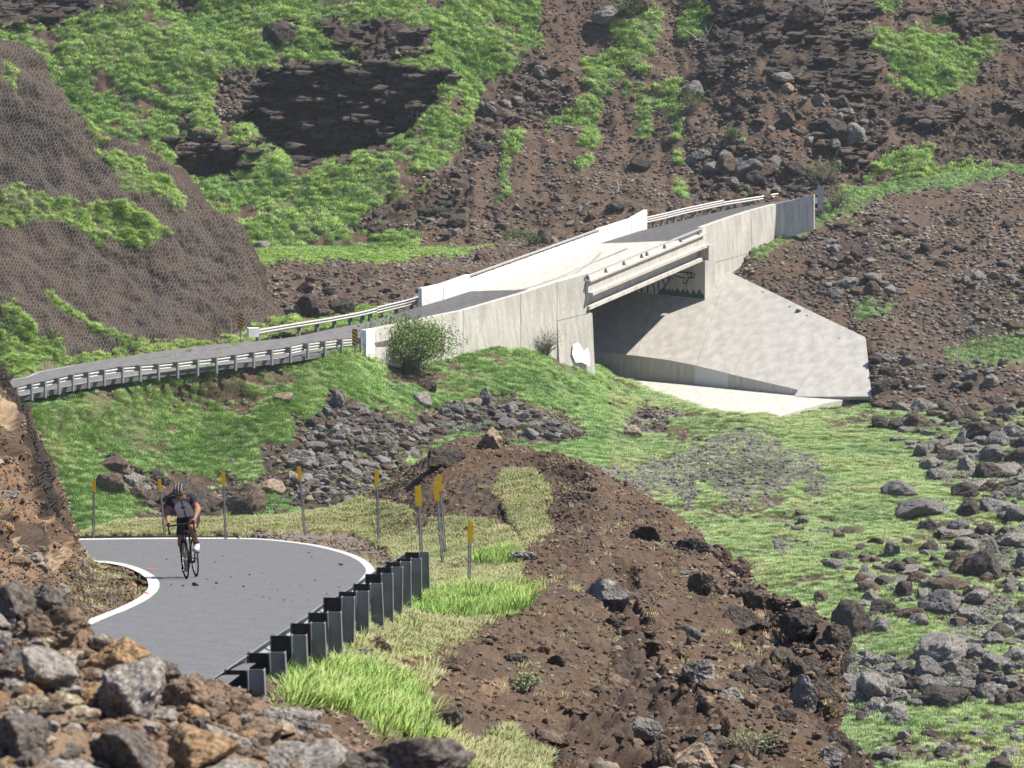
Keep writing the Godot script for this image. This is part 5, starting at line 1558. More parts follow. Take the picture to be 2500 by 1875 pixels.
func rock_mesh(seed_: int, n: int, planes: int, rough: float, pit := 0.0) -> ArrayMesh:
	var r := RandomNumberGenerator.new()
	r.seed = seed_
	var pn := PackedVector3Array()
	var pd := PackedFloat32Array()
	for i in planes:
		pn.append(Vector3(r.randfn(), r.randfn(), r.randfn()).normalized())
		pd.append(r.randf_range(0.48, 0.92))
	var ns := noise(seed_ * 7 + 3, 0.9, 4)
	var nf := noise(seed_ * 7 + 5, 3.2, 3)
	var rad := func(d: Vector3) -> float:
		var m := 0.0
		for i in pn.size():
			var c := d.dot(pn[i])
			if c > 0.05: m += pow(c / pd[i], 30.0)
		m += pow(0.9, 30.0)
		return pow(m, -1.0 / 30.0) * (1.0 + rough * ns.get_noise_3dv(d * 1.3)) + pit * nf.get_noise_3dv(d * 1.2)
	var V := PackedVector3Array()
	var N := PackedVector3Array()
	var I := PackedInt32Array()
	for f in 6:
		var w: Vector3 = [Vector3.RIGHT, Vector3.LEFT, Vector3.UP, Vector3.DOWN, Vector3.BACK, Vector3.FORWARD][f]
		var u := Vector3(w.y, w.z, w.x)
		var v := w.cross(u)
		var base := V.size()
		for i in n + 1:
			for j in n + 1:
				var a := tan((2.0 * i / n - 1.0) * PI / 4.0)
				var b := tan((2.0 * j / n - 1.0) * PI / 4.0)
				var d := (w + u * a + v * b).normalized()
				var e := 0.6 / n
				var t1 := (u - d * d.dot(u)).normalized()
				var t2 := d.cross(t1)
				var p: Vector3 = d * float(rad.call(d))
				var d1 := (d + t1 * e).normalized()
				var d2 := (d + t2 * e).normalized()
				var nn := (d1 * float(rad.call(d1)) - p).cross(d2 * float(rad.call(d2)) - p).normalized()
				V.append(p)
				N.append(nn if nn.dot(d) > 0 else -nn)
		for i in n:
			for j in n:
				var k := base + i * (n + 1) + j
				# u x v = w, so k -> k+1 (v) -> ... runs clockwise seen from outside
				I.append_array(PackedInt32Array([k, k + 1, k + n + 2, k, k + n + 2, k + n + 1]))
	var arr := []
	arr.resize(Mesh.ARRAY_MAX)
	arr[Mesh.ARRAY_VERTEX] = V
	arr[Mesh.ARRAY_NORMAL] = N
	arr[Mesh.ARRAY_INDEX] = I
	var m := ArrayMesh.new()
	m.add_surface_from_arrays(Mesh.PRIMITIVE_TRIANGLES, arr)
	return m

var far_rocks := []
var near_rocks := []

# a stone w x h pixels large whose foot shows at px, py on a sheet
func stone(s: Sheet, px: float, py: float, w: float, h: float, m: Material, label: String, group: String, near := false, called := "boulder", sink := 0.30, at = null) -> void:
	var hit := s.at(px, py) if at == null else [at, Vector3.UP, 0]
	if hit.is_empty(): return
	var p: Vector3 = hit[0]
	var d := -(cb.inverse() * p).z
	var ww := w / F * d * 0.62
	var hh := h / F * d * 0.66
	var o := put(called, near_rocks[rng.randi() % near_rocks.size()] if near else far_rocks[rng.randi() % far_rocks.size()], m)
	var turn := Basis(Vector3.UP, rng.randf() * TAU)
	var tilt := Basis(Vector3(rng.randfn(), rng.randfn() * 0.3, rng.randfn()).normalized(), rng.randf_range(0.0, 0.5))
	o.transform = Transform3D(Basis.from_scale(Vector3(ww, hh, ww * rng.randf_range(0.8, 1.1))) * tilt * turn, p + Vector3.UP * hh * (1.0 - sink * 2.0) - Vector3(0, 0, 1) * 0.0)
	tag(o, label, "rock", group)

func pick(list: Array): return list[rng.randi() % list.size()]

var heap := []   # every stone of the piles: [size in the picture, what stone() needs]

func pile(s: Sheet, outline: PackedVector2Array, n: int, small: float, large: float, mats: Array, label: String, group: String, near := false, called := "stone", power := 2.5, gap := 0.62) -> void:
	var box := Rect2(outline[0], Vector2.ZERO)
	for q in outline: box = box.expand(q)
	var done := []
	for k in n:
		var w := lerpf(small, large, pow(1.0 - float(k) / n, power))
		for tries in 30:
			var q := Vector2(rng.randf_range(box.position.x, box.end.x), rng.randf_range(box.position.y, box.end.y))
			if not Geometry2D.is_point_in_polygon(q, outline): continue
			var clash := false
			for e in done:
				var dd: Vector2 = (q - e[0]) * Vector2(1.0, 1.5)
				if dd.length() < (w + e[1]) * 0.5 * gap:
					clash = true
					break
			if clash: continue
			done.append([q, w])
			heap.append([w, s, q.x, q.y, w * rng.randf_range(0.85, 1.25), w * rng.randf_range(0.55, 0.85), pick(mats), label, group, near, called])
			break

const TONE := {"rock_grey": "light grey", "rock_blue": "bluish grey", "rock_dark": "dark", "rock_brown": "brown", "rock_tan": "tan", "near_grey": "grey", "near_brown": "brown", "near_dark": "dark", "near_ochre": "ochre", "near_pale": "pale"}

func set_piles(most: int) -> void:
	heap.sort_custom(func(a, b): return a[0] > b[0])
	for i in mini(most, heap.size()):
		var h: Array = heap[i]
		stone(h[1], h[2], h[3], h[4], h[5], M[h[6]], TONE[h[6]] + " " + h[7], h[8], h[9], h[10])
	var T: Array[Transform3D] = []
	var C := PackedColorArray()
	for i in range(most, heap.size()):
		var h: Array = heap[i]
		var hit := (h[1] as Sheet).at(h[2], h[3])
		if hit.is_empty(): continue
		var p: Vector3 = hit[0]
		var d := -(cb.inverse() * p).z
		var ww: float = h[4] / F * d * 0.62
		var hh: float = h[5] / F * d * 0.66
		var tilt := Basis(Vector3(rng.randfn(), rng.randfn(), rng.randfn()).normalized(), rng.randf() * TAU)
		T.append(Transform3D(Basis.from_scale(Vector3(ww, hh, ww * rng.randf_range(0.8, 1.1))) * tilt, p + Vector3.UP * hh * 0.4))
		C.append((M[h[6]] as StandardMaterial3D).albedo_color.srgb_to_linear())
	var mm := MultiMesh.new()
	mm.transform_format = MultiMesh.TRANSFORM_3D
	mm.use_colors = true
	mm.mesh = far_rocks[3]
	mm.instance_count = T.size()
	for i in T.size():
		mm.set_instance_transform(i, T[i])
		mm.set_instance_color(i, C[i])
	var o := MultiMeshInstance3D.new()
	o.name = "loose_stones"
	o.multimesh = mm
	o.material_override = M.loose_rock
	add_child(o)
	tag(o, "smaller loose stones among the boulders of the piles and banks", "stones", "", "stuff")

func rocks() -> void:
	for i in 14: far_rocks.append(rock_mesh(200 + i, 12, 8 + i % 5, 0.20, 0.035))
	for i in 14: near_rocks.append(rock_mesh(300 + i, 24, 9 + i % 5, 0.24, 0.04))
	var chip := rock_mesh(400, 3, 9, 0.25)
	var V: Sheet = S.valley
	# ---- loose stones too many to count ----
	strew("scattered_stones", "small brown stones strewn over the dirt slide and banks", "stones", chip, M.stone_bits, [
		[S.hill, {0: 7.0, 7: 6.0, 2: 0.8}, 0.04, 0.26, 1.0, -0.1, 1000, 2600, -60, 640],
		[S.hill, {7: 5.0}, 0.05, 0.30, 1.0, -0.1, 480, 1000, 100, 640],
		[S.bank, {0: 7.0}, 0.04, 0.25, 1.0, -0.1, 560, 1700, 400, 900],
		[S.right, {0: 9.0, 7: 10.0}, 0.04, 0.28, 1.0, -0.1, 1720, 2600, 380, 1000],
		[V, {7: 9.0, 0: 4.0}, 0.04, 0.24, 1.0, -0.1, -60, 2600, 820, 1900]], [Color(0.065, 0.05, 0.042), Color(0.115, 0.088, 0.07), Color(0.16, 0.142, 0.125), Color(0.25, 0.21, 0.17)], 201)
	strew("scree_stones", "flat grey stones of the scree patches in the stream bed", "stones", chip, M.stone_bits, [
		[V, {3: 30.0, 1: 0.10}, 0.07, 0.24, 1.0, -0.1, 1400, 2600, 900, 1950]], [Color(0.085, 0.08, 0.073), Color(0.14, 0.132, 0.122), Color(0.20, 0.188, 0.172)], 202)
	strew("earth_clods", "brown clods and chips over the near mound and rock edge", "stones", chip, M.stone_bits, [
		[S.near, {6: 55.0, 2: 40.0, 12: 60.0, 11: 15.0, 10: 90.0, 4: 4.0}, 0.008, 0.055, 1.0, -0.1, -50, 2250, 1000, 1950],
		[S.near, {6: 0.5, 2: 6.0}, 0.04, 0.13, 1.0, -0.05, -50, 2250, 1000, 1950],
		[S.face, {0: 160.0, 6: 50.0, 12: 90.0, 2: 20.0}, 0.010, 0.055, 1.0, -0.1, -50, 360, 860, 1700],
		[S.rubble, {12: 160.0}, 0.010, 0.05, 1.0, -0.1, -50, 1300, 1380, 1950]], [Color(0.06, 0.043, 0.033), Color(0.105, 0.072, 0.052), Color(0.155, 0.11, 0.08), Color(0.24, 0.20, 0.16)], 203)
	strew("cliff_blocks", "dark broken lava blocks of the cliff ledges", "stones", rock_mesh(401, 5, 10, 0.2), M.stone_bits, [
		[S.hill, {5: 6.0, 2: 2.6}, 0.18, 0.85, 3.0, 0.35, -60, 2600, -60, 640],
		[S.hill, {7: 0.8}, 0.12, 0.7, 1.0, 0.1, -60, 2600, -60, 640]], [Color(0.038, 0.032, 0.028), Color(0.066, 0.053, 0.045), Color(0.10, 0.08, 0.067)], 204)
	# ---- notable boulders: px, foot, width, height, tint, label ----
	var grp := "boulders in the stream bed"
	for q in [
		[2222, 962, 76, 60, "rock_grey", "rounded grey boulder of a touching pair below the right bank"], [2275, 956, 60, 44, "rock_grey", "smooth lighter boulder of a touching pair below the right bank"],
		[2401, 1070, 74, 52, "rock_dark", "dark boulder with small stones heaped against it in the stream bed"], [2255, 1257, 120, 56, "rock_blue", "broad low bluish boulder half sunk in the grass"],
		[2202, 1208, 72, 36, "rock_blue", ""], [2369, 1255, 48, 42, "rock_dark", ""], [2434, 1248, 85, 46, "rock_grey", ""], [2490, 1272, 50, 52, "rock_blue", ""], [2251, 1043, 72, 30, "rock_brown", ""], [2328, 1035, 40, 40, "rock_brown", ""],
		[1958, 1280, 30, 26, "rock_blue", ""], [2410, 1403, 82, 72, "rock_dark", "tall angular dark boulder standing in the stream bed"], [2300, 1497, 82, 56, "rock_blue", ""], [2312, 1437, 80, 40, "rock_brown", ""], [2385, 1474, 66, 36, "rock_grey", ""],
		[2288, 1602, 108, 60, "rock_grey", "largest flat grey boulder in the stream bed"], [2271, 1652, 62, 62, "rock_blue", ""], [2137, 1698, 82, 66, "rock_grey", "pointed grey boulder beside the rocky edge"], [2068, 1678, 56, 44, "rock_grey", ""], [2300, 1712, 108, 50, "rock_dark", "long dark block of rock in the lower stream bed"],
		[2186, 1758, 70, 36, "rock_blue", ""], [2165, 1840, 62, 42, "rock_blue", ""], [2308, 1842, 42, 30, "rock_blue", ""], [2438, 1882, 50, 42, "rock_dark", ""], [2401, 1698, 52, 42, "rock_blue", ""], [2149, 1537, 62, 46, "rock_blue", ""], [2084, 1548, 80, 86, "rock_dark", "dark jagged boulder standing behind the rocky edge"],
		[2243, 1527, 54, 44, "rock_grey", ""], [2157, 1500, 48, 42, "rock_dark", ""], [2365, 1510, 58, 34, "rock_grey", ""], [2483, 1540, 62, 42, "rock_grey", ""], [2434, 1562, 72, 46, "rock_dark", ""], [2040, 1390, 56, 28, "rock_blue", ""], [2055, 1365, 40, 22, "rock_dark", ""], [2215, 1395, 70, 22, "rock_grey", ""], [2330, 1310, 70, 26, "rock_grey", ""], [2470, 1330, 90, 34, "rock_grey", ""], [2005, 1465, 30, 28, "rock_brown", ""],
		[2270, 1350, 36, 22, "rock_blue", ""], [2420, 1125, 70, 40, "rock_blue", ""], [2440, 1160, 90, 44, "rock_grey", ""], [2330, 1110, 60, 30, "rock_grey", ""], [2290, 1165, 50, 30, "rock_blue", ""], [2080, 1300, 50, 20, "rock_brown", ""]]:
		stone(V, q[0], q[1], q[2], q[3], M[q[4]], q[5] if q[5] else {"rock_blue": "bluish grey boulder lying in the grassy stream bed", "rock_grey": "light grey boulder lying in the grassy stream bed", "rock_dark": "dark lava boulder lying in the grassy stream bed", "rock_brown": "brownish boulder lying in the grassy stream bed"}[q[4]], grp)
	grp = "boulders below the far road"
	for q in [[459, 1255, 128, 92, "rock_dark", "big dark boulder behind the cyclist below the grassy slope"], [598, 1262, 84, 96, "rock_brown", "big brown boulder beside the dark one below the grassy slope"], [1048, 948, 40, 42, "rock_brown", "dark brown boulder perched above the grey stone pile"], [1035, 985, 46, 34, "rock_grey", "grey boulder under the perched brown one"], [1155, 985, 40, 30, "rock_tan", "pale tan boulder at the top of the stone pile"], [1185, 985, 26, 38, "rock_blue", "upright blue grey stone beside the pale tan one"], [830, 985, 34, 36, "rock_blue", "lone blue grey boulder at the upper end of the stone pile"], [1240, 1040, 54, 30, "rock_blue", "long bluish slab lying across the stone pile"], [695, 975, 40, 24, "rock_tan", "flat pale slab lying in the grassy slope"], [152, 965, 16, 12, "rock_tan", "small orange stone below the far guardrail"], [280, 1150, 60, 40, "rock_brown", "brown rock sticking out of the grass beside the near face"], [275, 1195, 60, 50, "rock_brown", "brown block of rock low on the grassy slope"], [560, 1130, 18, 16, "rock_grey", "small grey stone above the big boulders"], [1540, 1065, 40, 30, "rock_tan", "tan boulder at the end of the small stone heap"], [520, 1240, 60, 44, "rock_brown", "brown boulder wedged between the two big ones"], [660, 1200, 54, 44, "rock_tan", "tan rock above the big brown boulder"], [330, 1180, 44, 34, "rock_grey", "grey rock with pale face in the grass"], [380, 1225, 54, 44, "rock_brown", "brown rock left of the big dark boulder"], [590, 1290, 40, 40, "rock_brown", "upright brown stone in front of the big boulders"]]:
		stone(V, q[0], q[1], q[2], q[3], M[q[4]], q[5], grp)
	grp = "boulders on the near mound"
	for q in [[1072, 1128, 84, 62, "rock_dark", "large dark boulder on the crest of the brown mound"], [1192, 1092, 50, 50, "rock_tan", "block of rock with pale flat top on the mound crest"], [1226, 1086, 26, 24, "rock_brown", "small brown rock beside the pale topped block"], [1472, 1460, 84, 70, "rock_grey", "big fractured grey rock in the brown slope"], [1500, 1490, 70, 40, "rock_blue", "dark bluish rock below the fractured grey one"], [1280, 1368, 64, 30, "rock_grey", "flat grey rock at the edge of the grass"], [1580, 1320, 60, 40, "rock_dark", "dark hollowed rock on the brown slope"], [1725, 1440, 70, 70, "rock_brown", "split brown rock near the rocky edge"], [1100, 1645, 66, 50, "rock_brown", "red brown block of earth beside the grass"], [1090, 1770, 90, 60, "rock_dark", "broken dark rock beside the tall grass"], [925, 1590, 46, 40, "rock_brown", "brown stone at the foot of a guardrail post"], [893, 1602, 30, 20, "rock_grey", "small pale stone between guardrail posts"], [930, 1640, 46, 24, "rock_grey", "whitish stone in front of the tall grass"], [1000, 1515, 24, 16, "rock_brown", "small reddish stone in the grass by the posts"], [1365, 1610, 46, 40, "rock_dark", "dark rock lump on the brown slope"], [1260, 1610, 50, 30, "rock_dark", "low dark stone on the brown slope"], [1975, 1700, 70, 100, "rock_grey", "tall grey slab leaning at the rocky edge"], [1880, 1640, 100, 70, "rock_dark", "overhanging dark rock at the rocky edge"], [1700, 1660, 70, 60, "rock_grey", "angular grey rock in the broken slope"], [1790, 1700, 60, 40, "rock_grey", "pale grey block in the broken slope"], [2020, 1560, 90, 100, "rock_dark", "big dark bulging rock at the edge above the stream"], [1960, 1530, 100, 80, "rock_dark", "dark rock with brown top beside the bulging one"], [1700, 1870, 110, 90, "rock_tan", "tan faced block at the bottom of the slope"], [1620, 1880, 60, 110, "rock_brown", "upright brown block at the bottom of the slope"], [1850, 1880, 90, 60, "rock_blue", "bluish slab at the bottom of the slope"], [2030, 1870, 60, 50, "rock_grey", "pale grey stone low on the rocky edge"]]:
		stone(S.near, q[0], q[1], q[2], q[3], M[q[4]], q[5], grp, true)
	for q in [[1694, 1345, 96, 84], [1822, 1456, 96, 90], [1850, 1500, 90, 90], [1735, 1440, 76, 84], [1800, 1510, 90, 90], [1905, 1600, 100, 90], [1960, 1640, 90, 110], [2000, 1690, 90, 110], [2060, 1830, 90, 90], [2120, 1870, 80, 70]]:
		stone(S.near, q[0], q[1], q[2], q[3], M.rock_dark, "dark eroded rock in the steep edge of the brown mound", grp, true, "boulder", 0.58)
	grp = "fallen rocks behind the bridge"
	for q in [["bank", 835, 762, 56, 56, "rock_dark", "black lava boulder behind the far guardrail"], ["bank", 760, 765, 60, 50, "rock_dark", "black lava boulder nearest the netted slope"], ["bank", 790, 770, 40, 34, "rock_brown", "brown boulder between two black ones"], ["bank", 715, 765, 40, 24, "rock_grey", "flat grey stone at the foot of the netted slope"], ["bank", 1328, 595, 34, 46, "rock_brown", "upright dark brown boulder behind the bridge railing"], ["bank", 1350, 592, 22, 18, "rock_tan", "orange stone beside the upright boulder"], ["bank", 1172, 638, 34, 34, "rock_brown", "brown boulder on the grass flat behind the bridge"], ["hill", 1112, 552, 42, 26, "rock_dark", "dark boulder at the foot of the scree"], ["hill", 1500, 522, 40, 22, "rock_dark", "dark flat boulder behind the white parapet"], ["hill", 1568, 402, 44, 34, "rock_dark", "round black boulder on the dirt slide"], ["bank", 1068, 700, 60, 34, "rock_brown", "squared brown block behind the white end block"], ["hill", 636, 625, 46, 38, "rock_grey", "grey boulder at the end of the netted slope"], ["hill", 1825, 420, 60, 54, "rock_blue", "large bluish boulder above the road past the bridge"], ["hill", 1775, 400, 40, 46, "rock_brown", "brown upright boulder above the road past the bridge"], ["hill", 1690, 225, 50, 40, "rock_blue", "grey boulder beside the green gully"], ["hill", 2050, 330, 60, 60, "rock_dark", "dark boulder under the cliff"], ["hill", 2090, 335, 46, 44, "rock_grey", "grey boulder next to the dark one under the cliff"], ["hill", 1910, 190, 50, 24, "rock_grey", "pale flat boulder under the cliff"], ["hill", 1925, 215, 24, 20, "rock_tan", "tan stone under the cliff"], ["hill", 1560, 35, 70, 44, "rock_dark", "dark boulder above the round bush"], ["hill", 1480, 55, 60, 40, "rock_grey", "grey boulder at the top of the slide"], ["hill", 680, 100, 60, 60, "rock_dark", "dark boulder in the hillside grass"], ["hill", 1192, 270, 46, 34, "rock_blue", "grey boulder at the edge of the grass band"], ["hill", 1230, 285, 60, 40, "rock_brown", "brown rock at the edge of the grass band"], ["hill", 1140, 385, 22, 12, "rock_tan", "pale flat stone at the edge of the slide"], ["hill", 2050, 395, 32, 22, "rock_tan", "tan block below the cliff"], ["hill", 1960, 60, 70, 60, "rock_dark", "black boulder overhanging the cliff"]]:
		stone(S[q[0]], q[1], q[2], q[3], q[4], M[q[5]], q[6], grp)
	# ---- piles ----
	pile(V, zz(800, 600, [60, 880, 140, 960, 300, 1010, 440, 1070, 560, 1080, 640, 1000, 720, 940, 800, 920, 1000, 930, 1200, 990, 1440, 1080, 1580, 1150, 1400, 1180, 1150, 1150, 1000, 1100, 700, 1130, 560, 1180, 540, 1300, 420, 1400, 120, 1560, -200, 1500, -160, 1200]), 520, 7, 34, ["rock_grey", "rock_grey", "rock_blue", "rock_blue", "rock_dark", "rock_brown"], "stone in the loose pile below the far road", "stones in the pile below the far road", false, "stone", 1.8, 0.48)
	pile(V, zz(0, 600, [640, 1240, 800, 1330, 960, 1370, 1000, 1500, 900, 1620, 760, 1540]), 34, 12, 40, ["rock_brown", "rock_dark", "rock_grey"], "rough stone at the foot of the grassy slope", "stones behind the yellow posts")
	pile(V, zz(0, 600, [1640, 1240, 1800, 1200, 1900, 1400, 1950, 1640, 1640, 1660, 1580, 1500]), 40, 10, 40, ["rock_brown", "rock_grey", "rock_tan"], "stone scattered beside the pile", "stones beside the pile")
	pile(V, zz(800, 600, [1790, 1050, 1880, 980, 2120, 1000, 2150, 1040, 1960, 1100, 1820, 1130]), 46, 8, 22, ["rock_grey", "rock_blue", "rock_dark"], "stone in the small heap near the channel floor", "stones in the small heap")
	pile(V, zz(1600, 600, [1290, 1050, 1500, 980, 2250, 940, 2250, 1560, 1880, 1560, 1640, 1420, 1560, 1240, 1340, 1130]), 240, 8, 56, ["rock_grey", "rock_blue", "rock_dark", "rock_brown"], "stone of the upper stream bed", "stones of the upper stream bed", false, "stone", 3.0)
	pile(V, zz(1600, 1200, [1300, 300, 2250, 140, 2250, 900, 1750, 900, 1500, 800, 1300, 760, 1080, 460]), 260, 8, 52, ["rock_grey", "rock_blue", "rock_dark", "rock_brown"], "stone of the middle stream bed", "stones of the middle stream bed", false, "stone", 3.0)
	pile(V, zz(1600, 1200, [1080, 1000, 1300, 980, 1560, 1040, 1800, 900, 2250, 900, 2250, 1300, 1820, 1260, 1500, 1280, 1260, 1420, 1080, 1300]), 260, 8, 54, ["rock_grey", "rock_blue", "rock_blue", "rock_dark"], "stone of the lower stream bed", "stones of the lower stream bed", false, "stone", 3.0)
	pile(V, zz(1600, 1200, [700, 60, 1300, 60, 1250, 360, 1100, 500, 760, 460, 640, 200]), 40, 8, 28, ["rock_grey", "rock_blue", "rock_brown"], "small stone lying in the green meadow", "stones in the meadow")
	pile(V, zz(1600, 1200, [1300, 1400, 2250, 1300, 2250, 1650, 1400, 1650]), 60, 8, 40, ["rock_grey", "rock_blue", "rock_dark"], "stone lying in the grass downstream", "stones downstream")
	pile(S.right, zz(1600, 600, [880, 80, 1200, 40, 1500, 260, 1440, 330, 1180, 330, 1000, 280]), 60, 9, 38, ["rock_brown", "rock_brown", "rock_dark", "rock_grey"], "stone heaped above the paved slope", "stones above the paved slope")
	pile(S.right, zz(1600, 0, [940, 1500, 1200, 1300, 1500, 1290, 2200, 1200, 2200, 1650, 1000, 1660]), 90, 8, 34, ["rock_brown", "rock_dark", "rock_grey"], "stone scattered on the right bank", "stones on the right bank", false, "stone", 3.0)
	pile(S.right, zz(1600, 600, [1800, 200, 2250, 150, 2250, 560, 1900, 560, 1820, 420]), 80, 8, 30, ["rock_dark", "rock_grey", "rock_brown"], "stone in the scree of the right bank", "scree stones of the right bank")
	pile(S.right, zz(1600, 600, [1290, 640, 1700, 700, 2200, 700, 2200, 820, 1700, 860, 1290, 880]), 50, 9, 40, ["rock_grey", "rock_dark", "rock_blue"], "stone at the foot of the right bank", "stones at the foot of the right bank")
	pile(S.hill, zz(1600, 0, [180, 960, 400, 880, 620, 900, 760, 960, 1080, 1060, 1060, 1130, 700, 1170, 300, 1190, 200, 1120]), 90, 8, 40, ["rock_dark", "rock_brown", "rock_brown", "rock_grey"], "rough stone heaped above the road past the bridge", "stones heaped past the bridge")
	pile(S.hill, zz(1600, 0, [360, 600, 1000, 560, 1400, 620, 1500, 800, 1000, 880, 640, 760]), 60, 8, 36, ["rock_dark", "rock_brown", "rock_grey"], "stone lodged below the dark cliff", "stones below the cliff")
	pile(S.hill, zz(800, 0, [500, 1200, 760, 1050, 840, 1200, 1500, 1200, 1800, 1260, 1500, 1450, 1200, 1480, 600, 1480]), 110, 6, 26, ["rock_brown", "rock_brown", "rock_grey", "rock_dark"], "stone in the scree behind the bridge", "scree stones behind the bridge", false, "stone", 3.0)
	pile(S.hill, zz(800, 0, [820, 820, 940, 560, 1240, 320, 1440, 420, 1480, 600, 1200, 760, 1000, 900, 860, 980]), 60, 8, 36, ["rock_dark", "rock_brown", "rock_brown", "rock_grey"], "rough rock at the broken edge of the slide", "rocks at the edge of the slide")
	pile(S.bank, zz(800, 600, [-400, 160, 400, 160, 400, 300, 0, 400, -400, 420]), 40, 8, 30, ["rock_dark", "rock_brown", "rock_grey"], "stone in the earth bank behind the guardrail", "stones in the earth bank")
	pile(S.near, zz(1600, 1200, [-250, 560, 400, 900, 700, 1100, 1250, 1500, 1450, 1700, -700, 1700, -600, 1400, -300, 1100]), 110, 10, 70, ["rock_dark", "rock_dark", "rock_brown", "rock_brown", "rock_brown", "rock_blue"], "rough rock of the broken slope below the mound", "rocks of the broken slope", true, "stone", 2.2)
	pile(S.near, zz(800, 600, [500, 1700, 900, 1300, 1240, 1180, 1700, 1400, 2200, 1700, 2500, 2100, 2600, 2500, 1800, 2300, 1400, 2400, 900, 2400, 1300, 2000, 1200, 1750]), 70, 6, 26, ["rock_brown", "rock_brown", "rock_dark", "rock_grey"], "small stone on the brown mound", "stones on the brown mound", true, "stone", 3.5)
	pile(S.face, zz(0, 1200, [100, 260, 400, 340, 560, 420, 860, 500, 860, 620, 560, 720, 200, 620]), 80, 5, 26, ["near_brown", "near_grey", "near_ochre", "near_dark"], "small rock of the talus below the near face", "talus rocks inside the bend", true, "stone", 2.5)
	pile(S.face, poly([-40, 1080, 40, 1120, 90, 1200, 140, 1300, 150, 1400, -40, 1400]), 16, 14, 60, ["near_brown", "near_grey", "near_dark", "near_ochre"], "rough rock bulging from the near rock face", "rocks in the near face", true, "stone", 2.0)
	# ---- rubble in front ----
	grp = "rubble rocks in the foreground"
	var front := [
		[112, 1670, 140, 118, "near_grey", "big rounded grey rock standing out of the rubble"], [115, 1472, 104, 74, "near_dark", "dark squared rock on top of the rubble"], [150, 1548, 150, 88, "near_brown", "broad grey brown rock above the big rounded one"], [292, 1642, 140, 108, "near_ochre", "crumbly orange lump on the crest of the rubble"], [325, 1745, 190, 140, "near_grey", "large grey boulder in the middle of the rubble"], [455, 1735, 110, 96, "near_brown", "brown rock right of the large grey boulder"], [560, 1730, 104, 84, "near_brown", "brown rock at the end of the guardrail"], [715, 1790, 118, 84, "near_grey", "grey pitted rock beside the tall grass"], [318, 1872, 150, 118, "near_dark", "dark rounded rock with pale sunlit top"], [60, 1838, 140, 106, "near_dark", "dark rock at the corner of the rubble"], [90, 1832, 84, 46, "near_pale", "pale smooth stone in the rubble"], [186, 1760, 88, 36, "near_pale", "flat tan stone in the rubble"], [80, 1548, 64, 30, "near_grey", "flat light grey stone on the rubble slope"], [527, 1678, 50, 50, "near_pale", "pale orange spike of rock by the rail end"], [485, 1880, 170, 96, "near_ochre", "ochre rock at the bottom of the rubble"], [560, 1895, 200, 60, "near_grey", "low grey rock at the bottom of the rubble"], [745, 1890, 180, 100, "near_grey", "bluish grey rock at the bottom of the rubble"], [860, 1800, 110, 70, "near_dark", "dark rock at the top of the long boulder"], [1000, 1915, 330, 150, "near_dark", "long weathered grey boulder at the right end of the rubble"], [1130, 1930, 130, 80, "near_dark", "dark end of the long boulder"], [180, 1885, 170, 70, "near_grey", "wide grey rock at the bottom of the rubble"], [40, 1500, 110, 90, "near_dark", "dark rock at the upper corner of the rubble"], [30, 1640, 90, 90, "near_dark", "dark rock beside the big rounded grey one"], [400, 1660, 70, 60, "near_dark", "dark rock on the crest of the rubble"], [640, 1800, 90, 60, "near_brown", "brown rock in the lower rubble"], [250, 1580, 60, 46, "near_grey", "grey stone on the crest of the rubble"]]
	for q in front: stone(S.rubble, q[0], q[1], q[2], q[3], M[q[4]], q[5], grp, true, "boulder", 0.22)
	pile(S.rubble, poly([-30, 1480, 110, 1470, 200, 1540, 330, 1610, 420, 1665, 540, 1695, 640, 1735, 800, 1795, 1000, 1860, 1100, 1900, -30, 1900]), 330, 14, 72, ["near_grey", "near_brown", "near_brown", "near_dark", "near_ochre", "near_grey", "near_pale"], "rough rock packed in the foreground rubble", grp, true, "stone", 1.6, 0.5)
	set_piles(340)
	# ---- stones on the tarmac ----
	for i in 34:
		var y := 1345.0 + pow(rng.randf(), 0.7) * 130.0
		var x := rng.randf_range(390, 860) - (y - 1345.0) * 0.3
		if i < 6:
			x = [447, 476, 530, 595, 832, 610][i]
			y = [1436, 1435, 1430, 1438, 1384, 1409][i]
		var w: float = [8.0, 14, 9, 6, 10, 5][i] if i < 6 else rng.randf_range(2.0, 5.0)
		stone(S.near, x, y, w, w * 0.7, M[pick(["near_dark", "near_brown"])], "small loose stone lying on the tarmac of the bend", "loose stones on the tarmac", true, "pebble", 0.1, pt(x, y, road_d(y)) + Vector3.UP * 0.03)

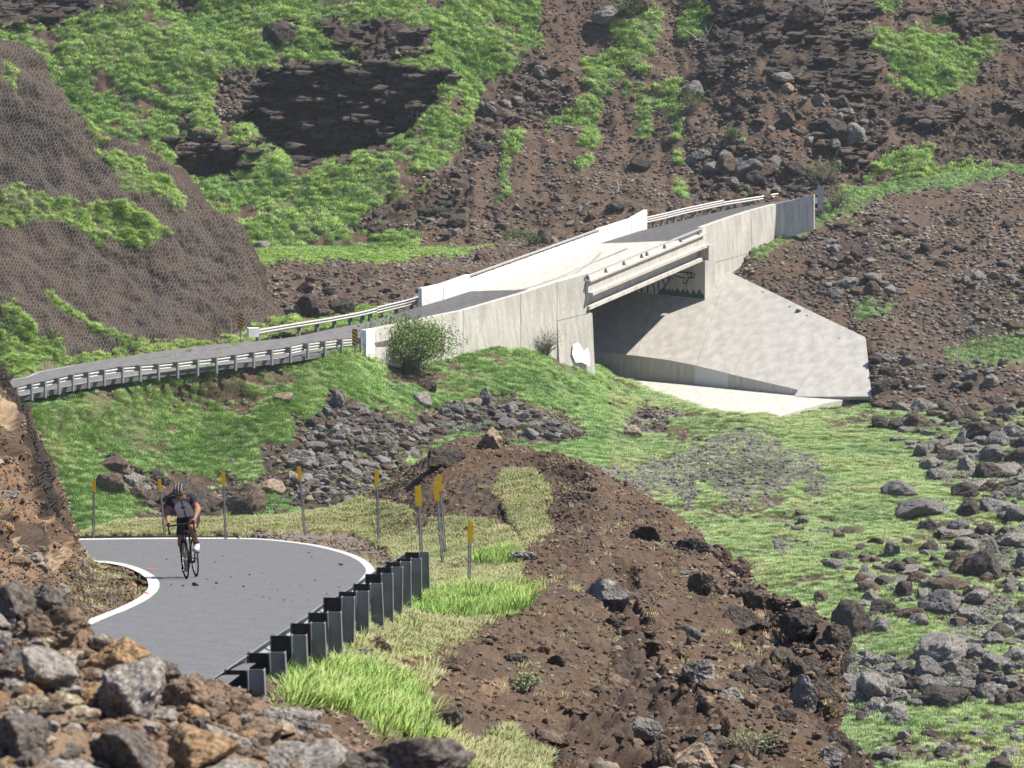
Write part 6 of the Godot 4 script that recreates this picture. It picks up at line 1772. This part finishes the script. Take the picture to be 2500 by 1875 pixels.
# bones: [name, a, radius a, b, radius b]; one smooth surface round all of them
func flesh(bones: Array, cell: float, k: float, V: PackedVector3Array, N: PackedVector3Array, I: PackedInt32Array) -> void:
	var lo := Vector3(1e9, 1e9, 1e9)
	var hi := -lo
	for b in bones:
		for e in [[b[1], b[2]], [b[3], b[4]]]:
			lo = lo.min(e[0] - Vector3.ONE * (e[1] + 0.04))
			hi = hi.max(e[0] + Vector3.ONE * (e[1] + 0.04))
	var n := Vector3i(((hi - lo) / cell).ceil()) + Vector3i.ONE * 2
	var sx := n.y * n.z
	var sy := n.z
	var acc := PackedFloat32Array()
	acc.resize(n.x * n.y * n.z)
	for b in bones:
		var a: Vector3 = b[1]; var ra: float = b[2]; var c: Vector3 = b[3]; var rb: float = b[4]
		var m := maxf(ra, rb) + k * 5.0
		var p0 := Vector3i(((a.min(c) - Vector3.ONE * m - lo) / cell).floor()).clamp(Vector3i.ZERO, n - Vector3i.ONE)
		var p1 := Vector3i(((a.max(c) + Vector3.ONE * m - lo) / cell).ceil()).clamp(Vector3i.ZERO, n - Vector3i.ONE)
		var ab := c - a
		var l2 := maxf(ab.length_squared(), 1e-8)
		for x in range(p0.x, p1.x + 1):
			for y in range(p0.y, p1.y + 1):
				for z in range(p0.z, p1.z + 1):
					var p := lo + Vector3(x, y, z) * cell
					var t := clampf((p - a).dot(ab) / l2, 0.0, 1.0)
					var d := (p - a - ab * t).length() - lerpf(ra, rb, t)
					if d < k * 5.0: acc[x * sx + y * sy + z] += exp(-d / k)
	for i in acc.size(): acc[i] = -k * log(acc[i]) if acc[i] > 1e-9 else 1.0
	var cells := {}
	var base := V.size()
	for x in n.x - 1:
		for y in n.y - 1:
			for z in n.z - 1:
				var o := x * sx + y * sy + z
				var f := [acc[o], acc[o + sx], acc[o + sy], acc[o + sx + sy], acc[o + 1], acc[o + sx + 1], acc[o + sy + 1], acc[o + sx + sy + 1]]
				var inside := 0
				for q in f: inside += 1 if q < 0.0 else 0
				if inside == 0 or inside == 8: continue
				var sum := Vector3.ZERO
				var cnt := 0
				for e in [[0, 1], [2, 3], [4, 5], [6, 7], [0, 2], [1, 3], [4, 6], [5, 7], [0, 4], [1, 5], [2, 6], [3, 7]]:
					var fa: float = f[e[0]]; var fb: float = f[e[1]]
					if (fa < 0.0) != (fb < 0.0):
						var t := fa / (fa - fb)
						var A := Vector3(e[0] & 1, (e[0] >> 1) & 1, (e[0] >> 2) & 1)
						var B := Vector3(e[1] & 1, (e[1] >> 1) & 1, (e[1] >> 2) & 1)
						sum += A.lerp(B, t)
						cnt += 1
				cells[o] = V.size()
				V.append(lo + (Vector3(x, y, z) + sum / cnt) * cell)
				N.append(Vector3.ZERO)
	for o in cells:
		var z: int = o % sy
		var y: int = (o / sy) % n.y
		var x: int = o / sx
		if x == 0 or y == 0 or z == 0: continue
		for ax in 3:
			var step: int = [sx, sy, 1][ax]
			var fa := acc[o]; var fb := acc[o + step]
			if (fa < 0.0) == (fb < 0.0): continue
			var s1: int = [sy, 1, sx][ax]
			var s2: int = [1, sx, sy][ax]
			if not (cells.has(o - s1) and cells.has(o - s2) and cells.has(o - s1 - s2)): continue
			var q := [cells[o], cells[o - s1], cells[o - s1 - s2], cells[o - s2]]
			var want: Vector3 = [Vector3.RIGHT, Vector3.UP, Vector3.BACK][ax] * (1.0 if fa < 0.0 else -1.0)
			var nn := (V[q[2]] - V[q[0]]).cross(V[q[1]] - V[q[0]])
			if nn.dot(want) < 0.0:
				q = [q[3], q[2], q[1], q[0]]
				nn = -nn
			I.append_array(PackedInt32Array([q[0], q[1], q[2], q[0], q[2], q[3]]))
			for w in q: N[w] += nn
	for i in range(base, V.size()): N[i] = N[i].normalized()

func build(V: PackedVector3Array, N: PackedVector3Array, I: PackedInt32Array, C = null) -> ArrayMesh:
	var arr := []
	arr.resize(Mesh.ARRAY_MAX)
	arr[Mesh.ARRAY_VERTEX] = V
	arr[Mesh.ARRAY_NORMAL] = N
	arr[Mesh.ARRAY_INDEX] = I
	if C != null: arr[Mesh.ARRAY_COLOR] = C
	var m := ArrayMesh.new()
	m.add_surface_from_arrays(Mesh.PRIMITIVE_TRIANGLES, arr)
	return m

func ring(g: Geo, c: Vector3, R: float, r: float, n := 44, k := 8, squash := 1.0) -> void:   # torus in the y-z plane
	for i in n:
		for j in k:
			var q := []
			for w in [[i, j], [i + 1, j], [i + 1, j + 1], [i, j + 1]]:
				var a: float = TAU * w[0] / n
				var b: float = TAU * w[1] / k
				var d := Vector3(0, cos(a), sin(a))
				var nn := (d * cos(b) + Vector3.RIGHT * sin(b))
				q.append([c + d * (R + r * squash * cos(b)) + Vector3.RIGHT * r * sin(b), nn])
			g.trin(q[0][0], q[1][0], q[2][0], q[0][1], q[1][1], q[2][1])
			g.trin(q[0][0], q[2][0], q[3][0], q[0][1], q[2][1], q[3][1])

func cyclist() -> void:
	mat("skin", Color(0.24, 0.13, 0.08), 0.6)
	mat("black_cloth", Color(0.018, 0.018, 0.022), 0.8)
	mat("carbon", Color(0.025, 0.026, 0.03), 0.35)
	mat("rubber", Color(0.02, 0.02, 0.02), 0.8)
	mat("alloy", Color(0.55, 0.56, 0.58), 0.35, 0.9)
	mat("shoe", Color(0.35, 0.36, 0.37), 0.5)
	mat("dark_shoe", Color(0.05, 0.05, 0.055), 0.5)
	mat("helmet_shell", Color(0.03, 0.03, 0.034), 0.3)
	mat("helmet_white", Color(0.22, 0.22, 0.23), 0.3)
	vcol(mat("jersey_cloth", Color(1, 1, 1), 0.8))
	var fc := pt(456, 1418, road_d(1418)) + Vector3(0, 0.03, 0)
	var fwd := Vector3(-0.07, 0.134, 0.98).normalized()
	var x0 := Vector3.UP.cross(fwd).normalized()
	var up := fwd.cross(x0).normalized()
	var lean := Basis(fwd, 0.115)
	up = (lean * up).normalized()
	var B := Basis(up.cross(fwd).normalized(), up, fwd)
	var at := Transform3D(B, fc - fwd * 0.58)
	# ---- bicycle ----
	var bike := thing("bicycle", "black racing bicycle with drop handlebars ridden towards the viewer", "bicycle")
	bike.transform = at
	var bb := Vector3(0, 0.27, 0)
	var ra := Vector3(0, 0.335, -0.41)
	var fa := Vector3(0, 0.335, 0.58)
	var st := Vector3(0, 0.78, -0.155)
	var ht := Vector3(0, 0.86, 0.405)
	var hb := Vector3(0, 0.71, 0.455)
	var g := Geo.new()
	for t in [[bb, st, 0.017, 0.015], [st, ht - Vector3(0, 0.03, 0), 0.018, 0.02], [bb, hb, 0.024, 0.022], [hb, ht, 0.024, 0.022]]: g.tube([t[0], t[1]], t[2], t[3], 10)
	for s in [-1.0, 1.0]:
		g.tube([bb + Vector3(0.03 * s, 0, 0), ra + Vector3(0.062 * s, 0, 0)], 0.011, 0.008, 8)
		g.tube([st + Vector3(0.02 * s, -0.03, 0), ra + Vector3(0.062 * s, 0, 0)], 0.009, 0.007, 8)
	put("frame", g.mesh(), M.carbon, bike)
	g = Geo.new()
	g.tube([hb, hb + Vector3(0, -0.045, 0.015)], 0.026, 0.026, 10)
	for s in [-1.0, 1.0]: g.tube([hb + Vector3(0.03 * s, -0.03, 0.01), hb + Vector3(0.047 * s, -0.12, 0.035), fa + Vector3(0.05 * s, 0, 0)], 0.014, 0.009, 8)
	put("fork", g.mesh(), M.carbon, bike)
	for c in [fa, ra]:
		var w := Node3D.new()
		w.name = "wheel"
		bike.add_child(w, true)
		w.position = c
		g = Geo.new(); ring(g, Vector3.ZERO, 0.322, 0.0125, 48, 8); put("tyre", g.mesh(), M.rubber, w)
		g = Geo.new(); ring(g, Vector3.ZERO, 0.300, 0.009, 48, 8, 1.5); put("rim", g.mesh(), M.alloy, w)
		g = Geo.new()
		g.tube([Vector3(-0.05, 0, 0), Vector3(0.05, 0, 0)], 0.018, 0.018, 10)
		put("hub", g.mesh(), M.alloy, w)
		g = Geo.new()
		for i in 20:
			var a := TAU * i / 20.0
			g.tube([Vector3(0.03 * (1 if i % 2 else -1), cos(a + 0.3) * 0.02, sin(a + 0.3) * 0.02), Vector3(0, cos(a) * 0.29, sin(a) * 0.29)], 0.0013, 0.0013, 4, false)
		put("spokes", g.mesh(), M.alloy, w)
	g = Geo.new()
	var bar_c := Vector3(0, 0.93, 0.50)
	for s in [-1.0, 1.0]:
		g.tube(smooth_path([bar_c, bar_c + Vector3(0.15 * s, 0, 0), bar_c + Vector3(0.205 * s, -0.005, 0.025), bar_c + Vector3(0.215 * s, -0.02, 0.085), bar_c + Vector3(0.217 * s, -0.085, 0.10), bar_c + Vector3(0.22 * s, -0.135, 0.05), bar_c + Vector3(0.222 * s, -0.14, -0.04)], 4), 0.0155, 0.0155, 8)
	put("handlebar", g.mesh(), M.rubber, bike)
	g = Geo.new(); g.tube([ht + Vector3(0, 0.04, -0.01), bar_c], 0.019, 0.017, 8); g.tube([ht, ht + Vector3(0, 0.07, -0.012)], 0.019, 0.019, 10)
	put("stem", g.mesh(), M.carbon, bike)
	for s in [-1.0, 1.0]:
		g = Geo.new()
		g.tube([bar_c + Vector3(0.215 * s, -0.01, 0.07), bar_c + Vector3(0.213 * s, 0.02, 0.13), bar_c + Vector3(0.212 * s, 0.045, 0.145)], 0.018, 0.013, 8)
		g.tube([bar_c + Vector3(0.214 * s, -0.005, 0.13), bar_c + Vector3(0.22 * s, -0.06, 0.135), bar_c + Vector3(0.225 * s, -0.125, 0.115)], 0.007, 0.005, 6)
		put("brake_lever", g.mesh(), M.rubber, bike)
	g = Geo.new(); g.tube([st, Vector3(0, 0.93, -0.20)], 0.0145, 0.0145, 8); put("seat_post", g.mesh(), M.carbon, bike)
	g = Geo.new()
	for s in [-1.0, 1.0]: g.tube([Vector3(0.015 * s, 0.945, 0.05), Vector3(0.03 * s, 0.95, -0.12), Vector3(0.055 * s, 0.955, -0.25)], 0.016, 0.032, 8)
	put("saddle", g.mesh(), M.rubber, bike)
	var ca := 1.15   # crank angle
	var pr := bb + Vector3(0.085, cos(ca * 0.4) * 0.165, sin(ca * 0.4) * 0.165)
	var pl := bb + Vector3(-0.085, -cos(ca * 0.4) * 0.165, -sin(ca * 0.4) * 0.165)
	g = Geo.new()
	g.tube([bb + Vector3(0.07, 0, 0), pr], 0.014, 0.011, 8); g.tube([bb - Vector3(0.07, 0, 0), pl], 0.014, 0.011, 8); g.tube([bb - Vector3(0.075, 0, 0), bb + Vector3(0.075, 0, 0)], 0.02, 0.02, 10)
	put("cranks", g.mesh(), M.carbon, bike)
	g = Geo.new(); ring(g, bb + Vector3(-0.045, 0, 0), 0.1, 0.004, 36, 6, 2.5); ring(g, bb + Vector3(-0.045, 0, 0), 0.06, 0.004, 30, 6, 3.0)
	g.tube([bb + Vector3(-0.045, 0.1, 0), ra + Vector3(-0.045, 0.04, 0)], 0.005, 0.005, 5)
	g.tube([bb + Vector3(-0.045, -0.1, 0), ra + Vector3(-0.045, -0.10, 0.03)], 0.005, 0.005, 5)
	put("chainring", g.mesh(), M.alloy, bike)
	for q in [pr, pl]:
		g = Geo.new(); g.box(q + Vector3(0.05 * signf(q.x), 0, 0), Vector3(0.04, 0, 0), Vector3(0, 0.008, 0), Vector3(0, 0, 0.04))
		put("pedal", g.mesh(), M.rubber, bike)
	# ---- rider ----
	var fr := Vector3(0.125, pr.y + 0.055, pr.z - 0.05)   # ball of each foot over its pedal
	var fl := Vector3(-0.125, pl.y + 0.055, pl.z - 0.05)
	var sh := [Vector3(-0.175, 1.345, 0.235), Vector3(0.175, 1.345, 0.235)]
	var el := [Vector3(-0.265, 1.155, 0.34), Vector3(0.27, 1.165, 0.34)]
	var wr := [Vector3(-0.232, 1.005, 0.535), Vector3(0.232, 1.005, 0.535)]
	var hip := [Vector3(-0.09, 0.985, -0.17), Vector3(0.09, 0.985, -0.17)]
	var kn := [Vector3(-0.11, 0.60, 0.12), Vector3(0.115, 0.86, 0.24)]
	var an := [Vector3(-0.115, fl.y + 0.085, fl.z - 0.12), Vector3(0.115, fr.y + 0.095, fr.z - 0.12)]
	var toe := [fl + Vector3(0, 0.0, 0.09), fr + Vector3(0, 0.0, 0.09)]
	var bones := [
		["torso", Vector3(-0.06, 1.00, -0.19), 0.125, Vector3(0.06, 1.00, -0.19), 0.125], ["torso", Vector3(-0.05, 1.02, -0.15), 0.115, Vector3(-0.055, 1.16, -0.02), 0.105], ["torso", Vector3(0.05, 1.02, -0.15), 0.115, Vector3(0.055, 1.16, -0.02), 0.105],
		["torso", Vector3(-0.055, 1.16, -0.02), 0.108, Vector3(-0.085, 1.29, 0.15), 0.108], ["torso", Vector3(0.055, 1.16, -0.02), 0.108, Vector3(0.085, 1.29, 0.15), 0.108],
		["torso", Vector3(-0.085, 1.29, 0.15), 0.105, sh[0] * 0.9 + Vector3(0, 0.135, 0.02), 0.075], ["torso", Vector3(0.085, 1.29, 0.15), 0.105, sh[1] * 0.9 + Vector3(0, 0.135, 0.02), 0.075], ["torso", sh[0], 0.068, sh[1], 0.068],
		["neck", Vector3(0, 1.37, 0.24), 0.062, Vector3(0, 1.44, 0.325), 0.052]]
	for i in 2:
		bones.append_array([["upper_arm", sh[i], 0.066, el[i], 0.045], ["forearm", el[i], 0.045, el[i].lerp(wr[i], 0.3), 0.047], ["forearm", el[i].lerp(wr[i], 0.3), 0.047, wr[i], 0.029],
			["thigh", hip[i], 0.105, hip[i].lerp(kn[i], 0.5), 0.088], ["thigh2", hip[i].lerp(kn[i], 0.5), 0.088, kn[i], 0.058], ["shin", kn[i], 0.056, kn[i].lerp(an[i], 0.35) - Vector3(0, 0, 0.018), 0.058], ["shin", kn[i].lerp(an[i], 0.35) - Vector3(0, 0, 0.018), 0.058, kn[i].lerp(an[i], 0.75), 0.039], ["ankle", kn[i].lerp(an[i], 0.75), 0.039, an[i], 0.036],
			["foot", an[i] - Vector3(0, 0.045, 0.035), 0.036, toe[i] + Vector3(0, 0.0, -0.02), 0.036], ["foot", an[i], 0.038, toe[i] + Vector3(0, 0.012, -0.09), 0.038], ["foot", toe[i] + Vector3(-0.015, 0, -0.02), 0.032, toe[i] + Vector3(-0.008, -0.004, 0.03), 0.026], ["foot", toe[i] + Vector3(0.015, 0, -0.02), 0.032, toe[i] + Vector3(0.012, -0.004, 0.02), 0.026]])
	var V := PackedVector3Array(); var N := PackedVector3Array(); var I := PackedInt32Array()
	flesh(bones, 0.014, 0.014, V, N, I)
	var nbody := V.size()
	var nbi := I.size()
	# head on a grid of its own, tipped down towards the road
	var hc := Vector3(0, 1.475, 0.395)
	var tip := Basis(Vector3.RIGHT, 0.55)
	var head := []
	for q in [[Vector3(0, 0.03, -0.03), 0.088, Vector3(0, 0.035, 0.015), 0.084], [Vector3(0, -0.02, 0.02), 0.072, Vector3(0, -0.085, 0.045), 0.042], [Vector3(-0.03, -0.06, 0.03), 0.036, Vector3(0.03, -0.06, 0.03), 0.036], [Vector3(0, 0.005, 0.095), 0.011, Vector3(0, -0.028, 0.112), 0.014], [Vector3(-0.03, 0.016, 0.085), 0.012, Vector3(0.03, 0.016, 0.085), 0.012], [Vector3(-0.018, -0.058, 0.088), 0.009, Vector3(0.018, -0.058, 0.088), 0.009], [Vector3(-0.014, -0.068, 0.086), 0.009, Vector3(0.014, -0.068, 0.086), 0.009], [Vector3(-0.085, 0.005, -0.01), 0.012, Vector3(-0.088, -0.03, 0.0), 0.009], [Vector3(0.085, 0.005, -0.01), 0.012, Vector3(0.088, -0.03, 0.0), 0.009], [Vector3(0, -0.05, -0.03), 0.055, Vector3(0, -0.13, -0.05), 0.052]]:
		head.append(["head", hc + tip * q[0], q[1], hc + tip * q[2], q[3]])
	flesh(head, 0.006, 0.006, V, N, I)
	# hands closed round the brake hoods
	for i in 2:
		var s := -1.0 if i == 0 else 1.0
		var hood := bar_c + Vector3(0.214 * s, 0.015, 0.10)
		var w: Vector3 = wr[i]
		var palm := hood + Vector3(0.0, 0.032, -0.02)
		var h := [["hand", w, 0.027, palm + Vector3(0.0, 0.004, -0.03), 0.027], ["hand", palm + Vector3(-0.022, 0.0, -0.02), 0.017, palm + Vector3(-0.028, 0.002, 0.03), 0.014], ["hand", palm + Vector3(0.022, 0.0, -0.02), 0.017, palm + Vector3(0.028, 0.002, 0.03), 0.014], ["hand", palm, 0.018, palm + Vector3(0, 0.004, 0.03), 0.015]]
		for f in 4:   # four fingers over the outside and front of the hood, unequal
			var ln: float = [0.9, 1.0, 0.95, 0.75][f]
			var k0 := palm + Vector3(s * 0.026, 0.004 - f * 0.004, 0.035 - f * 0.019)
			var k1 := k0 + Vector3(s * 0.012, -0.022, 0.010) * ln
			var k2 := k1 + Vector3(-s * 0.010, -0.022, 0.006) * ln
			var k3 := k2 + Vector3(-s * 0.018, -0.006, 0.0) * ln
			h.append_array([["hand", k0, 0.0095, k1, 0.009], ["hand", k1, 0.009, k2, 0.0085], ["hand", k2, 0.0085, k3, 0.0075]])
		var t0 := palm + Vector3(-s * 0.024, 0.0, -0.012)
		h.append_array([["hand", t0, 0.012, t0 + Vector3(-s * 0.012, -0.018, 0.02), 0.010], ["hand", t0 + Vector3(-s * 0.012, -0.018, 0.02), 0.010, t0 + Vector3(-s * 0.004, -0.032, 0.038), 0.008]])
		flesh(h, 0.005, 0.004, V, N, I)
	var p := thing("person", "cyclist in black helmet and white and black jersey riding up the near bend", "person")
	p.transform = at
	put("body", build(V, N, I), M.skin, p)
	# clothes: the same skin lifted a little, by the bone each point belongs to
	var owner := []
	for i in nbody:
		var best := 1e9
		var who := 0
		for b in bones.size():
			var a: Vector3 = bones[b][1]
			var ab: Vector3 = bones[b][3] - a
			var t := clampf((V[i] - a).dot(ab) / maxf(ab.length_squared(), 1e-8), 0, 1)
			var d: float = (V[i] - a - ab * t).length() - lerpf(bones[b][2], bones[b][4], t)
			if d < best:
				best = d
				who = b
				if owner.size() <= i: owner.append(null)
				owner[i] = [bones[b][0], t]
	var wear := func(called: String, off: float, m: Material, test: Callable, tint: Callable):
		var map := {}
		var v := PackedVector3Array(); var n := PackedVector3Array(); var c := PackedColorArray(); var ix := PackedInt32Array()
		for f in range(0, nbi, 3):
			var ok := true
			for q in 3:
				if not test.call(I[f + q]): ok = false
			if not ok: continue
			for q in 3:
				var j := I[f + q]
				if not map.has(j):
					map[j] = v.size()
					v.append(V[j] + N[j] * off); n.append(N[j]); c.append(tint.call(j))
				ix.append(map[j])
		if v.size(): put(called, build(v, n, ix, c), m, p)
	var white := func(_j: int) -> Color: return Color.WHITE
	wear.call("shorts", 0.006, M.black_cloth, func(j: int) -> bool: return owner[j][0] == "thigh" or (owner[j][0] == "thigh2" and owner[j][1] < 0.45) or (owner[j][0] == "torso" and V[j].y < 1.10), white)
	wear.call("jersey", 0.010, M.jersey_cloth, func(j: int) -> bool: return (owner[j][0] == "torso" and V[j].y > 1.05) or (owner[j][0] == "upper_arm" and owner[j][1] < 0.62),
		func(j: int) -> Color:
			if owner[j][0] == "upper_arm": return Color(0.40, 0.05, 0.12) if owner[j][1] > 0.54 else Color(0.022, 0.022, 0.03)
			var q := V[j]
			if absf(q.x) < 0.008 and N[j].z > 0.2: return Color(0.05, 0.05, 0.06)
			if absf(q.x) < 0.045 and q.y > 1.205 and q.y < 1.235 and N[j].z > 0.1: return Color(0.04, 0.04, 0.05)
			if N[j].z > -0.15 and q.y < 1.35 - absf(q.x) * 0.6 and absf(q.x) < 0.14: return Color(0.50, 0.50, 0.54)
			if q.y < 1.38 and absf(q.x) < 0.15: return Color(0.22, 0.15, 0.20)
			return Color(0.022, 0.022, 0.03))
	wear.call("sock", 0.004, M.black_cloth, func(j: int) -> bool: return owner[j][0] == "ankle" and owner[j][1] > 0.1, white)
	wear.call("shoe", 0.008, M.shoe, func(j: int) -> bool: return owner[j][0] == "foot" and V[j].x > 0, white)
	wear.call("shoe", 0.008, M.dark_shoe, func(j: int) -> bool: return owner[j][0] == "foot" and V[j].x < 0, white)
	# helmet: ribs with vents between them over a dark shell
	var hm := Node3D.new()
	hm.name = "helmet"
	p.add_child(hm)
	hm.transform = Transform3D(Basis(Vector3.RIGHT, 0.50), hc + Vector3(0, 0.045, -0.005))
	g = Geo.new()
	var dome := func(u: float, w: float, r: float) -> Vector3: return Vector3(sin(u) * cos(w) * 0.094, sin(w) * 0.092, cos(u) * cos(w) * 0.128) * r
	for i in 24:
		for j in 8:
			var q := []
			for e in [[i, j], [i + 1, j], [i + 1, j + 1], [i, j + 1]]: q.append(dome.call(TAU * e[0] / 24.0, PI / 2.0 * e[1] / 8.0 - 0.10, 1.0))
			var nq := []
			for e in q: nq.append((e * Vector3(1.3, 1.3, 0.8)).normalized())
			g.trin(q[0], q[3], q[2], nq[0], nq[3], nq[2]); g.trin(q[0], q[2], q[1], nq[0], nq[2], nq[1])
	put("shell", g.mesh(), M.helmet_shell, hm)
	for k in 7:
		g = Geo.new()
		var xs := (k - 3) * 0.026
		var path := []
		for i in 11:
			var w := lerpf(0.12, PI - 0.25, i / 10.0)
			var r := sqrt(maxf(0.0, 1.0 - pow(xs / 0.098, 2)))
			path.append(Vector3(xs, sin(w) * 0.098 * r + 0.003, cos(w) * 0.136 * r))
		g.tube(path, 0.0075, 0.0075, 6)
		put("rib", g.mesh(), M.helmet_white if k % 2 == 1 else M.helmet_shell, hm)
	g = Geo.new()
	for s in [-1.0, 1.0]:
		g.tube([hc + tip * Vector3(0.006 * s, 0.008, 0.098), hc + tip * Vector3(0.036 * s, 0.010, 0.092), hc + tip * Vector3(0.066 * s, 0.012, 0.066)], 0.016, 0.013, 8)
		g.tube([hc + tip * Vector3(0.066 * s, 0.014, 0.066), hc + tip * Vector3(0.088 * s, 0.012, -0.01)], 0.004, 0.003, 5)
	put("sunglasses", g.mesh(), M.helmet_shell, p)
	for s in [-1.0, 1.0]:
		g = Geo.new()
		g.tube([hc + Vector3(0.088 * s, 0.04, 0.0), hc + tip * Vector3(0.07 * s, -0.06, 0.03), hc + tip * Vector3(0.01 * s, -0.128, 0.03)], 0.004, 0.004, 5)
		put("chin_strap", g.mesh(), M.black_cloth, p)
